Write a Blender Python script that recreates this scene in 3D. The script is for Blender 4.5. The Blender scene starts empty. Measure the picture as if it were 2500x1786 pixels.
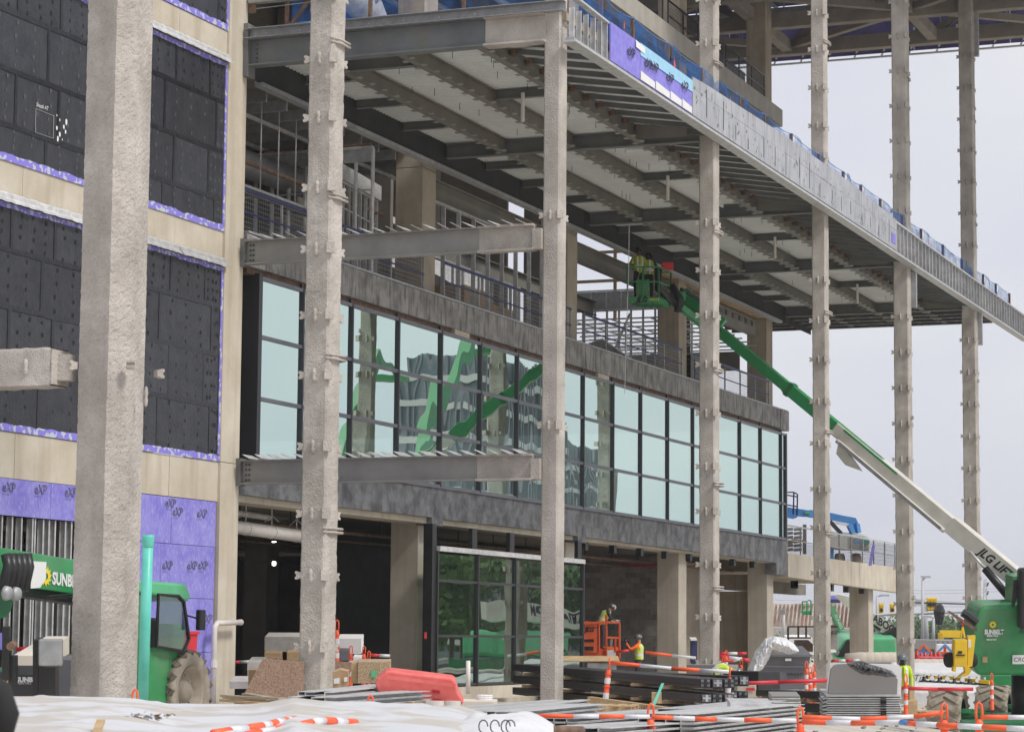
import bpy, bmesh, math, random
from mathutils import Vector, Matrix, noise
random.seed(7)
R = math.radians
scn = bpy.context.scene
# ---------------------------------------------------------------- camera
F_PX, YAW, PITCH, ROLL, CAM_H = 6049.4, R(21.458), R(6.240), R(0.477), 1.9
fwd = Vector((math.cos(PITCH)*math.cos(YAW), math.cos(PITCH)*math.sin(YAW), math.sin(PITCH)))
rgt0 = Vector((math.sin(YAW), -math.cos(YAW), 0)); up0 = rgt0.cross(fwd)
rgt = math.cos(ROLL)*rgt0 + math.sin(ROLL)*up0
upv = -math.sin(ROLL)*rgt0 + math.cos(ROLL)*up0
cd = bpy.data.cameras.new('camera'); cam = bpy.data.objects.new('camera', cd)
scn.collection.objects.link(cam)
m3 = Matrix((rgt, upv, -fwd)).transposed()
cam.matrix_world = Matrix.Translation((0, 0, CAM_H)) @ m3.to_4x4()
cd.sensor_width = 36; cd.lens = 36*F_PX/2500; cd.clip_start = 0.5; cd.clip_end = 6000
cd.dof.use_dof = True; cd.dof.focus_distance = 62; cd.dof.aperture_fstop = 7.0
scn.camera = cam
# ---------------------------------------------------------------- sky
SUN_TO = Vector((-0.25, -1.0, 1.2)).normalized()
w = bpy.data.worlds.new('World'); scn.world = w; w.use_nodes = True
nt = w.node_tree; nt.nodes.clear()
out = nt.nodes.new('ShaderNodeOutputWorld'); bg = nt.nodes.new('ShaderNodeBackground')
sky = nt.nodes.new('ShaderNodeTexSky'); sky.sky_type = 'NISHITA'; sky.sun_disc = False
sky.sun_elevation = math.asin(SUN_TO.z); sky.sun_rotation = math.atan2(SUN_TO.x, SUN_TO.y)
sky.dust_density = 4
hs = nt.nodes.new('ShaderNodeHueSaturation'); hs.inputs['Saturation'].default_value = 0.35
tc = nt.nodes.new('ShaderNodeTexCoord'); nz = nt.nodes.new('ShaderNodeTexNoise')
mp = nt.nodes.new('ShaderNodeMapping'); mp.inputs['Scale'].default_value = (1, 1, 3)
nz.inputs['Scale'].default_value = 4.0; nz.inputs['Detail'].default_value = 5; nz.inputs['Roughness'].default_value = .45
cr = nt.nodes.new('ShaderNodeValToRGB')
cr.color_ramp.elements[0].position = .35; cr.color_ramp.elements[0].color = (5.7, 5.9, 6.75, 1)
cr.color_ramp.elements[1].position = .68; cr.color_ramp.elements[1].color = (6.8, 6.85, 7.25, 1)
mx = nt.nodes.new('ShaderNodeMix'); mx.data_type = 'RGBA'; mx.inputs['Factor'].default_value = .9
L = nt.links.new
L(sky.outputs[0], hs.inputs['Color']); L(tc.outputs['Generated'], mp.inputs[0]); L(mp.outputs[0], nz.inputs['Vector'])
L(nz.outputs['Fac'], cr.inputs[0]); L(hs.outputs[0], mx.inputs['A']); L(cr.outputs[0], mx.inputs['B'])
L(mx.outputs['Result'], bg.inputs[0]); bg.inputs[1].default_value = .1; L(bg.outputs[0], out.inputs[0])
sl = bpy.data.lights.new('sun', 'SUN'); sl.energy = 2.0; sl.angle = R(12); sl.color = (1, .955, .89)
so = bpy.data.objects.new('sun', sl); scn.collection.objects.link(so)
so.rotation_euler = SUN_TO.to_track_quat('Z', 'Y').to_euler()
vs = scn.view_settings; vs.view_transform = 'Standard'; vs.look = 'None'; vs.gamma = 1; vs.exposure = 0.34
scn.cycles.max_bounces = 8; scn.cycles.diffuse_bounces = 4; scn.cycles.glossy_bounces = 4
scn.cycles.transparent_max_bounces = 12

# ---------------------------------------------------------------- helpers
C = scn.collection
def ray(px, py):
    return rgt*((px-1250)/F_PX) - upv*((py-893)/F_PX) + fwd
def at(px, py, X=None, Y=None, Z=None, D=None):
    d = ray(px, py)
    t = D if D is not None else X/d.x if X is not None else Y/d.y if Y is not None else (Z-CAM_H)/d.z
    return Vector((0, 0, CAM_H)) + d*t
def thing(name, label, cat, loc=(0, 0, 0), rz=0, group=None, mesh=None):
    o = bpy.data.objects.new(name, mesh); C.objects.link(o)
    o.location = loc; o.rotation_euler = (0, 0, rz); o['label'] = label; o['category'] = cat
    if group: o['group'] = group
    return o
def tag(o, label, cat, group=None):
    o['label'] = label; o['category'] = cat
    if group: o['group'] = group
    return o
def struct(o, kind='structure'):
    o['kind'] = kind; return o
def inst(name, src, parent=None, loc=(0, 0, 0), rot=(0, 0, 0), sc=None):
    o = bpy.data.objects.new(name, src.data if isinstance(src, bpy.types.Object) else src)
    C.objects.link(o); o.parent = parent; o.location = loc; o.rotation_euler = rot
    if sc: o.scale = sc
    return o
def copy_tree(o, parent=None):
    c = o.copy(); C.objects.link(c); c.parent = parent
    for ch in list(o.children): copy_tree(ch, c)
    return c
class MB:
    def __init__(s): s.v = []; s.f = []; s.m = []; s.cm = 0
    def add(s, vs, fs):
        n = len(s.v); s.v += [tuple(v) for v in vs]; s.f += [tuple(n+i for i in f) for f in fs]; s.m += [s.cm]*len(fs); return s
    def mat(s, i): s.cm = i; return s
    def box(s, x0, x1, y0, y1, z0, z1):
        return s.add([(x0,y0,z0),(x1,y0,z0),(x1,y1,z0),(x0,y1,z0),(x0,y0,z1),(x1,y0,z1),(x1,y1,z1),(x0,y1,z1)],
                     [(0,3,2,1),(4,5,6,7),(0,1,5,4),(1,2,6,5),(2,3,7,6),(3,0,4,7)])
    def obox(s, c, ax, ay, az):
        c = Vector(c); ax = Vector(ax); ay = Vector(ay); az = Vector(az)
        vs = [c+a*ax+b*ay+d*az for d in (-1, 1) for a, b in ((-1,-1),(1,-1),(1,1),(-1,1))]
        if ax.cross(ay).dot(az) < 0:
            return s.add(vs, [tuple(reversed(f)) for f in [(0,3,2,1),(4,5,6,7),(0,1,5,4),(1,2,6,5),(2,3,7,6),(3,0,4,7)]])
        return s.add(vs, [(0,3,2,1),(4,5,6,7),(0,1,5,4),(1,2,6,5),(2,3,7,6),(3,0,4,7)])
    def frame(s, p, q, up=(0, 0, 1)):
        p = Vector(p); q = Vector(q); d = (q-p).normalized(); u = Vector(up)
        if abs(d.dot(u)) > .99: u = Vector((1, 0, 0))
        r = d.cross(u).normalized(); u = r.cross(d); return p, q, d, r, u
    def bar(s, p, q, w, h, up=(0, 0, 1)):
        p, q, d, r, u = s.frame(p, q, up)
        return s.obox((p+q)/2, r*w/2, (q-p)/2, u*h/2)
    def ibeam(s, p, q, w, h, tf=.025, tw=.016, up=(0, 0, 1)):
        p, q, d, r, u = s.frame(p, q, up); c = (p+q)/2; a = (q-p)/2
        s.obox(c+u*(h/2-tf/2), r*w/2, a, u*tf/2); s.obox(c-u*(h/2-tf/2), r*w/2, a, u*tf/2)
        return s.obox(c, r*tw/2, a, u*(h/2-tf))
    def chan(s, p, q, w, h, t=.01, up=(0, 0, 1), side=1):
        p, q, d, r, u = s.frame(p, q, up); c = (p+q)/2; a = (q-p)/2
        s.obox(c-r*side*(w/2-t/2), r*t/2, a, u*h/2)
        s.obox(c+r*side*t/2+u*(h/2-t/2), r*(w/2-t/2), a, u*t/2); return s.obox(c+r*side*t/2-u*(h/2-t/2), r*(w/2-t/2), a, u*t/2)
    def tube(s, pts, r, n=8, cap=True, closed=False):
        pts = [Vector(p) for p in pts]; k = len(pts); base = len(s.v); rr = r if isinstance(r, (list, tuple)) else [r]*k
        u = None
        for i, p in enumerate(pts):
            a = pts[(i-1) % k] if (i or closed) else p; b = pts[(i+1) % k] if (i < k-1 or closed) else p
            d = (b-a).normalized()
            if u is None:
                u = d.orthogonal().normalized()
            u = (u-d*u.dot(d)).normalized(); w_ = d.cross(u)
            for j in range(n):
                t = 2*math.pi*j/n; s.v.append(tuple(p+(u*math.cos(t)+w_*math.sin(t))*rr[i]))
        for i in range(k if closed else k-1):
            i2 = (i+1) % k
            for j in range(n):
                s.f.append((base+i*n+j, base+i*n+(j+1) % n, base+i2*n+(j+1) % n, base+i2*n+j)); s.m.append(s.cm)
        if cap and not closed:
            s.f.append(tuple(base+j for j in reversed(range(n)))); s.f.append(tuple(base+(k-1)*n+j for j in range(n))); s.m += [s.cm]*2
        return s
    def cyl(s, p, q, r, n=12, r2=None): return s.tube([p, q], [r, r if r2 is None else r2], n)
    def prism(s, poly, o, ax, ay, az):
        o = Vector(o); ax = Vector(ax); ay = Vector(ay); az = Vector(az); n = len(poly)
        area = sum(poly[i][0]*poly[(i+1) % n][1]-poly[(i+1) % n][0]*poly[i][1] for i in range(n))
        if (area > 0) != (ax.cross(ay).dot(az) > 0): poly = poly[::-1]
        vs = [o+ax*a+ay*b for a, b in poly]+[o+ax*a+ay*b+az for a, b in poly]
        return s.add(vs, [tuple(reversed(range(n))), tuple(range(n, 2*n))]+[(i, (i+1) % n, n+(i+1) % n, n+i) for i in range(n)])
    def lathe(s, prof, c=(0, 0, 0), axis=(0, 0, 1), n=24):
        c = Vector(c); a = Vector(axis).normalized(); u = a.orthogonal().normalized(); v_ = a.cross(u); b = len(s.v); k = len(prof)
        for r_, z in prof:
            for j in range(n):
                t = 2*math.pi*j/n; s.v.append(tuple(c+a*z+(u*math.cos(t)+v_*math.sin(t))*r_))
        for i in range(k-1):
            for j in range(n):
                s.f.append((b+i*n+j, b+i*n+(j+1) % n, b+(i+1)*n+(j+1) % n, b+(i+1)*n+j)); s.m.append(s.cm)
        return s
    def grid(s, fn, nu, nv):
        b = len(s.v)
        for i in range(nu+1):
            for j in range(nv+1): s.v.append(tuple(fn(i/nu, j/nv)))
        for i in range(nu):
            for j in range(nv):
                a = b+i*(nv+1)+j; s.f.append((a, a+nv+1, a+nv+2, a+1)); s.m.append(s.cm)
        return s
    def build(s, name, mat, parent=None, smooth=False, world=True, bevel=0):
        me = bpy.data.meshes.new(name)
        vs = s.v
        if parent is not None and world:
            p = parent; off = Vector((0, 0, 0)); rz = 0
            M_ = Matrix.Identity(4)
            while p is not None:
                M_ = Matrix.LocRotScale(p.location, p.rotation_euler, p.scale) @ M_; p = p.parent
            Mi = M_.inverted(); vs = [tuple(Mi @ Vector(v)) for v in vs]
        me.from_pydata(vs, [], s.f); me.update()
        for m_ in (mat if isinstance(mat, (list, tuple)) else [mat]): me.materials.append(m_)
        if isinstance(mat, (list, tuple)): me.polygons.foreach_set('material_index', s.m)
        if smooth: me.polygons.foreach_set('use_smooth', [True]*len(me.polygons))
        o = bpy.data.objects.new(name, me); C.objects.link(o); o.parent = parent
        if bevel:
            b = o.modifiers.new('bevel', 'BEVEL'); b.width = bevel; b.segments = 2; b.limit_method = 'ANGLE'
        return o
def B(): return MB()
def text(s, size, mat, parent, o, ax, ay, name='lettering', shear=0, bold=0, sx=1, align='LEFT'):
    """flat lettering: origin o, reading direction ax, up ay (world)"""
    cu = bpy.data.curves.new('t', 'FONT'); cu.body = s; cu.size = size; cu.shear = shear; cu.offset = bold; cu.align_x = align
    cu.resolution_u = 3; cu.extrude = 0
    ob = bpy.data.objects.new('t', cu); C.objects.link(ob)
    dg = bpy.context.evaluated_depsgraph_get(); me = bpy.data.meshes.new_from_object(ob.evaluated_get(dg)); bpy.data.objects.remove(ob)
    ax = Vector(ax).normalized(); ay = Vector(ay).normalized(); az = ax.cross(ay)
    mt = Matrix((ax*sx, ay, az)).transposed().to_4x4(); mt.translation = Vector(o)
    M_ = Matrix.Identity(4); p = parent
    while p is not None:
        M_ = Matrix.LocRotScale(p.location, p.rotation_euler, p.scale) @ M_; p = p.parent
    me.transform(M_.inverted() @ mt); me.materials.clear(); me.materials.append(mat)
    x = bpy.data.objects.new(name, me); C.objects.link(x); x.parent = parent; return x

# ---------------------------------------------------------------- materials
def mat(name, c1, c2=None, scale=1.5, rough=.8, metal=0., bump=0., bscale=25., streak=0., stk=(.2, .2, .2), var=0., spec=.5,
        det=6., ramp=(.35, .65), bvor=False, sscale=(6, 6, .35), coat=0., dirt=0., pit_shade=0.):
    m = bpy.data.materials.new(name); m.use_nodes = True; t = m.node_tree; n = t.nodes; b = n['Principled BSDF']; K = t.links.new
    b.inputs['Roughness'].default_value = rough; b.inputs['Metallic'].default_value = metal; b.inputs['Specular IOR Level'].default_value = spec
    if coat: b.inputs['Coat Weight'].default_value = coat
    g = n.new('ShaderNodeNewGeometry'); pos = g.outputs['Position']; col = None
    if c2 is not None:
        nz = n.new('ShaderNodeTexNoise'); nz.inputs['Scale'].default_value = scale; nz.inputs['Detail'].default_value = det; nz.inputs['Roughness'].default_value = .6
        K(pos, nz.inputs['Vector']); r_ = n.new('ShaderNodeValToRGB'); e = r_.color_ramp.elements
        e[0].position = ramp[0]; e[1].position = ramp[1]; e[0].color = (*c1, 1); e[1].color = (*c2, 1)
        K(nz.outputs['Fac'], r_.inputs[0]); col = r_.outputs[0]
    def mixc(a, fac, bcol, mode='MIX'):
        x = n.new('ShaderNodeMix'); x.data_type = 'RGBA'; x.blend_type = mode
        if a is None: x.inputs['A'].default_value = (*c1, 1)
        else: K(a, x.inputs['A'])
        if isinstance(fac, float): x.inputs['Factor'].default_value = fac
        else: K(fac, x.inputs['Factor'])
        if isinstance(bcol, tuple): x.inputs['B'].default_value = (*bcol, 1)
        else: K(bcol, x.inputs['B'])
        return x.outputs['Result']
    if streak:
        mp = n.new('ShaderNodeMapping'); mp.inputs['Scale'].default_value = sscale; K(pos, mp.inputs[0])
        n2 = n.new('ShaderNodeTexNoise'); n2.inputs['Scale'].default_value = 1; n2.inputs['Detail'].default_value = 5; K(mp.outputs[0], n2.inputs['Vector'])
        mr = n.new('ShaderNodeMapRange'); mr.inputs[1].default_value = .5; mr.inputs[2].default_value = .72; mr.inputs[4].default_value = streak
        K(n2.outputs['Fac'], mr.inputs[0]); col = mixc(col, mr.outputs[0], tuple(stk))
    if dirt:
        n4 = n.new('ShaderNodeTexNoise'); n4.inputs['Scale'].default_value = .7; n4.inputs['Detail'].default_value = 8; K(pos, n4.inputs['Vector'])
        m4 = n.new('ShaderNodeMapRange'); m4.inputs[1].default_value = .48; m4.inputs[2].default_value = .75; m4.inputs[4].default_value = dirt
        K(n4.outputs['Fac'], m4.inputs[0]); col = mixc(col, m4.outputs[0], (.30, .27, .22))
    if pit_shade:  # dark colour specks painted in to read as shaded pits
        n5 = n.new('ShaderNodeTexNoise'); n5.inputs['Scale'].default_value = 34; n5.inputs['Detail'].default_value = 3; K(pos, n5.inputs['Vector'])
        m5 = n.new('ShaderNodeMapRange'); m5.inputs[1].default_value = .56; m5.inputs[2].default_value = .68; m5.inputs[4].default_value = pit_shade
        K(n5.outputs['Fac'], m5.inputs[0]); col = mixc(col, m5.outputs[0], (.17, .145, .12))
    if var:
        oi = n.new('ShaderNodeObjectInfo'); mr = n.new('ShaderNodeMapRange'); mr.inputs[3].default_value = 1-var; mr.inputs[4].default_value = 1+var
        K(oi.outputs['Random'], mr.inputs[0]); cb = n.new('ShaderNodeCombineColor')
        for i in range(3): K(mr.outputs[0], cb.inputs[i])
        col = mixc(col, 1.0, cb.outputs[0], 'MULTIPLY')
    if col is None: b.inputs['Base Color'].default_value = (*c1, 1)
    else: K(col, b.inputs['Base Color'])
    if bump:
        if bvor:
            n3 = n.new('ShaderNodeTexVoronoi'); n3.feature = 'SMOOTH_F1'; ho = n3.outputs['Distance']
        else:
            n3 = n.new('ShaderNodeTexNoise'); n3.inputs['Detail'].default_value = 4; ho = n3.outputs['Fac']
        n3.inputs['Scale'].default_value = bscale; K(pos, n3.inputs['Vector'])
        bp = n.new('ShaderNodeBump'); bp.inputs['Strength'].default_value = min(1, bump); bp.inputs['Distance'].default_value = .02*max(1, bump)
        K(ho, bp.inputs['Height']); K(bp.outputs[0], b.inputs['Normal'])
    return m
m_spray = mat('sprayed_fireproofing', (.40, .365, .33), (.58, .54, .50), scale=1.2, dirt=.15, pit_shade=.3, rough=.95, bump=1.3, bscale=34, streak=.35, stk=(.30, .27, .24), sscale=(2, 2, .3), spec=.2)
m_spray2 = mat('sprayed_fireproofing_far', (.38, .35, .315), (.56, .52, .475), scale=1.1, dirt=.2, pit_shade=.15, rough=.95, bump=1.2, bscale=26, streak=.35, stk=(.27, .25, .22), sscale=(3, 3, .3), spec=.2)
m_conc = mat('cast_concrete', (.49, .435, .34), (.60, .545, .45), scale=.9, rough=.85, bump=.25, bscale=9, streak=.45, stk=(.33, .27, .19), sscale=(3, 3, .25))
m_conc_col = mat('concrete_column', (.33, .28, .215), (.43, .375, .295), scale=1.0, rough=.85, bump=.25, bscale=9, streak=.5, stk=(.24, .19, .13), sscale=(5, 5, .2))
m_conc_gr = mat('ground_column_concrete', (.42, .375, .305), (.53, .48, .40), scale=1.0, rough=.85, bump=.25, bscale=9, streak=.4, stk=(.33, .28, .21), sscale=(5, 5, .2))
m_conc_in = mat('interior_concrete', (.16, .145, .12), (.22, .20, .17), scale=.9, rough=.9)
m_band = mat('damp_proofed_band', (.085, .088, .094), (.20, .205, .215), scale=2.6, rough=.75, bump=.7, bscale=16, streak=.5, stk=(.04, .042, .05), sscale=(2.5, 2.5, 1.6), ramp=(.36, .60), det=10)
m_band2 = mat('stained_slab_edge', (.20, .195, .19), (.38, .37, .355), scale=1.8, rough=.85, bump=.6, bscale=12, streak=.85, stk=(.05, .05, .052), sscale=(7, 7, 1.0), det=10)
m_memb = mat('black_membrane', (.024, .026, .033), (.040, .042, .050), scale=3, rough=.45, bump=.5, bscale=14, streak=.28, stk=(.055, .057, .066), sscale=(14, 14, .5), var=.18)
m_tape = mat('seam_sealant', (.012, .0125, .016), (.02, .021, .026), scale=4, rough=.3, bump=.5, bscale=10)
m_purple = mat('purple_sheathing', (.20, .175, .60), (.27, .245, .70), scale=5, rough=.7, streak=.3, stk=(.33, .31, .74), sscale=(9, 9, 5), var=.06)
m_purple2 = mat('purple_sheathing_scratched', (.20, .178, .60), (.30, .285, .68), scale=2.2, rough=.75, var=.05, ramp=(.38, .7), det=12, streak=.55, stk=(.46, .46, .76), sscale=(24, 24, 9))
m_purple_tatter = mat('torn_purple_edge', (.24, .21, .68), (.50, .54, .62), scale=7, rough=.7, ramp=(.55, .56), det=1)
m_cyan = mat('light_blue_membrane', (.30, .58, .80), (.36, .64, .84), scale=3, rough=.5)
m_greyb = mat('grey_scratched_board', (.36, .375, .41), (.44, .455, .49), scale=1.3, rough=.7, streak=.6, stk=(.16, .16, .17), sscale=(10, 10, 1.1), var=.05)
m_paper = mat('white_paper', (.74, .74, .74), (.80, .80, .80), rough=.7)
m_galv = mat('galvanized_steel', (.50, .505, .51), (.68, .685, .68), scale=5, rough=.42, metal=.3, bump=.15, bscale=30, var=.12)
m_galv_d = mat('galvanized_dull', (.32, .33, .34), (.44, .45, .46), scale=5, rough=.5, metal=.3, var=.15)
m_steel = mat('primed_steel', (.115, .122, .122), (.165, .17, .165), scale=1.4, rough=.6, streak=.3, stk=(.21, .17, .11), sscale=(1.5, 1.5, 1.0), bump=.1, bscale=8)
m_steel_w = mat('primed_steel_warm', (.13, .127, .112), (.18, .172, .148), scale=.8, rough=.6, streak=.35, stk=(.20, .155, .10), sscale=(.5, 1.5, 1.0))
m_steel_b = mat('primed_steel_blue', (.24, .24, .225), (.32, .315, .295), scale=1.2, rough=.55, streak=.25, stk=(.24, .20, .14), sscale=(2, 2, .6), bump=.1, bscale=9)
m_deck = mat('deck_underside', (.68, .70, .69), (.78, .80, .79), scale=.6, rough=.5, metal=0, streak=.25, stk=(.6, .6, .57), sscale=(.6, 3, 1))
m_black = mat('black_metal', (.010, .0105, .012), (.02, .02, .022), scale=3, rough=.4)
m_blackd = mat('black_fabric_board', (.014, .015, .017), (.028, .029, .031), scale=2, rough=.8)
m_mull = mat('curtain_wall_frame', (.045, .045, .052), rough=.35, metal=.3)
m_mull_g = mat('frame_cap_grey', (.15, .155, .18), (.20, .20, .225), scale=2, rough=.4, metal=.3)
m_rust = mat('rusty_steel', (.12, .07, .045), (.22, .14, .095), scale=6, rough=.85)
m_wood = mat('lumber', (.42, .29, .15), (.55, .40, .23), scale=4, rough=.8, streak=.4, stk=(.34, .22, .11), sscale=(3, 20, 20))
m_osb = mat('osb_sheet', (.30, .21, .13), (.52, .40, .26), scale=38, rough=.85, ramp=(.42, .6), det=3)
m_osb_r = mat('osb_sheet_reddish', (.27, .165, .115), (.42, .30, .225), scale=34, rough=.85, ramp=(.4, .62), det=3)
m_card = mat('cardboard', (.40, .27, .15), (.47, .33, .19), scale=2, rough=.85)
m_white = mat('white_wrap', (.70, .70, .72), (.80, .80, .81), scale=2, rough=.45, bump=1.2, bscale=4)
m_cream = mat('cream_board', (.60, .545, .47), (.68, .62, .54), scale=1, rough=.8)
m_pvc = mat('white_pvc', (.64, .60, .55), (.72, .68, .63), scale=3, rough=.4)
m_teal = mat('teal_pipe', (.10, .52, .42), (.14, .60, .49), scale=3, rough=.4, dirt=.35)
m_green = mat('green_paint', (.022, .235, .075), (.03, .29, .095), scale=2, rough=.42, coat=.15, dirt=.3)
m_green_d = mat('dark_green_paint', (.012, .13, .045), (.018, .17, .06), scale=2, rough=.4, dirt=.2)
m_green_l = mat('light_green_paint', (.10, .44, .21), (.12, .50, .25), scale=2, rough=.4)
m_wpaint = mat('white_machine_paint', (.58, .56, .50), (.68, .66, .60), scale=2, rough=.45, dirt=.4)
m_blue = mat('blue_paint', (.06, .24, .58), (.08, .29, .66), scale=2, rough=.4)
m_grey = mat('grey_plastic', (.42, .43, .42), rough=.5)
m_orange = mat('orange_paint', (.78, .115, .03), (.86, .15, .045), scale=3, rough=.45, dirt=.1)
m_orange_p = mat('orange_plastic', (.86, .10, .03), (.90, .15, .05), scale=4, rough=.5)
m_refl = mat('reflective_sleeve', (.62, .63, .66), (.75, .75, .78), scale=8, rough=.35)
m_redbar = mat('faded_red_plastic', (.72, .10, .09), (.80, .20, .18), scale=2.5, rough=.5, dirt=.15)
m_red = mat('red_plastic', (.62, .03, .045), rough=.45)
m_tyre = mat('dusty_rubber', (.24, .205, .16), (.42, .37, .30), scale=3, rough=.9, bump=.3, bscale=20)
m_rimtan = mat('dusty_rim', (.38, .33, .26), (.50, .44, .35), scale=4, rough=.7)
m_rubber = mat('black_rubber', (.015, .015, .016), rough=.8)
m_yellow = mat('yellow_paint', (.78, .50, .01), (.84, .57, .02), scale=3, rough=.4, dirt=.1)
m_hiviz = mat('hi_viz_fabric', (.46, .62, .03), (.60, .78, .06), scale=8, rough=.8)
m_horange = mat('hi_viz_orange', (.95, .13, .02), (.98, .18, .04), scale=8, rough=.8)
m_skin = mat('skin', (.42, .23, .15), rough=.6)
m_skin_d = mat('skin_brown', (.12, .06, .035), rough=.6)
m_navy = mat('dark_denim', (.03, .035, .05), (.06, .065, .085), scale=12, rough=.9)
m_dark = mat('charcoal_cloth', (.02, .021, .024), (.035, .036, .04), scale=12, rough=.9)
m_helm = mat('grey_helmet', (.10, .13, .15), (.17, .20, .22), scale=8, rough=.25)
m_helm_s = mat('stickered_helmet', (.05, .06, .05), (.45, .48, .42), scale=16, rough=.3, ramp=(.45, .55))
m_dump = mat('dumpster_grey', (.12, .125, .145), (.15, .155, .175), scale=1.5, rough=.55, dirt=.15)
m_plas = mat('clear_plastic_sheet', (.64, .65, .68), (.80, .81, .83), scale=3, rough=.5, bump=1.0, bscale=5)
m_bag = mat('black_plastic_sheet', (.01, .01, .011), (.03, .03, .032), scale=4, rough=.2, bump=2, bscale=5)
m_net = None
m_dry = mat('drywall_edge', (.40, .38, .35), (.50, .48, .45), scale=4, rough=.9)
m_ground = mat('site_ground', (.46, .42, .36), (.64, .60, .54), scale=.5, rough=.95, bump=.6, bscale=6, streak=.3, stk=(.27, .23, .18), sscale=(.3, .3, 1))
m_tan = mat('tan_steel_roof', (.30, .20, .15), (.62, .56, .50), scale=.35, rough=.8, streak=.6, stk=(.42, .22, .15), sscale=(.12, 1.2, .3), ramp=(.4, .6))
m_leaf = mat('leaves', (.055, .10, .035), (.10, .16, .06), scale=.6, rough=.7, var=.2)
m_leaf2 = mat('leaves_bright', (.06, .13, .03), (.13, .22, .06), scale=.4, rough=.7, var=.2)
m_bark = mat('bark', (.12, .09, .065), rough=.95)
m_pole = mat('pole_grey', (.48, .49, .50), rough=.5)
m_ink = mat('black_ink', (.02, .02, .025), rough=.7)
m_inkf = mat('faded_ink', (.07, .065, .13), (.22, .20, .42), scale=30, rough=.7, ramp=(.45, .6), det=2)
m_wtext = mat('white_decal', (.75, .76, .76), rough=.5)
m_ytext = mat('yellow_decal', (.80, .62, .03), rough=.5)
m_cladg = mat('tower_glass', (.10, .14, .17), (.25, .32, .36), scale=.15, rough=.25)
m_cladw = mat('tower_wall', (.45, .44, .43), (.55, .54, .53), scale=.2, rough=.8)
m_blk = mat('dark_masonry', (.25, .235, .215), (.34, .32, .295), scale=2, rough=.9, bump=.3, bscale=30, var=.24)
m_roofb = mat('purple_roof_board', (.07, .06, .20), (.12, .105, .30), scale=1, rough=.8, var=.2)
m_truss = mat('sprayed_truss', (.22, .20, .17), (.31, .28, .24), scale=1, rough=.95, bump=1.2, bscale=10)
m_stone = mat('stacked_panel', (.23, .22, .215), (.26, .25, .245), scale=.8, rough=.6)

def m_glass(name, tint, refl, trans, rough=.0, wav=.0):
    m = bpy.data.materials.new(name); m.use_nodes = True; t = m.node_tree; n = t.nodes; K = t.links.new; n.remove(n['Principled BSDF'])
    o = n['Material Output']; gl = n.new('ShaderNodeBsdfGlossy'); gl.inputs['Color'].default_value = (*tint, 1); gl.inputs['Roughness'].default_value = rough
    tr = n.new('ShaderNodeBsdfTransparent'); tr.inputs['Color'].default_value = (*trans, 1)
    mx = n.new('ShaderNodeMixShader'); mx.inputs[0].default_value = refl; K(tr.outputs[0], mx.inputs[1]); K(gl.outputs[0], mx.inputs[2]); K(mx.outputs[0], o.inputs[0])
    if wav:
        g = n.new('ShaderNodeNewGeometry'); mp = n.new('ShaderNodeMapping'); mp.inputs['Scale'].default_value = (1.0, 1, .55); K(g.outputs['Position'], mp.inputs[0])
        oi = n.new('ShaderNodeObjectInfo'); ad = n.new('ShaderNodeVectorMath'); ad.operation = 'ADD'; cb = n.new('ShaderNodeCombineXYZ')
        mm = n.new('ShaderNodeMath'); mm.operation = 'MULTIPLY'; mm.inputs[1].default_value = 40; K(oi.outputs['Random'], mm.inputs[0]); K(mm.outputs[0], cb.inputs[1])
        K(mp.outputs[0], ad.inputs[0]); K(cb.outputs[0], ad.inputs[1])
        nz = n.new('ShaderNodeTexNoise'); nz.inputs['Scale'].default_value = .9; nz.inputs['Detail'].default_value = 0; K(ad.outputs[0], nz.inputs['Vector'])
        bp = n.new('ShaderNodeBump'); bp.inputs['Strength'].default_value = 1; bp.inputs['Distance'].default_value = wav; K(nz.outputs['Fac'], bp.inputs['Height']); K(bp.outputs[0], gl.inputs['Normal'])
    return m
m_gl = m_glass('curtain_glass', (.75, .92, .845), .90, (.45, .62, .56), 0, .0045)
m_gl2 = m_glass('storefront_glass', (.62, .74, .66), .68, (.35, .42, .38), 0, .005)
m_glc = m_glass('cab_glass', (.7, .85, .8), .25, (.55, .62, .55))
def m_netting(name, col, a):
    m = bpy.data.materials.new(name); m.use_nodes = True; t = m.node_tree; n = t.nodes; K = t.links.new; n.remove(n['Principled BSDF'])
    o = n['Material Output']; d = n.new('ShaderNodeBsdfDiffuse'); d.inputs[0].default_value = (*col, 1); tl = n.new('ShaderNodeBsdfTranslucent'); tl.inputs[0].default_value = (*col, 1)
    ad = n.new('ShaderNodeMixShader'); ad.inputs[0].default_value = .5; K(d.outputs[0], ad.inputs[1]); K(tl.outputs[0], ad.inputs[2])
    tr = n.new('ShaderNodeBsdfTransparent'); mx = n.new('ShaderNodeMixShader'); g = n.new('ShaderNodeNewGeometry'); nz = n.new('ShaderNodeTexNoise')
    nz.inputs['Scale'].default_value = 1.6; nz.inputs['Detail'].default_value = 3; K(g.outputs['Position'], nz.inputs['Vector'])
    mr = n.new('ShaderNodeMapRange'); mr.inputs[1].default_value = .35; mr.inputs[2].default_value = .65; mr.inputs[3].default_value = a-.22; mr.inputs[4].default_value = a+.25
    K(nz.outputs['Fac'], mr.inputs[0]); K(mr.outputs[0], mx.inputs[0]); K(tr.outputs[0], mx.inputs[1]); K(ad.outputs[0], mx.inputs[2]); K(mx.outputs[0], o.inputs[0]); return m
m_net = m_netting('blue_debris_net', (.05, .21, .60), .26)
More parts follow.
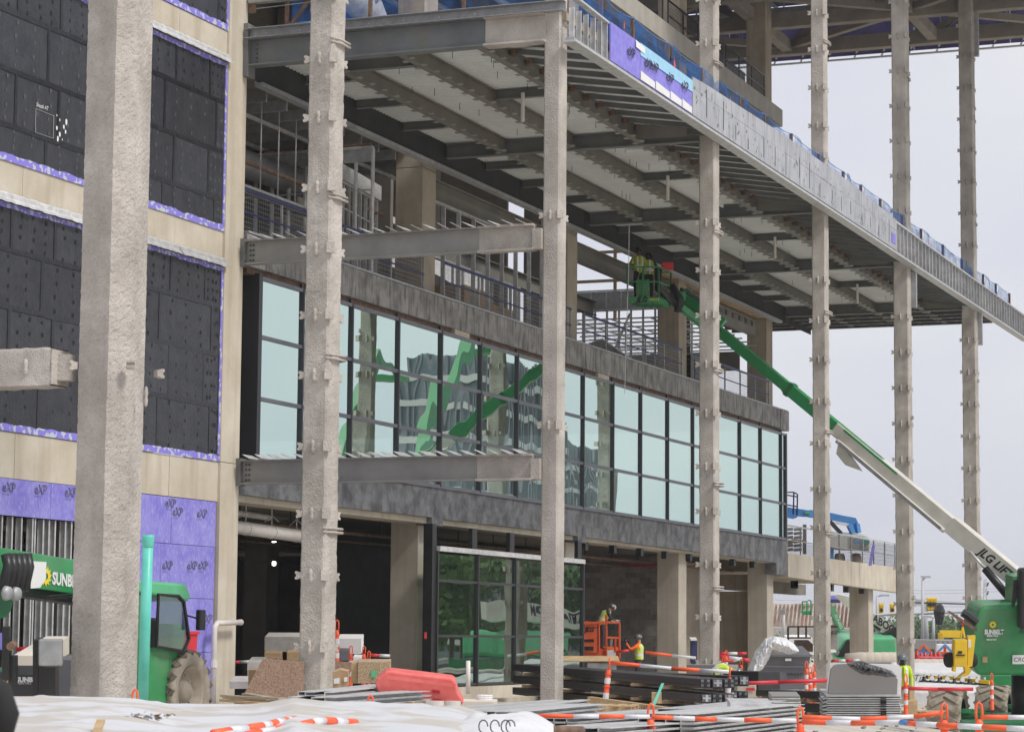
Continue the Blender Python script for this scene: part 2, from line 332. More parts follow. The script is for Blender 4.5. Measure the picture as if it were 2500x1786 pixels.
def m_emit(name, col, s):
    m = bpy.data.materials.new(name); m.use_nodes = True; b = m.node_tree.nodes['Principled BSDF']
    b.inputs['Emission Color'].default_value = (*col, 1); b.inputs['Emission Strength'].default_value = s; b.inputs['Base Color'].default_value = (.8, .8, .8, 1); return m
m_lamp = m_emit('lamp_face', (1, .97, .9), 25)
m_wrapmix = mat('wrapped_boards', (.55, .515, .465), (.66, .67, .70), scale=.8, rough=.45, bump=1.0, bscale=3, ramp=(.44, .54), det=7)
m_conc_p = mat('parapet_concrete', (.34, .32, .28), (.43, .405, .36), scale=.9, rough=.85, bump=.25, bscale=9, streak=.5, stk=(.24, .22, .18), sscale=(3, 3, .4))
m_dot_l = mat('patch_light', (.085, .09, .10), rough=.5); m_dot_d = mat('patch_dark', (.008, .008, .010), rough=.6)
m_net2 = m_netting('blue_fascia_net', (.05, .20, .56), .44)
m_steel_t = mat('primed_steel_slate', (.125, .14, .145), (.18, .195, .20), scale=1.2, rough=.55, streak=.25, stk=(.22, .18, .12), sscale=(2, 2, .6), bump=.1, bscale=9)
m_tread = mat('dirty_tread', (.10, .085, .068), (.22, .19, .15), scale=5, rough=.95, bump=.4, bscale=20)
m_vest_shade = mat('shaded_vest', (.30, .38, .03), (.42, .50, .05), scale=8, rough=.85)  # hi-viz colour darkened to paint in the shade on the basket workers
# ================================================================ ground
def clampf(a, lo=0., hi=1.): return max(lo, min(hi, a))
def gz(x, y):
    s = clampf((22-y)/8)*clampf((x-50)/12); t = clampf((x-104)/20)
    return -1.15*max(s, t) + .03*noise.noise(Vector((x*.3, y*.3, 0)))
xs = [-1500, -300, -60, -20] + [i*2. for i in range(-3, 75)] + [155, 170, 200, 300, 500, 900, 2500]
ys = [-1500, -500, -200, -80, -40, -20] + [i*2. for i in range(-5, 31)] + [70, 90, 130, 250, 600, 1800]
b = B(); b.v = [(x, y, gz(x, y)) for x in xs for y in ys]; ny = len(ys)
for i in range(len(xs)-1):
    for j in range(ny-1):
        a = i*ny+j; b.f.append((a, a+ny, a+ny+1, a+1)); b.m.append(0)
struct(b.build('ground', m_ground, smooth=True))
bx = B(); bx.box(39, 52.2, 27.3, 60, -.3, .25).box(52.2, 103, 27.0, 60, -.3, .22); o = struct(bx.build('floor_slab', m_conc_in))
# ================================================================ left wing
YF = 27.5
wing = thing('sheathed_wing', 'left wing wall with black coated boards framed in purple between concrete bands', 'building', (45, YF, 0))
rz_ = lambda lo, hi: random.uniform(lo, hi)
for z0, z1 in ((4.98, 5.90), (10.55, 11.34), (15.42, 16.14), (20.6, 21.4)):
    edges = [39, 42.6, 46.1, 48.9, 51.2]
    for a, c in zip(edges, edges[1:]):
        B().box(a+.006, c-.006, YF-.03+rz_(-.004, .004), YF+.6, z0, z1).build('concrete_band', m_conc, wing)
pil = B().box(51.2, 52.12, YF-.10, YF+.9, .2, 5.9).build('pilaster', m_conc, wing)
B().box(51.2, 52.12, YF-.094, YF+.9, 5.915, 21.5).build('pilaster', m_conc, wing)
def dots(mb, x0, x1, z0, z1, y):
    for cx in (x0+.22*(x1-x0), x0+.5*(x1-x0), x0+.78*(x1-x0)):
        n_ = 4
        for k in range(n_):
            if random.random() < .06: continue
            cz = z0+(k+.5+rz_(-.1, .1))*(z1-z0)/n_; r_ = rz_(.034, .05); cxx = cx+rz_(-.05, .05)
            mb.add([(cxx+r_*math.cos(t*1.047)*.8, y, cz+r_*math.sin(t*1.047)*1.2) for t in range(6)], [(0, 1, 2, 3, 4, 5)])
pp = B(); seam_mb = []
for pi, (z0, z1) in enumerate(((5.98, 10.42), (11.40, 15.30), (16.22, 20.5))):
    n_ = 4 if pi == 0 else 3; n_ = 4 if pi == 2 else n_
    hs_ = [z0, 7.2, 8.4, 9.55, z1] if pi == 0 else [z0, 12.06, 13.2, 14.4, z1] if pi == 1 else [z0, 17.35, 18.55, 19.75, z1]
    for r_i, (a, c) in enumerate(zip(hs_, hs_[1:])):
        wd = 2.44 if r_i % 2 == 0 else 1.63; x = 50.72 if r_i % 2 == 0 else 50.38; segs = [(x, 51.09)]
        while x > 39.5: segs.append((x-wd, x)); x -= wd
        for xa, xb in segs:
            B().box(max(xa, 39)+.012, xb-.012, YF-.045+rz_(-.006, .006), YF+.02, a+.008, c-.008).build('coated_board', m_memb, wing)
            pp.mat(1 if (pi == 1 and r_i < 3) or (pi == 2 and r_i == 3) else 0); dots(pp, xa, xb, a, c, YF-.054)
            if xa > 39.5:   # sealed vertical seam
                pts = [(xa-.045, a+.03), (xa+.05, a+.03), (xa+.045, c-.03), (xa-.05, c-.03)]
                B().prism(pts, (0, YF-.0555, 0), (1, 0, 0), (0, 0, 1), (0, .008, 0)).build('seam_tape', m_tape, wing)
        if r_i:
            up_ = [(39+i*.61, a+.055+rz_(-.012, .012)) for i in range(20)]; lo_ = [(39+i*.61, a-.055+rz_(-.012, .012)) for i in range(20)]
            up_[-1] = (51.08, up_[-1][1]); lo_[-1] = (51.08, lo_[-1][1])
            B().prism(lo_+up_[::-1], (0, YF-.058, 0), (1, 0, 0), (0, 0, 1), (0, .008, 0)).build('seam_tape', m_tape, wing)
    # ragged purple border
    def rag(x0, x1, z, h, n, nm='purple_edge_strip', yy=YF-.0605):
        top = [(x0+(x1-x0)*i/n, z+h*(.72+.18*noise.noise(Vector((i*.35, z, 0)))+rz_(-.06, .06))) for i in range(n+1)]
        B().prism([(x0, z)]+top+[(x1, z)], (0, yy, 0), (1, 0, 0), (0, 0, 1), (0, .02, 0)).build(nm, m_purple_tatter, wing)
    rag(39, 51.2, z0-.07, .20, 110)
    rag(39, 51.2, z1+.07, -.15, 110)
    side = [(51.2, z0+.1), (51.2, z1-.05)]+[(51.2-.085*rz_(.85, 1.05), z1-.05-i*(z1-z0-.15)/30) for i in range(31)]
    B().prism(side, (0, YF-.0645, 0), (1, 0, 0), (0, 0, 1), (0, .02, 0)).build('purple_edge_strip', m_purple_tatter, wing)
    # crumpled flashing along the head of the panel
    for k in range(5):
        xa = 39.2+k*2.45; xb = min(xa+2.46, 51.25); zz = z1+.08
        fl = B(); J = [rz_(-.012, .012) for _ in range(60)]
        def ff(u, v, xa=xa, xb=xb, zz=zz, J=J):
            i = int(u*24); x_ = xa+(xb-xa)*u; q = v*4
            prof = [(0, .20), (-.06, .15), (-.065, .07), (-.13, .02), (-.14, -.03)][int(round(q))]
            return (x_, YF-.06+prof[0]+J[i % 60]*(q > .5), zz+prof[1]+J[(i*7) % 60]*.8)
        fl.grid(ff, 24, 4); fl.build('flashing', m_galv, wing)
struct(pp.build('fastener_patches', [m_dot_d, m_dot_l], wing), 'stuff')
# lower purple boards with print
x_cols = {0: [45.7, 46.6, 49.05, 51.15], 1: [45.7, 48.62, 51.14], 2: [45.7, 47.3, 49.8, 51.12], 3: [45.7, 48.4, 51.1]}
zr = [4.97, 3.92, 2.72, 1.50, .28]
for i in range(4):
    for a, c in zip(x_cols[i], x_cols[i][1:]):
        B().box(a+.008, c-.008, YF-.03+rz_(-.005, .005), YF+.02, zr[i+1]+.006, zr[i]-.006).build('purple_board', m_purple2, wing)
for a, c in ((39, 41.6), (41.6, 44.0), (44.0, 45.7)):
    B().box(a+.006, c-.006, YF-.03, YF+.02, 4.235, 4.97).build('purple_board', m_purple2, wing)
def exp_mark(px, py, par=wing, y=YF-.042, size=.27, Y0=YF):
    p = at(px, py, Y=y)
    text('eXP', size, m_inkf, par, (p.x, y, p.z), (1, 0, 0), (0, 0, 1), 'print_mark', shear=.15, bold=.006)
    text('SHEATHING', size*.17, m_inkf, par, (p.x+.02, y, p.z-.07), (1, 0, 0), (0, 0, 1), 'print_mark')
for q in ((404, 1236), (421, 1257), (481, 1261), (396, 1388), (457, 1388), (483, 1388), (494, 1519), (6, 1198), (84, 1203), (158, 1210)): exp_mark(*q)
for q in ((420, 1330), (440, 1440), (470, 1600)):
    p = at(*q, Y=YF)
# open stud bay under the purple strip
for i, px in enumerate((-30, 5, 30, 53, 80, 86, 106, 120, 135, 160, 175)):
    p = at(px, 1300, Y=YF+.02)
    B().chan((p.x, YF+.09, .25), (p.x, YF+.09, 4.22), .045, .14, .012, up=(0, 1, 0)).build('metal_stud', m_galv, wing)
B().box(39, 45.7, YF, YF+.16, .25, .31).build('bottom_track', m_galv, wing)
for k in range(4): B().box(40+k*1.4, 41.35+k*1.4, YF+.07, YF+.10, 3.42, 3.445).build('bridging_bar', m_galv, wing)
# white chalk rectangle and daubs
p0 = at(88, 265, Y=YF-.062); p1 = at(130, 338, Y=YF-.062)
ch = B()
for a, c in (((p0.x, p0.z), (p1.x, p0.z-.02)), ((p0.x, p1.z), (p1.x, p1.z)), ((p0.x, p0.z), (p0.x, p1.z)), ((p1.x, p0.z), (p1.x, p1.z))):
    ch.bar((a[0], YF-.062, a[1]), (c[0], YF-.062, c[1]), .003, .006, up=(0, 1, 0) if a[0] != c[0] else (0, 1, 0))
ch.build('chalk_outline', m_paper, wing)
text('Sheath AT', .12, m_paper, wing, (p0.x, YF-.063, p0.z+.05), (1, 0, 0), (0, 0, 1), 'chalk_note', shear=.2, sx=.9)
db = B()
for q in ((139, 282), (146, 293), (156, 310), (160, 322), (146, 328), (152, 341), (141, 339), (162, 298), (139, 313)):
    c_ = at(*q, Y=YF-.062); s_ = rz_(.02, .055)
    db.add([(c_.x+s_*math.cos(t)*rz_(.6, 1), YF-.062, c_.z+s_*1.4*math.sin(t)*rz_(.7, 1)) for t in [i*.785 for i in range(8)]], [tuple(range(8))])
db.build('paint_daubs', m_paper, wing)
# wing interior, dark
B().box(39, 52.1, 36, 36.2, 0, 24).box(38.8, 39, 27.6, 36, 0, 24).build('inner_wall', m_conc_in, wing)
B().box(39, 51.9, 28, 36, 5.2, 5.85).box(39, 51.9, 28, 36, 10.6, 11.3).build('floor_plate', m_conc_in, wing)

# ================================================================ concrete frame
fr = thing('concrete_frame', 'cast concrete frame of slabs and square columns behind the long glass wall', 'building', (76, 28, 0))
def zpoly(pts, y): return [(at(px, py, Y=y).x, at(px, py, Y=y).z) for px, py in pts]
# level one band, bottom line follows the photo
low = zpoly([(606, 1208), (720, 1224), (822, 1236), (1055, 1262), (1055.5, 1281), (1081, 1284), (1081.5, 1267), (1312, 1293), (1411, 1308), (1411.5, 1322), (1431, 1325), (1431.5, 1311), (1640, 1338), (1800, 1360), (1896, 1373), (1896.5, 1401), (1919, 1404)], YF-.05)
low = [(max(x, 52.2), z) for x, z in low]
segx = [52.2, 56.1, 60.4, 64.0, 66.9, 70.6, 74.4, 77.1, 81.2, 85.6, 89.9, 94.1, 98.0, 101.75]
def low_z(x):
    for (xa, za), (xb, zb) in zip(low, low[1:]):
        if xa <= x <= xb and xb-xa > 1e-6: return za+(zb-za)*(x-xa)/(xb-xa)
    return low[0][1] if x < low[0][0] else low[-1][1]
for a, c in zip(segx, segx[1:]):
    inner = [q for q in low if a < q[0] < c]
    poly = [(a+.006, low_z(a+.01))]+inner+[(c-.006, low_z(c-.01)), (c-.006, 6.05), (a+.006, 6.05)]
    B().prism(poly, (0, YF-.05+rz_(0, .006), 0), (1, 0, 0), (0, 0, 1), (0, .5, 0)).build('band_panel', m_band, fr)
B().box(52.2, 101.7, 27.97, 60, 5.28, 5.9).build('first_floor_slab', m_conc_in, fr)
B().box(52.2, 101.7, 27.62, 28.4, 5.05, 5.27).build('edge_beam', m_conc, fr)
# level two edge
seg2 = [52.3, 58.2, 63.9, 70.3, 76.6, 82.9, 88.8, 95.0, 101.6]
for a, c in zip(seg2, seg2[1:]):
    B().box(a+.005, c-.005, YF-.10+rz_(0, .008), YF+.4, 10.70, 11.47).build('band_panel', m_band2, fr)
B().box(52.3, 101.62, YF-.14, YF+.3, 11.475, 11.53).build('edge_strip', m_galv_d, fr)
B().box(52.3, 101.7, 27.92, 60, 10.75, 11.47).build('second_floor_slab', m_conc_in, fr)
for xa in (66.5, 78.9, 91.0): B().box(xa-1.2, xa-.1, YF-.06, YF+.4, 10.52, 10.695).build('soffit_block', m_conc, fr)
B().box(52.6, 101.3, YF+.05, YF+.35, 10.56, 10.69).build('soffit_strip', m_rust, fr)
B().box(100.5, 101.72, YF-.16, YF+.3, 10.66, 11.50).build('corner_block', m_band2, fr)
# level three (left part only) and level four
B().box(52.2, 66, 28.3, 60, 15.75, 16.2).build('third_floor_slab', m_conc_in, fr)
B().box(66.0, 66.7, 33, 60, 14.6, 16.2).build('floor_beam', m_conc_in, fr)
for a, c in ((56, 66), (66, 76), (76, 88.6), (88.6, 101.45)):
    B().box(a+.005, c-.005, YF, YF+.6, 23.72, 24.45).build('parapet_panel', m_conc_p, fr)
B().box(52, 101.3, 28.1, 60, 23.75, 24.4).build('fourth_floor_slab', m_conc_in, fr)
for y_ in (31, 35, 39, 45): B().box(52, 101, y_, y_+.5, 23.1, 23.74).build('floor_beam', m_conc_in, fr)
for x_ in (58, 64.3, 70.5, 76.5, 82.6, 88.5, 94.8): B().box(x_, x_+.5, 28.2, 45, 23.25, 23.73).build('floor_beam', m_conc_in, fr)
# columns
for k, x_ in enumerate((63.9, 75.9, 88.05, 100.2)):
    for z0, z1 in ((.2, 5.27), (11.54, 15.2), (15.21, 23.7), (24.46, 30)):
        if k == 0 and z0 > 24: continue
        yb = 28.75
        B().box(x_, x_+.97, 27.9, yb, z0, z1).build('column', m_conc_col if z0 > 5 else m_conc_gr, fr, bevel=.02)
for x_ in (58.5, 70.5, 83, 95.5):
    for y_ in (36, 45):
        B().box(x_, x_+.8, y_, y_+.8, .2, 5.27).build('column', m_conc_in, fr)
for x_ in (52.6, 64, 76, 88, 100):
    for y_ in (38, 48): B().box(x_, x_+.8, y_, y_+.8, 11.5, 23.7).build('column', m_conc_in, fr)
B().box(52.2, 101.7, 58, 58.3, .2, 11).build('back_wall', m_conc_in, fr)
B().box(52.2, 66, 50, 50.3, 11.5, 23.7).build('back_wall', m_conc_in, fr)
# ceiling pipes and hangers inside the ground floor
for y_, z_, r_ in ((29.6, 4.75, .05), (30.6, 4.6, .04), (32.5, 4.8, .09), (34.5, 4.7, .05), (37, 4.75, .12), (41, 4.5, .06)):
    B().cyl((52.5, y_, z_), (101, y_, z_), r_, 8).build('ceiling_pipe', m_rust if r_ < .06 else m_galv_d, fr)
hg = None
for i in range(16):
    x_ = 53.5+i*2.9
    o = B().bar((x_, 29.6, 4.7), (x_, 29.6, 5.28), .03, .03).build('pipe_hanger', m_black, fr) if hg is None else inst('pipe_hanger', hg, fr, (hg.location.x+i*2.9, 0, 0))
    hg = hg or o
for i in range(9):
    x_ = 77.3+i*2.9; y_ = 27.72; B().box(x_, x_+.28, y_, y_+.2, 4.78, 5.04).build('anchor_bracket', m_black, fr, bevel=.01)

# ================================================================ podium on the right
pod = thing('podium', 'pale concrete podium deck with railing, curving away right of the glass wall', 'building', (112, 28, 0))
pe = [101.8, 104.4, 107.2, 110, 113, 115.5, 118, 121, 124.0]
def py_(x): return 27.5-.0022*(x-102)**2*0
for a, c in zip(pe, pe[1:]):
    t = (a-101.8)/26; t2 = (c-101.8)/26; zb, zb2 = 4.52-.30*t, 4.52-.30*t2; zt, zt2 = 5.52-.02*t-.45*t*t*0, 5.52
    B().prism([(a+.006, zb), (c-.006, zb2), (c-.006, zt2), (a+.006, zt)], (0, 27.42+rz_(0, .006), 0), (1, 0, 0), (0, 0, 1), (0, .4, 0)).build('fascia_panel', m_conc, pod)
B().box(101.8, 124, 27.83, 45, 4.75, 5.45).build('deck_slab', m_conc_col, pod)
B().box(104, 126, 33, 33.6, 4.2, 4.74).box(104, 126, 40, 40.6, 4.2, 4.74).build('deck_beam', m_conc_in, pod)
for x_, y_ in ((118.4, 27.9), (101.6, 36), (101.5, 30.9), (112, 36)):
    B().box(x_, x_+.98, y_, y_+.95, -1.3, 4.7).build('column', m_conc_gr, pod, bevel=.02)
sa, sb_ = at(1745, 1450, X=101.0), at(1840, 1450, X=101.0)
B().box(101.0, 101.3, sb_.y, sa.y, .2, 3.9).build('shear_wall', m_conc_col, pod); B().box(95, 101.0, sa.y, sa.y+.2, .2, 5.0).build('shear_wall', m_conc_col, pod)
B().box(101.0, 101.35, 28.9, sa.y, 3.95, 4.6).build('drop_beam', m_conc_col, pod)
for x_ in (104.2, 108.6, 111.6, 114.2, 117.0):
    p = at({104.2: 1941, 108.6: 1941, 111.6: 2029, 114.2: 2068, 117.0: 2106}[x_], 1415, Y=27.8)
    B().box(p.x, p.x+.35, 27.75, 28.0, 4.10, 4.42).build('anchor_bracket', m_black, pod)
rail = thing('deck_railing', 'temporary mesh railing with posts along the podium edge', 'railing', (112, 27.6, 5.5))
for i in range(10):
    x_ = 102.2+i*2.3; B().bar((x_, 27.6, 5.5), (x_, 27.6, 6.75), .06, .06).build('post', m_galv_d, rail)
B().bar((101.9, 27.6, 6.72), (123.6, 27.6, 6.72), .05, .06).build('top_rail', m_galv, rail)
B().bar((101.9, 27.6, 6.1), (123.6, 27.6, 6.1), .04, .04).build('mid_rail', m_galv_d, rail)
g_ = B()
for i in range(119): x_ = 102+i*.18; g_.bar((x_, 27.58, 5.52), (x_, 27.58, 6.05+.6*(i > 60)), .012, .012)
for k in range(6): g_.bar((113, 27.57, 5.6+k*.18), (123.6, 27.57, 5.6+k*.18), .01, .01)
struct(g_.build('mesh_wires', m_black, rail), 'stuff')

# ================================================================ curtain wall
cw = thing('curtain_wall', 'three storey-high rows of pale green reflective panes in a dark grid', 'glass wall', (77, YF, 6))
mx_ = [53.15, 55.47, 58.37, 61.36, 64.355, 67.327, 70.316, 73.3, 76.29, 79.269, 82.258, 85.34, 88.4, 91.5, 94.68, 97.7, 100.84, 101.55]
mz_ = [6.11, 7.57, 9.07, 10.50]
YG = YF-.02
for a, c in zip(mx_, mx_[1:]):
    for z0, z1 in zip(mz_, mz_[1:]):
        y_ = YG+rz_(-.002, .002); tx = rz_(-.0035, .0035)*(c-a)*.5; tz = rz_(-.003, .003)
        B().add([(a+.03, y_-tx, z0+.03), (c-.03, y_+tx, z0+.03), (c-.03, y_+tx+tz, z1-.03), (a+.03, y_-tx+tz, z1-.03)], [(0, 1, 2, 3)]).build('pane', m_gl, cw)
for x_ in mx_: B().box(x_-.035, x_+.035, YG-.07, YG+.14, 6.10, 10.51).build('mullion', m_mull, cw)
for z_ in mz_:
    for a, c in zip(mx_, mx_[1:]): B().box(a+.036, c-.036, YG-.055, YG+.12, z_-.045, z_+.045).build('transom', m_mull_g, cw)
for x_ in mx_[1:-1]: B().box(x_-.02, x_+.02, YG+.0, YG+.05, 10.511, 10.68).build('anchor_stub', m_mull, cw)
B().box(53.05, 101.6, YG-.09, YG+.15, 6.052, 6.098).build('sill', m_mull_g, cw)
B().box(53.0, 53.11, YG-.07, YG+.75, 6.06, 10.6).build('end_panel', m_mull, cw)
B().box(101.6, 101.66, YG-.07, YG+.3, 6.06, 10.55).build('end_panel', m_mull_g, cw)

# ================================================================ storefront
sf = thing('storefront', 'dark framed ground floor glazing reflecting green trees', 'storefront', (69, 27.1, .5))
YS = 27.1; sx = [63.34, 66.31, 69.3, 72.45, 75.27]; sz = [.56, 1.92, 3.45, 4.22]
for a, c in zip(sx, sx[1:]):
    for z0, z1 in zip(sz, sz[1:]):
        tx = rz_(-.004, .004)
        B().add([(a+.03, YS-tx, z0+.03), (c-.03, YS+tx, z0+.03), (c-.03, YS+tx, z1-.03), (a+.03, YS-tx, z1-.03)], [(0, 1, 2, 3)]).build('pane', m_gl2, sf)
for x_ in sx: B().box(x_-.035, x_+.035, YS-.07, YS+.12, .5, 4.26).build('mullion', m_mull, sf)
for z_ in sz[:-1]:
    for a, c in zip(sx, sx[1:]): B().box(a+.036, c-.036, YS-.05, YS+.1, z_-.035, z_+.035).build('transom', m_mull, sf)
B().box(63.38, 75.3, YS-.10, YS+.1, 4.262, 4.40).build('head_rail', m_galv, sf)
B().box(63.0, 63.30, YS-.02, YS+.25, .3, 5.0).build('corner_post', m_black, sf)
for x_ in (65.95, 68.9, 74.85): B().box(x_, x_+.36, YS+.0, YS+.12, 4.402, 5.0).build('hanger_post', m_black, sf)
B().box(75.31, 75.36, YS-.04, YS+.9, .5, 4.4).build('end_panel', m_mull_g, sf)
B().box(63.3, 75.4, YS-.12, YS+.2, .15, .498).build('plinth', m_conc, sf)
B().box(63.4, 75.2, 31, 31.1, .2, 5.0).build('dark_backing_wall', m_blackd, sf)
cb_ = thing('planter_curb', 'low concrete curb wall around the base of the pale column', 'curb', (55, 20, 0))
B().box(50.2, 58.5, 20.9, 21.25, 0, .52).build('curb_wall', m_conc, cb_); B().box(50.2, 50.6, 18.5, 20.89, 0, .50).build('curb_wall', m_conc, cb_)
B().box(50.61, 55, 18.5, 20.89, 0, .42).build('footing', m_conc_col, cb_)

# ================================================================ masonry wall
bw = thing('masonry_wall', 'dark grey concrete block wall behind the orange scissor lift', 'wall', (90.6, 29, .2))
bm = B().box(-.18, 0, .005, .395, .004, .196).build('block', m_blk, bw, world=False)
first = True
for r_ in range(24):
    for k in range(11):
        y_ = .0+k*.4+(.2 if r_ % 2 else 0)-.2; z_ = .0+r_*.2
        if first: bm.location = (rz_(-.006, .006), y_, z_); first = False
        else: inst('block', bm, bw, (rz_(-.006, .006), y_, z_))
B().box(90.61, 90.7, 28.8, 40, .2, 5.1).box(75.4, 90.6, 33.4, 33.5, .2, 5.1).build('wall_core', m_blk, bw)
B().box(90.35, 90.45, 28.8, 31.5, 4.62, 4.70).build('red_tape', m_red, bw)
B().box(90.7, 90.9, 33.6, 60, .2, 5.1).box(52.2, 90, 57.5, 57.8, 11.5, 15.7).build('far_inner_wall', m_conc_in, fr)
# ================================================================ sprayed columns
def col_mesh(hx, hy, zb, zt, step, amp, mat_, parent, seed, octo=0):
    """rough sprayed shaft; hx, hy half sizes along X and Y"""
    if octo:
        prof = [(-.35, .45), (-.536, -.164), (-.172, -.328), (.53, -.184), (.45, .45)]
        prof = [(a*hx*2.05, b_*hy*2.05) for a, b_ in prof]
    else:
        c = .035; prof = [(-hx+c, -hy), (hx-c, -hy), (hx, -hy+c), (hx, hy-c), (hx-c, hy), (-hx+c, hy), (-hx, hy-c), (-hx, -hy+c)]
    per = []; n = len(prof)
    for i in range(n):
        a = Vector((*prof[i], 0)); c2 = Vector((*prof[(i+1) % n], 0)); k = max(1, int((c2-a).length/step))
        nn = (c2-a).normalized(); nn = Vector((nn.y, -nn.x, 0))
        for j in range(k): per.append((a+(c2-a)*j/k, nn))
    m = len(per); rows = int((zt-zb)/step); mb = B()
    for r_ in range(rows+1):
        z = zb+(zt-zb)*r_/rows
        for p, nn in per:
            q = Vector((p.x*9+seed, p.y*9, z*9)); d = amp*(.5*noise.noise(q)+.9*noise.noise(q*2.3)+.6*noise.noise(q*4.7))+amp*.7*noise.noise(Vector((p.x+seed, p.y, z*.7)))
            mb.v.append((p.x+nn.x*d, p.y+nn.y*d, z+amp*.5*noise.noise(q*1.7)))
    for r_ in range(rows):
        for j in range(m):
            a = r_*m+j; c2 = r_*m+(j+1) % m; mb.f.append((a, c2, c2+m, a+m)); mb.m.append(0)
    return mb.build('shaft', mat_, parent, smooth=False, world=False)
def clip_mesh(mat_):
    pts = [(0, -.055), (.045, -.055), (.075, -.072), (.12, -.072), (.125, -.034), (.10, -.018), (.10, .018), (.125, .034), (.12, .072), (.075, .072), (.045, .055), (0, .055)]
    v = B().prism(pts, (0, -.028, 0), (1, 0, 0), (0, 0, 1), (0, .056, 0)); me = v.build('clip', mat_); d = me.data; bpy.data.objects.remove(me); return d
def lump_mesh(mat_):
    mb = B(); mb.lathe([(.0, -.13), (.03, -.11), (.042, -.04), (.028, .0), (.045, .05), (.03, .12), (0, .14)], (0, 0, 0), (0, 0, 1), 7)
    me = mb.build('lump', mat_, smooth=True); d = me.data; bpy.data.objects.remove(me); return d
def plate_mesh(mat_):
    me = B().box(-.012, .075, -.075, .075, -.095, .095).build('p', mat_); d = me.data; bpy.data.objects.remove(me); return d
def ring_mesh(mat_):
    mb = B()
    for z, s in ((0, 0), (.07, .05)): mb.tube([(-.30, -.22, z), (-.05, -.30, z+.0), (.34, -.30, z), (.38, -.14, z)], .024, 6)
    me = mb.build('r', mat_, smooth=True); d = me.data; bpy.data.objects.remove(me); return d
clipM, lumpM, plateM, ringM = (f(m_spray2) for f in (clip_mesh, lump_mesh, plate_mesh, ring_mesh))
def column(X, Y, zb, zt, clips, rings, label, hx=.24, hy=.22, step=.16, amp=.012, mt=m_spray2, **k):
    t = thing('sprayed_column', label, 'steel column', (X, Y, zb), 0, 'sprayed steel columns in a row')
    col_mesh(hx, hy, 0, zt-zb, step, amp, mt, t, X, **k)
    for z in clips:
        z -= zb
        inst('clip', clipM, t, (-hx+.04, hy-.02, z), (0, 0, R(100)))          # left wing
        inst('clip', clipM, t, (hx-.05, -hy+.04, z-.02), (0, 0, R(-18)))      # right wing
        inst('lump', lumpM, t, (-hx-.02, .02, z-.02))
        inst('plate', plateM, t, (-hx+.02, -hy+.0, z), (0, 0, R(215)))
    for z in rings: inst('tie_ring', ringM, t, (0, 0, z-zb), (R(-4), 0, 0))
    return t
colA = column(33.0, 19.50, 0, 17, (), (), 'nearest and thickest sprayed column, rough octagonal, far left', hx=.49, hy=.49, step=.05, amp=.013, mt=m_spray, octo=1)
for (dx, dy, z, rz) in ((-.5, .42, 5.95, 150), (-.30, -.42, 5.95, 215), (.42, -.45, 5.9, -35)):
    inst('clip', clipM, colA, (dx, dy, z), (0, 0, R(rz)), (1.0, 2.2, 1.0))
inst('lump', lumpM, colA, (.05, -.50, 5.5), (0, 0, 0), (.8, .8, 1.2))
z_all = lambda lo, hi, ph=0: [lo+ph+i*1.235 for i in range(int((hi-lo-ph)/1.235)+1)]
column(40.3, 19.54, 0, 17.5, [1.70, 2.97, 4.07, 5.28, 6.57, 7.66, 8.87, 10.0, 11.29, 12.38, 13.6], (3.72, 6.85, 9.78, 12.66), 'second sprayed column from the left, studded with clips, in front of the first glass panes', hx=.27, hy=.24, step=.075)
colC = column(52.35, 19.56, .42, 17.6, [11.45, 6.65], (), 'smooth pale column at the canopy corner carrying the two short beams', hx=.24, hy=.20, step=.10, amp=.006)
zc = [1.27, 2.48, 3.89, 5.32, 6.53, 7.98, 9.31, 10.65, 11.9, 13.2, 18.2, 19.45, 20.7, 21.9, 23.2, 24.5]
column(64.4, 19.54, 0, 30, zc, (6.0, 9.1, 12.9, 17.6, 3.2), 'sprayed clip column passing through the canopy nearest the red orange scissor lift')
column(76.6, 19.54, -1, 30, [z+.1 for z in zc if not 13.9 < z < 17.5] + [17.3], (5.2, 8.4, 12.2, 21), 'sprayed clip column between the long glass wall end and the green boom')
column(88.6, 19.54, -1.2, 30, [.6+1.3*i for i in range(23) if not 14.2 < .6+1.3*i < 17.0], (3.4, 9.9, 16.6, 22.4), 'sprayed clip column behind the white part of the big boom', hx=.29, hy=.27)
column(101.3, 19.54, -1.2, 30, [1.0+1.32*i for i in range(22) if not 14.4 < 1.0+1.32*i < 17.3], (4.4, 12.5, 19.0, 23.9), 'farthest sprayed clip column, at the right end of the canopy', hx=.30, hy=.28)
# galvanized hanger cassettes beside the two far columns, and on the top of the last one
for x_, z0, z1 in ((88.6, 14.0, 15.3), (101.3, 14.05, 15.35), (101.3, 26.2, 30)):
    mb = B(); mb.box(x_+.30, x_+.50, 19.1, 19.35, z0, z1).build('steel_cassette', m_galv_d, None)
    o = bpy.data.objects['steel_cassette'] if 'steel_cassette' in bpy.data.objects else None
    for oo in [q for q in bpy.data.objects if q.name.startswith('steel_cassette') and 'label' not in q]:
        tag(oo, {14.0: 'galvanized bracket box fixed under the fascia beside the white boom column', 14.05: 'galvanized bracket box fixed under the fascia at the last column', 26.2: 'tall galvanized channel fixed to the top of the last column'}[z0], 'bracket')
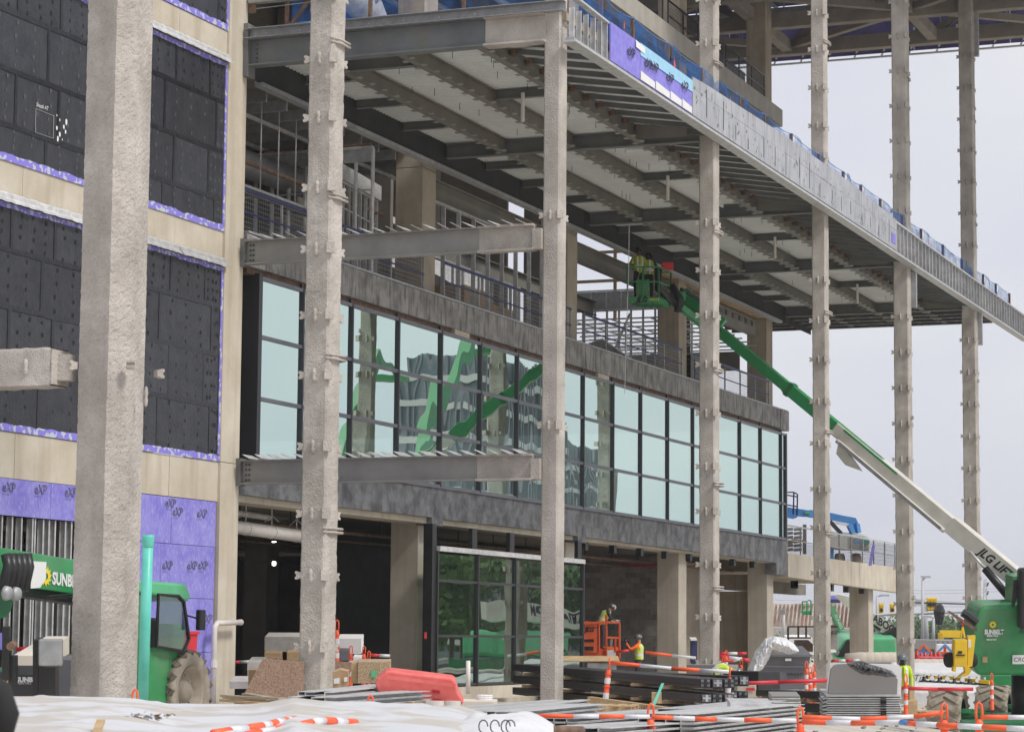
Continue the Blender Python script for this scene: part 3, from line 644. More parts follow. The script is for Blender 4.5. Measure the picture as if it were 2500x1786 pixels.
# sprayed stub beam at the left
sb = thing('stub_beam', 'thick sprayed beam stub running off the left edge beside the nearest column', 'beam', (32.6, 20.4, 5.6))
mb = B(); N_ = 60
def sbf(u, v):
    y = 20.32+4.5*u; a = v*4; i = int(a) % 4; f_ = a-int(a); cs = [(32.42, 5.66), (32.42, 6.24), (32.95, 6.24), (32.95, 5.66), (32.42, 5.66)]
    x0, z0 = cs[i]; x1, z1 = cs[i+1]; x_ = x0+(x1-x0)*f_; z_ = z0+(z1-z0)*f_; q = Vector((x_*8, y*8, z_*8)); d = .014*noise.noise(q)
    return (x_+d, y, z_+.014*noise.noise(q+Vector((5, 0, 0))))
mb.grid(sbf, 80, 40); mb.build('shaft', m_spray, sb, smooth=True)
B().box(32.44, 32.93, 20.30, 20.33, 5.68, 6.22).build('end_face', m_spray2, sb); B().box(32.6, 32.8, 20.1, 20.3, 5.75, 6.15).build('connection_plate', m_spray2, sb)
for y_ in (20.75, 21.25): inst('lump', lumpM, sb, (32.42-sb.location.x, y_-sb.location.y, .34), (0, 0, 0), (1, 1, 1))

# ================================================================ short beams wall to column
tabM = B().add([(-.30, 0, 0), (.20, 0, 0), (.20, .26, .09), (-.30, .22, .09), (-.30, 0, .014), (.20, 0, .014), (.20, .26, .105), (-.30, .22, .105)], [(0, 3, 2, 1), (4, 5, 6, 7), (0, 1, 5, 4), (1, 2, 6, 5), (2, 3, 7, 6), (3, 0, 4, 7)]).build('t', m_galv)
tabD = tabM.data; bpy.data.objects.remove(tabM)
for z0, z1, lb in ((5.43, 6.0, 'lower'), (10.66, 11.24, 'middle')):
    t = thing('tie_beam', {'lower': 'lower bare steel beam from the concrete pilaster to the pale corner column, tabs on top', 'middle': 'middle bare steel beam from pilaster to pale corner column, under the long canopy beam'}[lb], 'steel beam', (52.1, 27.4, z0), 0, 'short tie beams')
    h = z1-z0
    B().ibeam((52.1, 21.3, z0+h/2), (52.1, 27.3, z0+h/2), .26, h, .03, .02).build('web', m_steel_b, t)
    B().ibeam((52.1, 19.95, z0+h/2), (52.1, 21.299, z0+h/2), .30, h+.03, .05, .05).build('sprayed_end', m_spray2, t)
    B().box(51.95, 52.25, 27.28, 27.42, z0-.04, z1+.04).build('end_plate', m_steel, t)
    for k in range(4):
        for j in (0, 1): B().cyl((52.075, 27.18-.0-j*.08, z0+.1+k*.12), (52.05, 27.18-j*.08, z0+.1+k*.12), .022, 6).build('bolt', m_black, t)
    for k in range(22): inst('deck_tab', tabD, t, (-.02, -.45-k*.325, h+.012), (0, 0, R(rz_(-12, 6))), (1, .8, 1))
    B().box(51.98, 52.22, 19.75, 19.96, z0+.0, z1-.1).build('bracket', m_spray2, t)

# ================================================================ canopy
cp = thing('steel_canopy', 'long steel canopy with ribbed deck, grey beams and an unfinished fascia', 'canopy', (78, 23, 15))
XE = 105.6
# ribbed deck: one corrugated sheet
prof = []; x_ = 52.3; q = 0
while x_ < XE:
    prof += [(x_, 15.96), (x_+.09, 15.96), (x_+.115, 15.895), (x_+.175, 15.895)]; x_ += .2
dk = B(); nP = len(prof)
dk.v = [(x, 19.3, z) for x, z in prof]+[(x, 27.33, z) for x, z in prof]
dk.f = [(i, i+1, nP+i+1, nP+i) for i in range(nP-1)]; dk.m = [0]*(nP-1); dk.build('ribbed_deck', m_deck, cp)
B().box(52.2, XE+.2, 19.25, 27.4, 15.97, 16.16).build('topping', m_conc_col, cp)
tab2 = B().box(-.055, .065, -.075, .075, -.025, .0).build('t', m_steel_b); tab2d = tab2.data; bpy.data.objects.remove(tab2)
# lengthwise beams
def lbeam(y, x0, x1, zb, mt, wd=.20):
    bmo = B().ibeam((x0, y, (zb+15.88)/2), (x1, y, (zb+15.88)/2), wd, 15.88-zb, .02, .014).build('beam', mt, cp)
    n_ = int((x1-x0)/.74)
    for k in range(n_):
        for s_ in (-1, 1):
            xk = x0+.35+k*.74+(.0 if s_ < 0 else .3)
            inst('tab', tab2d, bmo, (xk-78, y+s_*(wd/2+.05)-23, zb-15+.012), (0, 0, R(90)))
for y in (21.42, 23.45, 25.5):
    for a, c in zip((52.3, 64.35, 76.5, 88.6, 101.2), (64.15, 76.3, 88.4, 101.0, XE)): lbeam(y, a, c, 15.50, m_steel_w)
for x_ in (52.1, 64.25, 76.4, 88.5, 101.1):
    zb = 15.46
    if x_ == 52.1: continue
    B().ibeam((x_, 19.75, (zb+15.86)/2), (x_, 27.3, (zb+15.86)/2), .24, 15.86-zb, .025, .016).build('girder', m_steel, cp)
    for y in (21.42, 23.45, 25.5):
        B().box(x_-.125, x_-.1, y+.11, y+.13, 15.52, 15.84).build('bolt_plate', m_black, cp)
# big end beam over the pale column
eb = thing('end_beam', 'top bare steel beam closing the near end of the canopy', 'steel beam', (52.1, 27.4, 15.4))
B().ibeam((52.1, 21.2, 15.80), (52.1, 27.3, 15.80), .34, .66, .03, .02).build('web', m_steel_t, eb)
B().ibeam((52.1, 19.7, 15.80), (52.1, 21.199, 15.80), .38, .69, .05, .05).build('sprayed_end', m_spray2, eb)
B().chan((51.93, 19.2, 16.24), (51.93, 27.35, 16.24), .2, .24, .015, side=-1).build('edge_channel', m_galv_d, eb)
B().box(51.9, 52.3, 27.28, 27.45, 15.2, 16.5).build('end_plate', m_steel, eb)
for k in range(5): B().cyl((52.07, 27.12, 15.56+k*.11), (52.03, 27.12, 15.56+k*.11), .024, 6).build('bolt', m_rust, eb)
for k in range(7): B().cyl((51.91, 21.4+k*.9, 16.22), (51.90, 21.4+k*.9, 16.22), .018, 6).build('bolt', m_galv, eb)
ca = thing('bracket_arm', 'short grey steel arm projecting from the pilaster above the end beam', 'steel arm', (52.1, 27.3, 17.2))
B().box(52.0, 52.2, 25.0, 27.35, 17.02, 17.18).build('arm', m_steel_b, ca); B().box(52.13, 52.16, 27.2, 27.38, 16.8, 17.5).build('rusty_plate', m_rust, ca)
# outriggers at the wall side, dark upstand, mid noggings
for k in range(18):
    x_ = 55.1+k*3.03
    if x_ > XE-1 or min(abs(x_-g) for g in (64.25, 76.4, 88.5, 101.1)) < 1: continue
    B().ibeam((x_, 25.6, 15.78), (x_, 27.3, 15.78), .15, .22, .015, .012).build('outrigger', m_steel, cp)
for k in range(4):
    x_ = 58.2+k*12.1; B().ibeam((x_, 21.5, 15.76), (x_, 23.4, 15.76), .16, .24, .015, .012).build('nogging', m_steel, cp)
    B().cyl((x_-.1, 22.6, 15.0), (x_-.1, 22.6, 15.75), .05, 10).build('drain_stub', m_pvc, cp)
B().ibeam((53.6, 23.5, 15.70), (53.6, 25.45, 15.70), .2, .34, .018, .014).build('nogging', m_steel, cp)
for k in range(9):
    x_ = 52.4+k*5.9; B().box(x_, x_+5.88, 27.34, 27.38, 15.22, 15.95).build('dark_upstand', m_blackd, cp)
for k in range(9):
    x_ = 52.6+k*5.3; B().box(x_, x_+5.27, 27.22, 27.44, 15.10, 15.20).build('soffit_angle', m_galv_d, cp)
    B().box(x_, x_+5.27, 27.385, 27.45, 15.205, 15.32).build('taped_strip', m_greyb, cp)
B().box(84, 100.4, 27.45, 28.6, 15.33, 15.37).build('plywood_soffit', m_wood, cp)
pnl = B().box(74.9, 75.4, 22.4, 22.43, 15.62, 15.84).build('white_sign_plate', m_paper, cp)
for x_ in (65.2, 77.3): B().box(x_-.02, x_, 21.65, 22.25, 15.56, 15.78).build('light_opening', m_paper, cp)
# far end joists
for i, x_ in enumerate((102.3, 103.4, 104.5, 105.6)):
    jo = B().ibeam((x_, 19.4, 15.66), (x_, 31.0, 15.66), .16, .42, .02, .014).build('end_joist', m_steel, cp)
    for k in range(14): inst('tab', tab2d, jo, (x_-78-.12, 19.9+k*.8-23, 15.45-15+.01))
B().box(101.5, 105.8, 27.4, 31.2, 15.9, 16.1).build('topping', m_conc_col, cp)
# rod studs hanging from the deck
rd = B()
for k in range(90):
    x_, y_ = rz_(53, 100), rz_(21.6, 25.3); rd.bar((x_, y_, 15.72), (x_, y_, 15.93), .012, .012, up=(1, 0, 0))
struct(rd.build('hanger_rods', m_black, cp), 'stuff')
# outrigger fins to the fascia
fin = B().ibeam((0, 2.15, .40), (0, 0, .06), .07, .13, .012, .01).build('fin', m_steel, None); fd = fin.data; bpy.data.objects.remove(fin)
knob = B().box(-.08, .08, 2.05, 2.18, .28, .46).build('k', m_rust, None); kd = knob.data; bpy.data.objects.remove(knob)
k = 0; x_ = 53.1
while x_ < 105.4:
    if min(abs(x_-g) for g in (64.25, 76.4, 88.5, 101.1)) > .35:
        f_ = inst('fin', fd, cp, (x_-78, 19.2-23, 15.45-15)); inst('end_cleat', kd, f_, (0, 0, 0))
    x_ += 1.045
for g in (64.25, 76.4, 88.5, 101.1):
    B().prism([(19.85, 15.46), (21.3, 15.46), (21.3, 15.86), (19.85, 15.80)], (g-.9, 0, 0), (0, 1, 0), (0, 0, 1), (.016, 0, 0)).build('knee_plate', m_steel_w, cp)

# ================================================================ fascia
fa = thing('fascia', 'long fascia of grey scratched boards, purple printed boards and open galvanized studs', 'fascia', (78, 19, 15.4))
YA = 19.05
B().box(52.0, 112.3, YA-.10, YA+.22, 15.40, 15.445).build('bottom_angle', m_galv, fa)
B().box(52.0, 112.3, YA-.06, YA+.15, 15.448, 15.50).build('bottom_track', m_galv_d, fa)
tops = [(52.1, 16.28), (54.5, 16.45), (61.0, 16.42), (61.05, 16.56), (70, 16.74), (78, 16.76), (85.3, 16.60), (98, 16.52), (112, 16.52)]
def tz(x):
    for (a, za), (c, zc_) in zip(tops, tops[1:]):
        if a <= x <= c: return za+(zc_-za)*(x-a)/(c-a)
    return tops[-1][1]
def stud(x, name='stud'):
    B().chan((x, YA+.05, 15.505), (x, YA+.05, tz(x)-.05), .045, .12, .008, up=(0, 1, 0)).build(name, m_galv, fa)
for x_ in (52.15, 52.62, 53.1, 53.6, 54.05, 54.45): stud(x_)
x_ = 85.4
while x_ < 112.1:
    stud(x_); x_ += .62
for a, c in ((52.05, 54.5), (85.3, 92), (92.01, 99), (99.01, 105.5), (105.51, 112.2)):
    B().prism([(a, tz(a)-.05), (c, tz(c)-.05), (c, tz(c)), (a, tz(a))], (0, YA-.05, 0), (1, 0, 0), (0, 0, 1), (0, .17, 0)).build('top_track', m_galv, fa)
pb = [54.5, 56.7, 57.9, 59.1, 60.1, 61.0]
for a, c in zip(pb, pb[1:]):
    zc1, zc2 = tz(a)-(.28 if a > 56 else .0), tz(c)-(.28 if a > 56 else 0)
    B().prism([(a+.006, 15.52), (c-.006, 15.52), (c-.006, zc2), (a+.006, zc1)], (0, YA-.08+rz_(0, .01), 0), (1, 0, 0), (0, 0, 1), (0, .03, 0)).build('purple_board', m_purple, fa)
    if a > 56:
        B().prism([(a+.003, zc1-.03), (c-.003, zc2-.03), (c-.003, zc2+.28), (a+.003, zc1+.28)], (0, YA-.094, 0), (1, 0, 0), (0, 0, 1), (0, .012, 0)).build('blue_strip', m_cyan, fa)
        B().prism([(a+.02, 15.53), (c-.05, 15.53), (c-.05, 15.70), (a+.02, 15.75)], (0, YA-.092, 0), (1, 0, 0), (0, 0, 1), (0, .008, 0)).build('paper_label', m_paper, fa)
for px, py in ((1532, 132), (1574, 160), (1590, 168), (1628, 195), (1664, 214)):
    p = at(px, py, Y=YA-.1); text('eXP', .34, m_ink, fa, (p.x, YA-.1, p.z), (1, 0, 0), (0, 0, 1), 'print_mark', shear=.15, bold=.005)
    text('SHEATHING', .055, m_ink, fa, (p.x+.02, YA-.1, p.z-.09), (1, 0, 0), (0, 0, 1), 'print_mark')
B().prism([(56.3, 16.25), (57.0, 16.22), (57.0, 16.38), (56.3, 16.42)], (0, YA-.11, 0), (1, 0, 0), (0, 0, 1), (0, .008, 0)).build('paper_label', m_paper, fa)
x_ = 61.04; gi = 0
gb = []
while x_ < 85.0:
    c = min(x_+1.22*(1.3 if gi % 3 == 1 else 1), 85.2); gb.append(c)
    zm = 16.22
    B().prism([(x_+.005, 15.52), (c-.005, 15.52), (c-.005, zm), (x_+.005, zm)], (0, YA-.085+rz_(0, .008), 0), (1, 0, 0), (0, 0, 1), (0, .03, 0)).build('grey_board', m_greyb, fa)
    B().prism([(x_+.005, zm+.008), (c-.005, zm+.008), (c-.005, tz(c)), (x_+.005, tz(x_))], (0, YA-.085+rz_(0, .008), 0), (1, 0, 0), (0, 0, 1), (0, .03, 0)).build('grey_board', m_greyb, fa)
    x_ = c; gi += 1
sc_ = B()
for c in gb[:-1]:
    z0 = 15.56+rz_(0, .25); z1 = z0+rz_(.3, .8); xx = c+rz_(-.03, .03); sc_.prism([(xx-.02, z0), (xx+.02, z0), (xx+.015, min(z1, 16.5)), (xx-.02, min(z1, 16.5))], (0, YA-.091, 0), (1, 0, 0), (0, 0, 1), (0, .006, 0))
    for k in range(9):
        xx = c-rz_(.1, 1.1); zz = rz_(15.6, 16.45); r_ = rz_(.008, .026); sc_.add([(xx-r_, YA-.0885, zz-r_*2), (xx+r_, YA-.0885, zz-r_*1.4), (xx+r_, YA-.0885, zz+r_*2), (xx-r_, YA-.0885, zz+r_*1.5)], [(0, 1, 2, 3)])
struct(sc_.build('sealant_marks', m_tape, fa), 'stuff')
B().box(84.35, 84.95, YA-.095, YA-.09, 15.7, 16.05).build('purple_patch', m_purple, fa)

# ================================================================ edge netting
nt_ = thing('edge_netting', 'sagging blue debris netting on brown posts above the fascia', 'netting', (78, 19.4, 16.5))
_unused = 0
px_ = [57.37, 60.23, 63.2, 66.87, 69.48, 72.55, 75.9, 79.15, 81.63, 84.54, 88.0, 91.27, 95.27, 99.03, 103.6, 106.5, 109.8]
for x_ in [52.6, 55.0]+px_: B().bar((x_, 19.4, 16.1), (x_, 19.4, 17.28), .09, .09).build('post', m_rust, nt_)
allx = [52.6, 55.0]+px_
for a, c in zip(allx, allx[1:]):
    sag = rz_(.03, .16) if a > 63 else rz_(.04, .12)
    def nf(u, v, a=a, c=c, sag=sag):
        x = a+(c-a)*u; top = 17.24-sag*4*u*(1-u)*(1+.3*math.sin(u*7)); bot = tz(x)-.25
        return (x, 19.34+.06*math.sin(u*9+a)+.05*math.sin(v*5+u*4), bot+(top-bot)*v)
    B().grid(nf, 14, 4).build('net_panel', m_net2, nt_, smooth=True)
    B().tube([(a+(c-a)*i/8, 19.36, 17.26-sag*1.1*4*(i/8)*(1-i/8)) for i in range(9)], .012, 5).build('cable', m_blue, nt_)
rib = B()
def ribbon(x, y, z, s=1):
    mb = B(); q = Vector((x, y, z))
    for k in range(4):
        a = rz_(-.05, .05); mb.add([q+Vector((a, 0, 0)), q+Vector((a+.05, .02, 0)), q+Vector((a+.05+rz_(-.03, .03), rz_(-.03, .03), -.25*s*rz_(.6, 1.2))), q+Vector((a-.01, 0, -.28*s*rz_(.6, 1.2)))], [(0, 1, 2, 3)])
    return mb
for x_ in (56.4, 60.4, 65.6, 73.0, 79.4, 84.9, 92.1): ribbon(x_, 19.28, 16.98, 1.2).build('orange_ribbon', m_hor := m_orange_p, nt_)
# netting along the near end
for a, c in ((19.4, 21.8), (21.8, 24.2), (24.2, 26.3)):
    def nf(u, v, a=a, c=c):
        y = a+(c-a)*u; return (52.2+.05*math.sin(u*8), y, 16.3+(1.35-.25*4*u*(1-u))*v)
    B().grid(nf, 14, 4).build('net_panel', m_net, nt_, smooth=True)
for y_ in (19.4, 21.8, 24.2, 26.4): B().bar((52.2, y_, 16.2), (52.2, y_, 17.9), .07, .09).build('post', m_rust, nt_)
for z_ in (16.9, 17.5): B().tube([(52.15, 19.4, z_+.3), (52.15, 23, z_+.12), (52.15, 27.3, z_)], .012, 5).build('cable', m_galv_d, nt_)
B().bar((52.2, 25.5, 17.4), (52.2, 26.4, 16.3), .06, .08).build('brace', m_rust, nt_)
for y_ in (25.3, 22.9, 20.7): ribbon(52.1, y_, 17.2, 1.4).build('orange_ribbon', m_orange_p, nt_)
bxs = tag(B().box(52.4, 55, 25.9, 26.5, 16.2, 16.55).build('insulation_pack', [m_cyan]), 'pale blue boxed pack lying on the near canopy edge', 'pack')

# ================================================================ services above the canopy (level three)
du = thing('air_duct', 'large shiny spiral duct bending under the fourth floor', 'duct', (58, 30, 22))
mb = B(); mb.tube([(54.5, 31, 20.6), (58, 29.6, 20.3), (62, 28.8, 19.4), (64, 28.6, 17.2)], .45, 20); mb.build('trunk', m_galv, du, smooth=True)
for i in range(14):
    t_ = i/13; x_ = 54.6+7*t_; B().tube([(54.6+.55*i, 31-.18*i, 20.55-.045*i-.02*max(0, i-7)), (54.66+.55*i, 30.98-.18*i, 20.54-.045*i-.02*max(0, i-7))], .475, 16).build('seam_ring', m_galv_d, du)
d2 = thing('vertical_duct', 'upright spiral duct left of the upper concrete column', 'duct', (60.8, 29.4, 16.3))
B().tube([(60.8, 29.4, 16.2), (60.8, 29.4, 23)], .42, 20).build('trunk', m_galv, d2, smooth=True)
d3 = thing('grey_duct', 'long grey round duct below the third floor slab near the pilaster', 'duct', (58, 31, 14.6))
B().cyl((53, 30.6, 14.3), (62, 30.6, 14.5), .38, 18).build('trunk', m_galv_d, d3, smooth=True)
for y_, z_ in ((29.2, 13.9), (29.9, 13.4), (32.2, 14.4)):
    tag(B().cyl((52.6, y_, z_), (64, y_, z_), .06, 8).build('service_pipe', m_rust), {29.2: 'front brown service pipe under the third floor near the pilaster', 29.9: 'lowest brown service pipe under the third floor near the pilaster', 32.2: 'rear brown service pipe beside the grey duct'}[y_], 'pipe')
for i, (y_, z_) in enumerate(((29.5, 22.6), (31.2, 22.3), (33, 22.7))):
    tag(B().cyl((53, y_, z_), (100, y_, z_), .11, 8).build('service_pipe', m_galv_d), ('front', 'middle', 'rear')[i]+' long galvanized pipe under the fourth floor beams', 'pipe')

# ================================================================ level two interior (z 11.5 up)
sw = thing('stud_wall', 'galvanized stud partition standing left on the second floor', 'stud wall', (58, 30, 11.5))
def studline(par, p, q, z0, z1, n, mt=m_galv, rows=(.55,), w_=.09):
    p = Vector(p); q = Vector(q)
    for i in range(n+1):
        c = p+(q-p)*i/n; B().chan((c.x, c.y, z0), (c.x, c.y, z1), .05, w_, .008, up=(q-p).normalized().cross(Vector((0, 0, 1)))).build('stud', mt, par)
    d = (q-p); B().bar((p.x, p.y, z1+.03), (q.x, q.y, z1+.03), w_+.02, .07).build('top_track', mt, par)
    B().bar((p.x, p.y, z0-.0), (q.x, q.y, z0), w_+.02, .05).build('bottom_track', mt, par)
    for r_ in rows: zz = z0+(z1-z0)*r_; B().bar((p.x, p.y, zz), (q.x, q.y, zz), .03, .04).build('bridging_bar', mt, par)
studline(sw, (60.5, 27.9, 0), (60.5, 34, 0), 11.55, 15.1, 12, w_=.14, rows=(.68,))
B().bar((60.4, 27.9, 14.9), (60.4, 34, 14.9), .06, .36).build('header', m_galv_d, sw); B().bar((60.35, 27.9, 15.2), (60.35, 34, 15.2), .07, .05).build('red_edge', m_rust, sw)
sw2 = thing('stud_wall', 'galvanized stud partition with deep header left of the first upper concrete column', 'stud wall', (61, 29, 11.5))
studline(sw2, (58.6, 28.6, 0), (63.6, 29.2, 0), 11.55, 14.2, 10, rows=(.4, .75))
B().bar((58.6, 28.5, 14.45), (63.6, 29.1, 14.45), .1, .42).build('header', m_galv, sw2)
sw6 = thing('stud_wall', 'second row of studs deeper inside, right of the first upper column', 'stud wall', (72, 31, 11.5))
studline(sw6, (68, 31.2, 0), (80, 31.2, 0), 11.55, 14.0, 14, mt=m_galv_d, rows=(.5,))
sw3 = thing('stud_wall', 'row of tall bare studs against the sky between the first two upper columns', 'stud wall', (70, 28.3, 11.5))
studline(sw3, (65.2, 28.3, 0), (75.75, 28.3, 0), 11.55, 14.5, 9, rows=(), w_=.13)
sw4 = thing('stud_wall', 'perforated stud partition and deep header under the raised basket', 'stud wall', (90, 30, 11.5))
studline(sw4, (90, 33.4, 0), (90, 28.0, 0), 11.55, 14.48, 11, rows=(.5, .62), w_=.13)
B().bar((90, 33.4, 14.88), (90, 28.0, 14.88), .12, .72).build('header', m_galv_d, sw4)
for i in range(9): B().bar((89.9, 33.3-i*.62, 14.53), (89.9, 33.3-i*.62, 15.23), .05, .05).build('header_rib', m_galv, sw4)
B().bar((89.88, 33.4, 15.27), (89.88, 28, 15.27), .08, .05).build('top_track', m_galv, sw4)
for k in range(10): B().bar((91+k*1.1, 34.5, 14.3-k*.02), (91+k*1.1, 28.2, 14.3-k*.02), .04, .06).build('ceiling_channel', m_galv, sw4)
for k in range(3): B().bar((90.5, 33-k*1.6, 14.2), (100, 32-k*1.6, 14.1), .04, .05).build('ceiling_channel', m_galv, sw4)
B().bar((90.3, 31.4, 12.6), (90.3, 30.6, 14.4), .05, .08).build('brace', m_galv, sw4)
sw5 = thing('stud_wall', 'dark lower stud frame behind the second floor railing under the basket', 'stud wall', (95, 31, 11.5))
studline(sw5, (96, 35, 0), (96, 29.5, 0), 11.55, 13.4, 9, mt=m_galv_d, rows=(.4,)); B().box(100.5, 100.7, 29.2, 37, 13.2, 14.0).build('dark_header', m_conc_in, sw5)
# upper lengthwise beam and cross beams above level two
ub = thing('roof_beam', 'long grey steel beam joining the upper concrete columns below the canopy', 'steel beam', (84, 28.3, 14.8))
for a, c in ((64.9, 75.85), (76.9, 88.0), (89.05, 100.15)): B().ibeam((a, 28.35, 14.86), (c, 28.35, 14.86), .3, .62, .03, .02).build('web', m_steel_b if a > 85 else m_steel_w, ub)
for i in range(10): B().box(90.3+i*.95, 90.6+i*.95, 28.18, 28.19, 14.85, 15.07).build('web_opening', m_black, ub)
ub2 = thing('far_beam', 'grey steel beam crossing behind the boom under the canopy end', 'steel beam', (92, 33, 13))
B().ibeam((90, 33, 12.9), (101.5, 33, 12.9), .3, .6, .03, .02).build('web', m_steel, ub2)
B().ibeam((66, 32, 14.6), (90, 32, 14.6), .3, .55, .03, .02).build('web', m_steel_w, ub2)
for i in range(2): B().ibeam((96.5+i*2.3, 31, 12.2), (96.5+i*2.3, 31, 15.4), .3, .3, .03, .02, up=(1, 0, 0)).build('post', m_steel, ub2)
# white membrane hung behind
def tarp(u, v): return (68+16*u, 34.0, 14.9-.9*u+.25*math.sin(u*11)+(1.6)*v*(1+.1*math.sin(u*5)))
tag(B().grid(tarp, 30, 4).build('hung_tarp', m_white, smooth=True), 'white tarpaulin draped under the deck edge right of the first upper column', 'tarpaulin')
# level two railings
rl = thing('slab_railing', 'blue topped mesh railing along the second floor edge', 'railing', (77, 27.75, 11.5))
def rail_run(par, x0, x1, y, z, n, h=1.07, mt=m_galv_d, top=None):
    top = top or mt
    for i in range(n+1): x = x0+(x1-x0)*i/n; B().bar((x, y, z), (x, y, z+h+.05), .05, .05).build('post', mt, par)
    B().bar((x0, y-.03, z+h), (x1, y-.03, z+h), .04, .07).build('top_rail', top, par); B().bar((x0, y-.03, z+h*.5), (x1, y-.03, z+h*.5), .03, .04).build('mid_rail', top, par)
    g = B(); k = int((x1-x0)/.1)
    for i in range(k): g.bar((x0+i*.1, y-.02, z+.03), (x0+i*.1, y-.02, z+h), .006, .006)
    for i in range(9): g.bar((x0, y-.021, z+.06+i*.12), (x1, y-.021, z+.06+i*.12), .005, .006)
    struct(g.build('mesh_wires', mt, par), 'stuff')
m_navyrail = mat('navy_rail_paint', (.03, .04, .14), rough=.5)
for a, c, n_ in ((52.5, 63.6, 5), (65.1, 75.7, 4), (77.1, 87.8, 5), (89.2, 99.9, 5)): rail_run(rl, a, c, 27.72, 11.53, n_, top=m_navyrail if a > 60 else m_navyrail)
# timber guard rails against the sky
tr = thing('timber_guardrail', 'pale timber guard rails on posts seen against the sky behind the basket', 'guard rail', (100, 34, 16))
for z_ in (17.2, 18.45): B().bar((100, 38, z_), (100, 30.5, z_), .06, .13).build('rail', m_wood, tr)
for y_ in (31.9, 34.6, 37.2): B().bar((100.1, y_, 15.5), (100.1, y_, 18.6), .12, .12, up=(1, 0, 0)).build('post', m_wood, tr)
B().bar((100, 38, 16.7), (100, 30.5, 16.7), .02, .03).build('cable', m_black, tr)
# stacked goods on level two
def crate(x, y, z, w_, d_, h_, m, lb, nm='carton_stack', cat='cartons', rows=2, cols=2):
    t = thing(nm, lb, cat, (x, y, z))
    for r_ in range(rows):
        for k in range(cols): B().box(k*w_/cols+.01, (k+1)*w_/cols-.01, rz_(0, .04), d_, r_*h_/rows+.01, (r_+1)*h_/rows-.005).build('carton', m, t, world=False)
    return t
crate(69.5, 28.9, 11.53, 2.2, 1.2, 1.1, m_card, 'brown cartons stacked behind bare studs, left on the second floor', cols=2)
crate(72.4, 29.3, 11.53, 2.4, 1.2, .95, m_card, 'lower brown cartons stacked beside the second upper column', cols=3, rows=1)
crate(67.2, 29.6, 11.53, 1.8, 1.0, .8, m_dump, 'dark wrapped pallets just right of the first upper column', nm='dark_pallet', cat='pallet')
crate(93.0, 28.8, 11.53, 2.6, 1.0, 1.5, m_black, 'black ribbed frames stacked on the floor edge left of the last upper column', nm='frame_stack', cat='stack', rows=8, cols=1)
st_ = thing('stud_bundle', 'bundle of galvanized studs leaning on the second floor railing', 'stud bundle', (82, 28.5, 11.5))
for i in range(7): B().bar((80.2+i*.05, 28.2+i*.1, 12.15-.02*i), (84.2, 28.1+i*.1, 11.6), .09, .05).build('stud', m_galv, st_)

# ================================================================ level four guard and upper columns
rl4 = thing('roof_railing', 'dark wire guard railing on the fourth floor parapet', 'railing', (90, 27.8, 24.4))
rail_run(rl4, 86.5, 99.8, 27.85, 24.45, 7, h=1.15, mt=m_black)
rl5 = thing('upper_fence', 'temporary fence on the fourth floor at the top of the picture', 'railing', (80, 27.8, 24.4))
rail_run(rl5, 77.5, 86, 27.9, 24.45, 4, h=2.2, mt=m_black)
tank = tag(B().box(95.2, 98.5, 28.3, 29.2, 24.45, 25.5).build('equipment_box', m_dump, bevel=.05), 'grey equipment box behind the fourth floor railing', 'box')

# ================================================================ high roof
rf = thing('high_roof', 'high roof of sprayed trusses and purple boards above the sky at top right', 'roof', (90, 35, 28))
ZR = 28.1
for i in range(12):
    for j in range(5):
        y0 = 8+i*3.9; x0 = 84+j*4.7
        B().box(x0+.01, x0+4.69, y0+.01, y0+3.88, 30.6+rz_(0, .02), 30.7).build('roof_board', m_roofb, rf)
for x_ in (86.5, 91.5, 96.8, 101.7, 106.6): B().bar((x_, 6, ZR+.3), (x_, 58, ZR+.3), .5, .62).build('cross_chord', m_truss, rf)
for y_ in (10, 16, 22, 28.6, 35, 41.5, 48): B().bar((84, y_, ZR+.35), (107, y_, ZR+.35), .42, .5).build('long_chord', m_truss, rf)
for i, y_ in enumerate((10, 16, 22, 28.6, 35, 41.5)):
    y2 = (16, 22, 28.6, 35, 41.5, 48)[i]
    for xa, xb in ((86.5, 91.5), (96.8, 101.7), (101.7, 106.6)):
        s_ = (i+int(xa)) % 2; B().bar((xa, y_ if s_ else y2, ZR+.4), (xb, y2 if s_ else y_, ZR+.4), .3, .3).build('brace', m_truss, rf)
    B().bar((106.6, y_, ZR+.5), (106.6, (y_+y2)/2, 30.5), .3, .3).build('web_post', m_truss, rf); B().bar((106.6, (y_+y2)/2, 30.5), (106.6, y2, ZR+.5), .3, .3).build('web_post', m_truss, rf)
for k in range(30): y_ = 8.5+k*1.6; B().bar((84, y_, 30.45), (108, y_, 30.45), .05, .2).build('purlin', m_galv_d, rf)
for k in range(10): x_ = 85+k*2.4; B().bar((x_, 7, 30.2), (x_, 55, 30.2), .06, .25).build('sub_purlin', m_galv_d, rf)
for k in range(36):
    y_ = 8+k*1.35; B().bar((104.5+(k % 3)*1.1, y_, ZR+.7), (104.5+(k % 3)*1.1, y_, 30.5), .06, .06, up=(1, 0, 0)).build('hanger_post', m_galv_d, rf)
for k in range(12):
    y_ = 9+k*3.9; B().bar((101.7, y_, ZR+.6), (106.6, y_+1.9, 30.4), .12, .12).build('lattice_bar', m_truss, rf); B().bar((96.8, y_+1.9, ZR+.6), (101.7, y_, 30.4), .12, .12).build('lattice_bar', m_truss, rf)
B().bar((108.2, 6, ZR-.02), (108.2, 58, ZR-.02), .12, .07).build('edge_rail', m_galv, rf)
for k in range(12): B().box(108.0, 108.05, 6+k*4.3, 10.28+k*4.3, ZR+.1, 30.6).build('edge_board', m_roofb, rf)
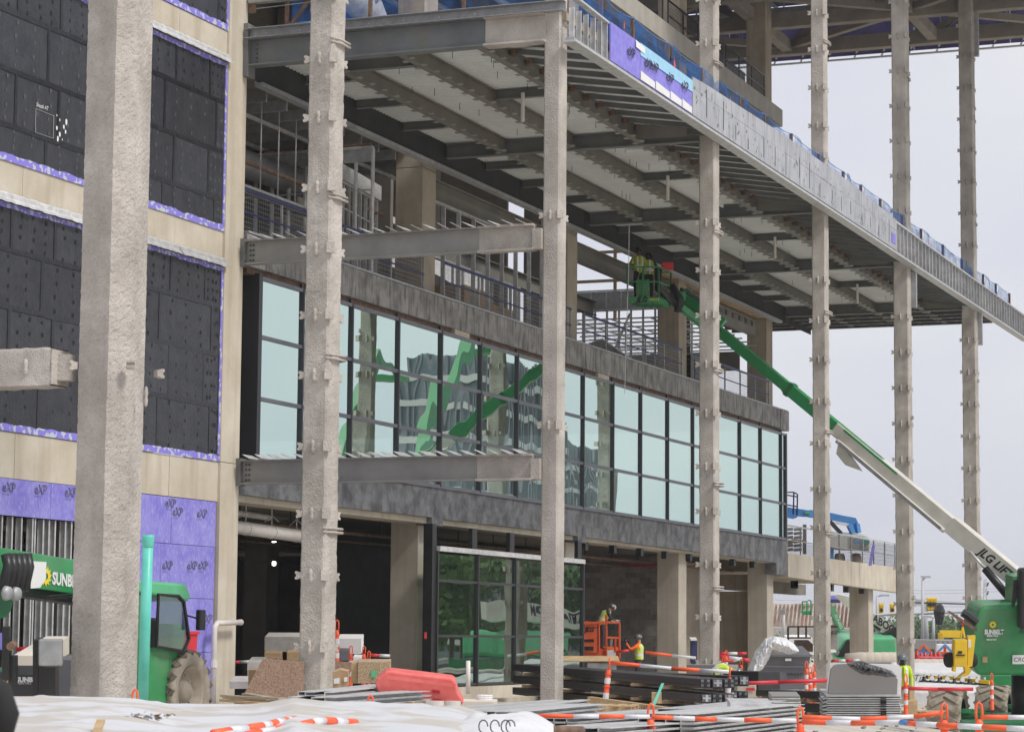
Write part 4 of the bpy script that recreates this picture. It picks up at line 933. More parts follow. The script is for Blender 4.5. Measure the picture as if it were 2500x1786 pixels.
for k in range(40): y_ = 7+k*1.25; B().bar((107.9, y_, ZR+.28), (108.25, y_+.25, ZR+.0), .07, .05).build('edge_cleat', m_galv, rf)

B().box(67, 67.2, 30.3, 60, 11.5, 15.7).box(52.2, 66.9, 45, 45.2, 11.5, 15.7).build('far_inner_wall', m_conc_in, fr)
B().box(101, 101.2, 40, 60, 16.2, 23.7).build('far_inner_wall', m_conc_in, fr)

for k in range(11): B().bar((53.2+k*1.15, 28.6, 15.55), (53.2+k*1.15, 44.5, 15.55), .07, .28).build('ceiling_joist', m_galv_d, fr)
for k in range(4): B().bar((52.6, 29.5+k*1.7, 15.25), (66, 29.5+k*1.7, 15.25), .06, .10).build('ceiling_channel', m_galv, fr)
hang = thing('hung_ductwork', 'dark ductwork and cable trays under the third floor near the pilaster', 'ducts', (56, 29, 13.5))
B().box(53.0, 58.6, 31.2, 32.0, 13.0, 13.6).build('square_duct', m_galv_d, hang); B().box(52.6, 60, 28.9, 29.25, 13.15, 13.22).build('cable_tray', m_galv, hang)
for k in range(7): B().bar((53+k*1.0, 29.0, 13.2), (53+k*1.0, 29.0, 15.7), .025, .025, up=(1, 0, 0)).build('hanger_rod', m_galv, hang)
# ================================================================ people
def person(label, pos, rz, J=None, shirt=m_dark, legs=m_navy, skin=m_skin, vest=None, helmet=m_helm, boots=m_black, cut=None, gloves=None, stripe=True, group=None):
    """one continuous skinned body; local +X is the way the person faces"""
    j = dict(pel=(0, 0, .95), sp=(0, 0, 1.15), ch=(0, 0, 1.36), nk=(.0, 0, 1.50), hd=(.02, 0, 1.62), hd2=(.01, 0, 1.70), ns=(.125, 0, 1.61),
             sl=(0, .19, 1.42), el=(-.02, .26, 1.14), wl=(.06, .27, .90), pl=(.08, .27, .83),
             sr=(0, -.19, 1.42), er=(-.02, -.26, 1.14), wr=(.06, -.27, .90), pr=(.08, -.27, .83),
             hl=(0, .10, .92), kl=(.03, .12, .50), al=(-.02, .12, .09), tl=(.15, .14, .04),
             hr=(0, -.10, .92), kr=(.03, -.12, .50), ar=(-.02, -.12, .09), tr=(.15, -.14, .04))
    if J: j.update(J)
    rad = dict(pel=.15, sp=.14, ch=.165, nk=.06, hd=.098, hd2=.085, ns=.018, sl=.075, sr=.075, el=.048, er=.048, wl=.032, wr=.032, pl=.036, pr=.036,
               hl=.10, hr=.10, kl=.068, kr=.068, al=.05, ar=.05, tl=.042, tr=.042)
    E = [('pel', 'sp'), ('sp', 'ch'), ('ch', 'nk'), ('nk', 'hd'), ('hd', 'hd2'), ('hd', 'ns'), ('ch', 'sl'), ('sl', 'el'), ('el', 'wl'), ('wl', 'pl'), ('ch', 'sr'), ('sr', 'er'), ('er', 'wr'), ('wr', 'pr'),
         ('pel', 'hl'), ('hl', 'kl'), ('kl', 'al'), ('al', 'tl'), ('pel', 'hr'), ('hr', 'kr'), ('kr', 'ar'), ('ar', 'tr')]
    for s_ in 'lr':
        p = Vector(j['p'+s_]); wv = Vector(j['w'+s_]); d = (p-wv).normalized(); sd = d.orthogonal().normalized(); curl = d.cross(sd)
        for k, (off, ln) in enumerate(((-.03, .075), (-.01, .088), (.01, .083), (.03, .065))):
            a = p+sd*off+d*.03; b_ = a+d*ln*.55+curl*.008; c_ = b_+d*ln*.3+curl*.03
            j[f'f{k}a{s_}'] = a; j[f'f{k}b{s_}'] = b_; j[f'f{k}c{s_}'] = c_
            for q in 'abc': rad[f'f{k}{q}{s_}'] = .009
            E += [('p'+s_, f'f{k}a{s_}'), (f'f{k}a{s_}', f'f{k}b{s_}'), (f'f{k}b{s_}', f'f{k}c{s_}')]
        a = p-sd*.04; b_ = a-sd*.02+d*.045; j['ta'+s_] = a; j['tb'+s_] = b_; rad['ta'+s_] = .012; rad['tb'+s_] = .010; E += [('p'+s_, 'ta'+s_), ('ta'+s_, 'tb'+s_)]
    names = list(j); me = bpy.data.meshes.new('body'); me.from_pydata([tuple(j[n_]) for n_ in names], [(names.index(a), names.index(b_)) for a, b_ in E], [])
    ob = bpy.data.objects.new('tmp', me); C.objects.link(ob); sm = ob.modifiers.new('s', 'SKIN')
    for i, n_ in enumerate(names):
        v = me.skin_vertices[0].data[i]; r_ = rad[n_]; v.radius = (r_, r_); v.use_root = (n_ == 'pel')
    ob.modifiers.new('d', 'SUBSURF').levels = 1; dg = bpy.context.evaluated_depsgraph_get()
    m2 = bpy.data.meshes.new_from_object(ob.evaluated_get(dg)); bpy.data.objects.remove(ob)
    root = thing('person', label, 'person', pos, rz, group)
    slots = [shirt, legs, skin, boots, gloves or skin]
    m2.materials.clear()
    for m_ in slots: m2.materials.append(m_)
    reg = {}
    for a, b_ in E:
        s_ = 0
        if a in ('nk', 'hd'): s_ = 2
        if a[0] == 'k' or a[0] == 'h' and a != 'hd' or b_ in ('hl', 'hr'): s_ = 1
        if a in ('al', 'ar'): s_ = 3
        if a in ('wl', 'wr', 'pl', 'pr') or a[0] in 'ft' and a[1:2] in '0123ab' and a not in ('tl', 'tr'): s_ = 4
        reg[(a, b_)] = s_
    for pg in m2.polygons:
        c = pg.center; best = None
        for (a, b_), s_ in reg.items():
            A = Vector(j[a]); D = Vector(j[b_])-A; t_ = clampf((c-A).dot(D)/max(D.length_squared, 1e-9)); d = (c-A-D*t_).length-.6*(rad[a]*(1-t_)+rad[b_]*t_)
            if best is None or d < best[0]: best = (d, s_)
        pg.material_index = best[1]; pg.use_smooth = True
    body = bpy.data.objects.new('body', m2); C.objects.link(body); body.parent = root
    hd = Vector(j['hd']); up_ = (Vector(j['hd2'])-Vector(j['nk'])).normalized(); fx = (Vector(j['ns'])-hd).normalized()
    if helmet:
        hm = B(); c = hd+up_*.045
        hm.lathe([(.135, .0), (.132, .05), (.112, .10), (.07, .135), (.0, .15)], c, up_, 18)
        sd = up_.cross(fx); hm.prism([(-.10, .0), (-.07, .06), (0, .08), (.07, .06), (.10, 0)], c+fx*.08, sd, fx, up_*.012)
        hm.build('helmet', helmet, root, smooth=True, world=False)
        st = B(); st.tube([hd+sd*.115+up_*.04, hd+sd*.09+fx*.05-up_*.06, hd+fx*.06-up_*.12, hd-sd*.09+fx*.05-up_*.06, hd-sd*.115+up_*.04], .008, 5); st.build('chin_strap', m_black, root, world=False)
    ey = B(); sd = up_.cross(fx)
    for s_ in (-1, 1): ey.lathe([(0, -.012), (.012, 0), (0, .012)], hd+fx*.088+sd*.035*s_+up_*.02, fx, 6); ey.lathe([(0, -.02), (.022, 0), (0, .02)], hd+sd*.10*s_, sd, 6)
    ey.build('eyes_and_ears', m_dark if skin is m_skin_d else skin, root, world=False)
    if vest:
        pel, sp, ch = Vector(j['pel']), Vector(j['sp']), Vector(j['ch']); nk = Vector(j['nk']); sd = (Vector(j['sl'])-Vector(j['sr'])).normalized()
        rings = [(pel+(sp-pel)*.0, .165, .185), (pel+(sp-pel)*.55, .155, .18), (sp, .155, .18), (sp+(ch-sp)*.6, .165, .195), (ch, .165, .205), (ch+(nk-ch)*.45, .13, .19), (ch+(nk-ch)*.8, .09, .12)]
        v = B(); n = 20
        for c, rx, ry in rings:
            ax = (ch-pel).normalized(); f_ = sd.cross(ax)
            for k in range(n): t_ = 2*math.pi*k/n; v.v.append(tuple(c+f_*math.cos(t_)*rx+sd*math.sin(t_)*ry))
        for r_ in range(len(rings)-1):
            for k in range(n):
                if r_ >= 4 and k in (4, 5, 14, 15): continue
                if k in (0,) and r_ < 6: continue
                v.f.append((r_*n+k, r_*n+(k+1) % n, (r_+1)*n+(k+1) % n, (r_+1)*n+k)); v.m.append(0 if not (stripe and (r_ == 1 or k in (2, 3, 16, 17, 7, 8, 11, 12))) else (1 if (r_ == 1 or k in (2, 17, 8, 11)) else 0))
        v.build('vest', [vest, m_refl], root, smooth=True, world=False)
    return root

# ================================================================ helpers for machines
def wheel(par, c, r, w_, rimmat, n_lug=18, name='wheel', lug=.07, chev=True, tm=None, lm=None):
    """axle along Y; c is the hub centre in world space"""
    tm = tm or m_tyre; c = Vector(c); h = bpy.data.objects.new(name, None); C.objects.link(h); h.parent = par; h.location = c-par.location
    t = B(); ri = r*.60
    t.lathe([(ri, -w_*.42), (ri*1.12, -w_*.5), (r*.90, -w_*.5), (r-.03, -w_*.43), (r-lug*.5, -w_*.3), (r-lug*.5, w_*.3), (r-.03, w_*.43), (r*.90, w_*.5), (ri*1.12, w_*.5), (ri, w_*.42)], (0, 0, 0), (0, 1, 0), 48)
    t.build('tyre', tm, h, smooth=True, world=False)
    lg = B()
    for k in range(n_lug):
        for s_ in (-1, 1):
            a = 2*math.pi*(k+(.5 if s_ > 0 else 0))/n_lug
            pts = []
            for i in range(5):
                yy = s_*w_*(.02+.12*i); aa = a+(.13*abs(i-0)/4 if chev else 0)*3.0*w_/1.0; rr = r-lug*.35 if i < 4 else r-lug*.75
                pts.append(Vector((math.cos(aa)*rr, yy, math.sin(aa)*rr)))
            for p, q in zip(pts, pts[1:]): lg.bar(p, q, r*2*math.pi/n_lug*.42, lug*.8, up=((p+q)/2*Vector((1, 0, 1))) if True else None)
    lg.build('tread_lugs', lm or tm, h, world=False)
    rm = B(); rm.lathe([(ri*1.02, -w_*.46), (ri*.95, -w_*.40), (ri*.90, -w_*.1), (ri*.45, -w_*.02), (ri*.42, -w_*.25), (ri*.30, -w_*.36), (0, -w_*.36)], (0, 0, 0), (0, 1, 0), 32)
    rm.lathe([(ri*1.02, w_*.46), (ri*.9, w_*.2), (0, w_*.2)], (0, 0, 0), (0, 1, 0), 24)
    for k in range(10): a = k*.628; rm.cyl((math.cos(a)*ri*.68, -w_*.14, math.sin(a)*ri*.68), (math.cos(a)*ri*.68, -w_*.02, math.sin(a)*ri*.68), .022, 6)
    rm.build('rim', rimmat, h, smooth=True, world=False)
    return h
def gear(par, o, ax, ay, r, m, nt=11, name='gear_logo'):
    ax = Vector(ax).normalized(); ay = Vector(ay).normalized(); o = Vector(o); az = ax.cross(ay); v = [];
    n = nt*2
    for i in range(n):
        a = math.pi*2*i/n; rr = r if i % 2 == 0 else r*.66; v.append(o+ax*math.cos(a+.2*(i % 2 == 0))*rr+ay*math.sin(a+.2*(i % 2 == 0))*rr)
    for i in range(n): a = math.pi*2*i/n; v.append(o+ax*math.cos(a)*r*.30+ay*math.sin(a)*r*.30)
    return B().add(v, [(i, (i+1) % n, n+(i+1) % n, n+i) for i in range(n)]).build(name, m, par)

# ================================================================ telehandler (left)
th = thing('telehandler', 'green telescopic handler with dusty tyres parked behind the nearest sprayed column', 'telehandler', (40, 23.6, .05))
wheel(th, (41.1, 22.75, .84), .78, .52, m_rimtan, 17, lug=.09, lm=m_tread); wheel(th, (37.55, 22.8, .84), .70, .44, m_rimtan, 15, lug=.08, lm=m_tread)
wheel(th, (41.35, 24.9, .84), .70, .44, m_rimtan, 15, lug=.08, lm=m_tread); wheel(th, (37.55, 24.9, .84), .70, .44, m_rimtan, 15, lug=.08, lm=m_tread)
B().box(36.6, 42.2, 23.15, 24.5, .65, 1.30).build('chassis', m_green_d, th, bevel=.04)
B().prism([(41.0, 1.0), (41.9, 1.0), (41.9, 1.5), (41.0, 1.6)], (0, 24.0, 0), (1, 0, 0), (0, 0, 1), (0, .9, 0)).build('engine_cover', m_green, th, bevel=.04)
B().box(39.3, 40.45, 22.62, 22.67, .55, 1.66).build('cab_side', m_green, th, bevel=.01); B().prism([(40.452, .95), (40.7, 1.45), (41.0, 1.66), (40.452, 1.66)], (0, 22.62, 0), (1, 0, 0), (0, 0, 1), (0, .05, 0)).build('cab_side', m_green, th)
cabx0, cabx1 = 39.25, 41.5
B().box(39.2, 39.35, 22.55, 23.6, .55, 2.62).box(39.36, 40.0, 22.60, 22.66, .55, 1.6).build('cab_pillar', m_green, th, bevel=.02)
B().box(40.75, 41.25, 22.75, 23.6, 1.5, 2.1).build('rear_fender', m_green_l, th, bevel=.06)
B().prism([(39.1, 2.64), (40.9, 2.50), (41.0, 2.62), (40.8, 2.84), (39.1, 2.86)], (0, 22.5, 0), (1, 0, 0), (0, 0, 1), (0, 1.15, 0)).build('cab_roof', m_green_l, th, bevel=.05)
gdoor = [(39.72, 1.68), (40.75, 1.58), (40.93, 1.82), (40.70, 2.50), (40.5, 2.60), (39.75, 2.62)]
dr = B().prism(gdoor, (0, 22.50, 0), (1, 0, 0), (0, 0, 1), (0, .02, 0)).build('door_window', m_glc, th)
B().tube([(x, 22.49, z) for x, z in gdoor], .035, 6, closed=True).build('window_frame', m_black, dr)
B().box(39.35, 40.7, 23.58, 23.62, 1.7, 2.6).build('far_window', m_glc, th)
B().box(40.0, 40.5, 22.9, 23.4, 1.3, 2.2).build('seat', m_black, th, bevel=.05)
mi = B().bar((40.85, 22.5, 2.25), (41.05, 22.4, 2.2), .03, .03).build('mirror_arm', m_black, th); B().box(41.0, 41.22, 22.3, 22.4, 1.98, 2.36).build('mirror', m_black, th, bevel=.02)
# boom on the far side of the cab, reaching towards the street
def bz(x): return 2.78-(x-36.5)*.055
b0, b1 = at(55, 1410, Y=23.9), None
B().prism([(36.3, bz(36.3)-.02), (36.3, bz(36.3)+.60), (41.2, bz(41.2)+.60), (41.2, bz(41.2)-.02)], (0, 23.9, 0), (1, 0, 0), (0, 0, 1), (0, .50, 0)).build('boom', m_green, th, bevel=.02)
B().prism([(36.4, bz(36.3)-.17), (36.4, bz(36.3)-.03), (41, bz(41)-.03), (41, bz(41)-.2)], (0, 23.98, 0), (1, 0, 0), (0, 0, 1), (0, .34, 0)).build('inner_boom', m_black, th)
p = at(127, 1424, Y=23.89); q = at(174, 1432, Y=23.89)
text('SUNBELT', .30, m_wtext, th, (p.x, 23.885, p.z), (1, 0, -.055), (0, 0, 1), 'lettering', bold=.012, sx=(q.x-p.x)/.74)
g_ = at(113, 1406, Y=23.885); gear(th, (g_.x, 23.885, g_.z), (1, 0, 0), (0, 0, 1), .19, m_ytext)
s_ = at(91, 1403, Y=23.885); B().prism([(-.2, .24), (.28, .24), (.28, -.05), (.1, -.22), (-.2, -.24)], (s_.x, 23.88, s_.z), (1, 0, 0), (0, 0, 1), (0, .01, 0)).build('white_badge', m_wtext, th)
# boom head: stacked plates and dark links
for k in range(3): B().prism([(0, -.20), (.16, -.22), (.24, .66), (.10, .72), (.02, .60)], (35.75+k*.25, 23.80, bz(35.9)), (1, 0, 0), (0, 0, 1), (0, .05, 0)).build('head_plate', m_green, th)
hd_ = B(); c0 = at(20, 1460, Y=23.7)
hd_.lathe([(.0, -.03), (.34, -.03), (.34, .03), (.0, .03)], (c0.x, 23.85, c0.z), (0, 1, 0), 20); hd_.build('coupler_plate', m_green_d, th)
for k in range(5):
    a = at(8+k*13, 1352, Y=23.6); d_ = at(-6+k*13, 1440, Y=23.6)
    B().tube([(a.x, 23.55, a.z), ((a.x+d_.x)/2+.08, 23.5, (a.z+d_.z)/2+.1), (d_.x, 23.5, d_.z)], .09, 8).build('black_link', m_black, th, smooth=True)
for px_1, py_1 in ((38, 1449), (16, 1447)):
    a = at(px_1, py_1, Y=23.4); B().lathe([(0, -.06), (.11, -.06), (.13, .02), (.0, .03)], a, (0, 1, 0), 14).build('hydraulic_fitting', m_galv_d, th, smooth=True)
hs_ = B()
for k in range(2): hs_.tube([at(118, 1455+k*5, Y=23.7), at(150, 1452+k*6, Y=23.7), at(176, 1450+k*5, Y=23.7)], .02, 6)
hs_.build('hydraulic_hose', m_black, th)
rc = thing('red_bin', 'small red plastic bin standing behind the green handler rear tyre', 'bin', (46, 25.6, .25))
a = at(450, 1600, X=45.5); B().lathe([(0, 0), (.22, 0), (.27, .85), (.31, .86), (.31, .92), (.0, .92)], (a.x, a.y, 1.05), (0, 0, 1), 16).build('tub', m_red, rc); B().cyl((a.x, a.y, .1), (a.x, a.y, 1.05), .2, 12).build('stand', m_rust, rc)
# fork carriage and ballast block in front of it
fk = thing('fork_carriage', 'black fork carriage with a scuffed grey plate resting left of the nearest column', 'attachment', (33.5, 22.5, .1))
def pbox(px0, py0, px1, py1, D, th_, m, nm, par, **k):
    a, b_, c, d = (at(px0, py0, D=D), at(px1, py0, D=D), at(px1, py1, D=D), at(px0, py1, D=D)); n_ = fwd*th_
    vs = [a, b_, c, d, a+n_, b_+n_, c+n_, d+n_]
    return B().add(vs, [(0, 3, 2, 1), (4, 5, 6, 7), (0, 1, 5, 4), (1, 2, 6, 5), (2, 3, 7, 6), (3, 0, 4, 7)]).build(nm, m, par, **k)
pbox(94, 1560, 151, 1625, 37, .12, m_galv_d, 'scuffed_plate', fk, bevel=.02)
pbox(80, 1562, 93, 1740, 37.2, .4, m_black, 'fork_tine', fk); pbox(94, 1628, 135, 1760, 37.2, .3, m_black, 'fork_tine', fk)
pbox(-10, 1646, 80, 1760, 38.5, 1.2, m_mull, 'carriage_box', fk); pbox(80, 1610, 176, 1700, 39, .5, m_dump, 'carriage_box', fk)
pbox(5, 1530, 22, 1660, 36.5, .15, m_black, 'lift_arm', fk); pbox(20, 1600, 40, 1665, 36.6, .12, m_black, 'lift_arm', fk)
pbox(-5, 1545, 6, 1585, 36.8, .05, m_purple, 'purple_offcut', fk)
a = at(25, 1577, D=36.3); B().cyl(a, a+fwd*.25, .06, 12).build('pivot_pin', m_rust, fk)
a = at(40, 1663, D=38.45); text('SUNBELT', .10, m_wtext, fk, a, rgt, upv, bold=.006, sx=1.0); a = at(44, 1669, D=38.45); text('RENTALS', .05, m_wtext, fk, a, rgt, upv)
gear(fk, at(14, 1661, D=38.45), rgt, upv, .06, m_ytext)
tag(pbox(30, 1600, 90, 1645, 41, 3, m_cream, 'plywood_sheet', None), 'pale plywood deck sheets lying behind the black fork carriage', 'sheets')
tp = thing('teal_pipe', 'tall teal plastic pipe standing beside the nearest sprayed column', 'pipe', (33.2, 18.9, 0))
a = at(362, 1305, D=36.5); c = at(347, 1760, D=36.5)
B().cyl(c, a, .078, 20).build('barrel', m_teal, tp, smooth=True); d = (a-c).normalized(); B().tube([a-d*.18, a-d*.16, a-d*.02, a], [.08, .088, .09, .086], 20).build('socket', m_teal, tp, smooth=True)
pp_ = thing('drain_pipe', 'white drain pipe with a bend running down the corner of the purple wall', 'pipe', (51, 27.2, .3))
a = at(588, 1518, Y=27.15); b_ = at(530, 1520, Y=27.15); c = at(524, 1530, Y=27.15); d = at(519, 1720, Y=27.15)
B().tube([a, a+(b_-a)*.9, b_, c, c+(d-c)*.05, d], .065, 12).build('barrel', m_pvc, pp_, smooth=True); B().tube([c+(d-c)*.42, c+(d-c)*.52], .085, 12).build('coupling', m_pvc, pp_); B().tube([a-(a-b_)*.02, a], .075, 12).build('coupling', m_pvc, pp_)
hp = thing('hung_pipe', 'large white pipe hung under the first floor slab behind the second column', 'pipe', (58, 28.6, 4.3))
a = at(567, 1285, Y=28.2); c = at(740, 1309, Y=28.2)
B().cyl(a, a+(c-a)*1.2, .16, 16).build('barrel', m_pvc, hp, smooth=True); B().cyl(a+Vector((0, .5, .42)), a+Vector((0, .5, .42))+(c-a)*.75, .075, 12).build('branch', m_pvc, hp, smooth=True)
for k in range(3):
    q = a+(c-a)*(.18+.36*k); B().tube([q+Vector((0, -.17*math.cos(t_), .17*math.sin(t_))) for t_ in [i*.52 for i in range(13)]], .014, 5).build('hanger', m_galv, hp)
    B().bar(q+Vector((0, 0, .17)), q+Vector((0, 0, .9)), .02, .02).build('hanger', m_galv, hp); B().bar(q+Vector((0, -.2, .25)), q+Vector((0, 0, .42)), .02, .02).build('hanger', m_galv, hp); B().bar(q+Vector((0, .2, .25)), q+Vector((0, 0, .42)), .02, .02).build('hanger', m_galv, hp)

# ================================================================ the big boom lift
bl = thing('boom_lift', 'huge green and white boom lift reaching from the lower right up to the canopy', 'boom lift', (79, 14, -1.1))
P0, P1 = at(1668, 735, D=88.0), at(2520, 1440, D=80.0)
bd = (P1-P0); bu = bd.normalized(); side = bu.cross(Vector((0, 0, 1))).normalized(); bup = side.cross(bu)
def bseg(px0, px1, w_, h, m, nm, off=0):
    def pt(px):
        lo, hi = 0., 1.3
        for _ in range(40):
            mid = (lo+hi)/2; q = P0+bd*mid-Vector((0, 0, CAM_H)); X_ = 1250+F_PX*q.dot(rgt)/q.dot(fwd)
            if X_ < px: lo = mid
            else: hi = mid
        return P0+bd*lo+bup*off
    return B().bar(pt(px0), pt(px1), w_, h).build(nm, m, bl, bevel=.02), pt
_, pt = bseg(1762, 1935, .30, .36, m_green, 'boom_section')
bseg(1920, 2150, .34, .42, m_green, 'boom_section')
bseg(1925, 1934, .38, .50, m_green_d, 'boom_collar')
_, _ = bseg(2042, 2335, .42, .46, m_wpaint, 'boom_section', off=-.02); bseg(2325, 2560, .50, .58, m_wpaint, 'boom_section', off=-.03)
bseg(2060, 2190, .45, .08, m_green, 'green_stripe', off=.16)
# telescoping tip past the sprayed column
bseg(1660, 1765, .26, .32, m_green, 'boom_section')
# chain track tube under the white part
a, c = pt(2062)-bup*.27, pt(2325)-bup*.30
B().tube([a+(c-a)*i/30+side*.26 for i in range(31)], .08, 8).build('cable_track', m_wpaint, bl, smooth=True)
ct = B()
for i in range(70): q = a+(c-a)*(.04+.0135*i)+bup*.01+side*.35; ct.obox(q, bu*.04, side*.03, bup*.05)
struct(ct.build('track_links', m_galv_d, bl), 'stuff')
q = pt(2066)-bup*.42+side*.2; B().prism([(0, .2), (.9, .0), (1.3, -.1), (.7, -.3), (.2, -.2)], q, bu, bup, side*.12).build('guide_plate', m_wpaint, bl)
text('JLG LIFT', .40, m_ink, bl, pt(2400)+side*.26-bup*.16, bu, bup, bold=.014, shear=.3, sx=.95)
rA = at(2404, 1386, D=80.3); rB = at(2468, 1464, D=80)
B().cyl(rA, rB, .13, 14).build('lift_cylinder', m_black, bl, smooth=True)
B().cyl(at(2368, 1346, D=80.6), rA, .05, 10).build('lift_rod', m_galv, bl, smooth=True)
# counterweight body
def ppoly(pts, D, depth, m, nm, par, bevel=.0):
    vs = [at(x, y, D=D) for x, y in pts]; n_ = len(vs); vs2 = [v+fwd*depth for v in vs]
    ar = sum(pts[i][0]*pts[(i+1) % n_][1]-pts[(i+1) % n_][0]*pts[i][1] for i in range(n_)); idx = list(range(n_))
    f = [tuple(idx) if ar < 0 else tuple(reversed(idx)), tuple(i+n_ for i in (reversed(idx) if ar < 0 else idx))]
    for i in range(n_):
        k = (i+1) % n_; f.append((i, i+n_, k+n_, k) if ar < 0 else (i, k, k+n_, i+n_))
    return B().add(vs+vs2, f).build(nm, m, par, bevel=bevel)
ppoly([(2392, 1484), (2404, 1478), (2545, 1474), (2545, 1648), (2388, 1648), (2374, 1622), (2366, 1598), (2370, 1570), (2384, 1510)], 77.5, 2.0, m_green, 'counterweight', bl, bevel=.10)
ppoly([(2489, 1545), (2505, 1512), (2560, 1512), (2560, 1545)], 77.46, .03, m_green_d, 'panel_seam', bl)
ppoly([(2470, 1590), (2473, 1407), (2489, 1405), (2545, 1405), (2545, 1500), (2470, 1500)], 78.3, 1.2, m_green, 'turntable_tower', bl, bevel=.05)
ppoly([(2490, 1388), (2545, 1384), (2545, 1535), (2489, 1535)], 76.8, .5, m_black, 'black_cowl', bl, bevel=.08)
ppoly([(2475, 1415), (2486, 1413), (2488, 1440), (2476, 1482), (2470, 1480)], 77.2, .1, m_black, 'opening', bl)
for k in range(4): B().bar(at(2424+k*11, 1488, D=78), at(2430+k*11, 1478, D=78), .04, .04).build('guard_bar', m_black, bl)
B().bar(at(2428, 1478, D=78), at(2475, 1476, D=78), .05, .05).build('guard_bar', m_black, bl)
a = at(2404, 1547, D=77.38); text('SUNBELT', .20, m_wtext, bl, a, rgt, upv, bold=.010, sx=.72); text('RENTALS', .075, m_wtext, bl, at(2409, 1553, D=77.38), rgt, upv, bold=.004, sx=1.15); text('1-800-667-9328', .07, m_wtext, bl, at(2407, 1562, D=77.38), rgt, upv, bold=.003, sx=.72)
gear(bl, at(2424, 1524, D=77.38), rgt, upv, .125, m_ytext)
ppoly([(2472, 1598), (2510, 1598), (2510, 1620), (2472, 1620)], 77.4, .02, m_paper, 'paper_sign', bl); text('CROSS', .19, m_ink, bl, at(2475, 1614, D=77.36), rgt, upv)
ppoly([(2399, 1602), (2411, 1602), (2411, 1616), (2399, 1616)], 77.4, .02, m_card, 'small_decal', bl)
# undercarriage
hub1 = at(2314, 1742, D=78.0); hub2 = at(2428, 1731, D=82.0)
for h_ in (hub1, hub2): wheel(bl, h_, .80, 1.05, m_rubber, 14, lug=.12)
for h_ in (hub1, hub2):
    B().cyl(h_+Vector((0, -.3, 0)), h_+Vector((0, -1.3, 0)), .17, 12).build('axle', m_green_d, bl); B().box(h_.x-.3, h_.x+.3, h_.y-.75, h_.y-.45, h_.z+.05, h_.z+.18).build('hub_bracket', m_green, bl)
B().box(hub1.x-.5, hub2.x+1.5, 11.4, hub1.y-.95, hub1.z-.40, hub1.z-.02).build('chassis', m_green_d, bl, bevel=.04)
ppoly([(2352, 1762), (2560, 1758), (2560, 1830), (2352, 1830)], 72, .6, m_green_d, 'chassis_end', bl, bevel=.03)
B().cyl(at(2508, 1648, D=78.5), at(2508, 1760, D=78.5), .50, 20).build('slew_ring', m_black, bl, smooth=True)
ppoly([(2400, 1648), (2500, 1648), (2520, 1700), (2400, 1675)], 86, .5, m_green, 'far_chassis_part', bl)
# platform with its jib
pt0 = at(1600, 735, D=86.0)
bk = bl
D_ = 85.0
def bq(px, py, dd=0): return at(px, py, D=D_+dd)
ppoly([(1530, 730), (1563, 724), (1612, 735), (1612, 748), (1575, 752), (1531, 741)], D_, .0, m_green, 'x', bk).name = 'platform_floor'
fl = bpy.data.objects['platform_floor'] if 'platform_floor' in bpy.data.objects else None
if fl: bpy.data.objects.remove(fl)
c00, c10, c11, c01 = bq(1532, 738), bq(1608, 747), bq(1638, 736, 1.3), bq(1562, 727, 1.3)
for v in (c10, c11, c01): v.z = c00.z+.0
pf = B().add([c00, c10, c11, c01]+[v+Vector((0, 0, .20)) for v in (c00, c10, c11, c01)], [(0, 3, 2, 1), (4, 5, 6, 7), (0, 1, 5, 4), (1, 2, 6, 5), (2, 3, 7, 6), (3, 0, 4, 7)]).build('platform_floor', m_green, bk, bevel=.01)
gr_ = B()
for i in range(1, 5):
    for j in range(1, 3): pass
    a = c00+(c10-c00)*i/5; b_ = c01+(c11-c01)*i/5; gr_.bar(a-Vector((0, 0, .01)), b_-Vector((0, 0, .01)), .04, .04)
for j in range(1, 3): a = c00+(c01-c00)*j/3; b_ = c10+(c11-c10)*j/3; gr_.bar(a-Vector((0, 0, .012)), b_-Vector((0, 0, .012)), .04, .04)
gr_.build('floor_grid', m_green_d, bk)
exd = (c10-c00).normalized(); text('JLG', .24, m_ink, bk, c00+exd*.30-fwd*.02+Vector((0, 0, .01)), exd, (0, 0, 1), shear=.3, bold=.012)
for k in range(5): q = c00+exd*(.75+.07*k)-fwd*.012; B().add([q+Vector((0, 0, .07)), q+exd*.03+Vector((0, 0, .07)), q+exd*.05+Vector((0, 0, .15)), q+exd*.02+Vector((0, 0, .15))], [(0, 1, 2, 3)]).build('hazard_stripe', m_ytext, bk)
cs = [c00, c10, c11, c01]
for v in cs: B().bar(v+Vector((0, 0, .2)), v+Vector((0, 0, 1.25)), .05, .05).build('platform_post', m_green_d, bk)
mid_ = (c00+c10)/2; B().bar(mid_+Vector((0, 0, .2)), mid_+Vector((0, 0, 1.25)), .06, .06).build('platform_post', m_green, bk)
for z_ in (.72, 1.24):
    for i in range(4): B().bar(cs[i]+Vector((0, 0, z_)), cs[(i+1) % 4]+Vector((0, 0, z_)), .045, .045).build('platform_rail', m_green, bk)
B().obox((c10+c00)/2+fwd*.25+Vector((0, 0, .52)), exd*.22, fwd*.1, Vector((0, 0, .28))).build('tool_box', m_green, bk)
B().obox(c10*.3+c11*.7+Vector((0, 0, 1.40)), exd*.2, fwd*.15, Vector((0, 0, .14))).build('control_box', m_red, bk, bevel=.03)
B().tube([c10+fwd*.3+Vector((0, 0, 1.2)), c10+fwd*.35+Vector((0, 0, .5)), c11+exd*.2+Vector((0, 0, .1))], .13, 10).build('rotator', m_black, bk, smooth=True)
B().tube([c11+exd*.0+Vector((0, 0, .8)), c11+exd*.3+Vector((0, 0, .3)), c11+exd*.25+Vector((0, 0, -.15))], .15, 10).build('rotator', m_black, bk, smooth=True)
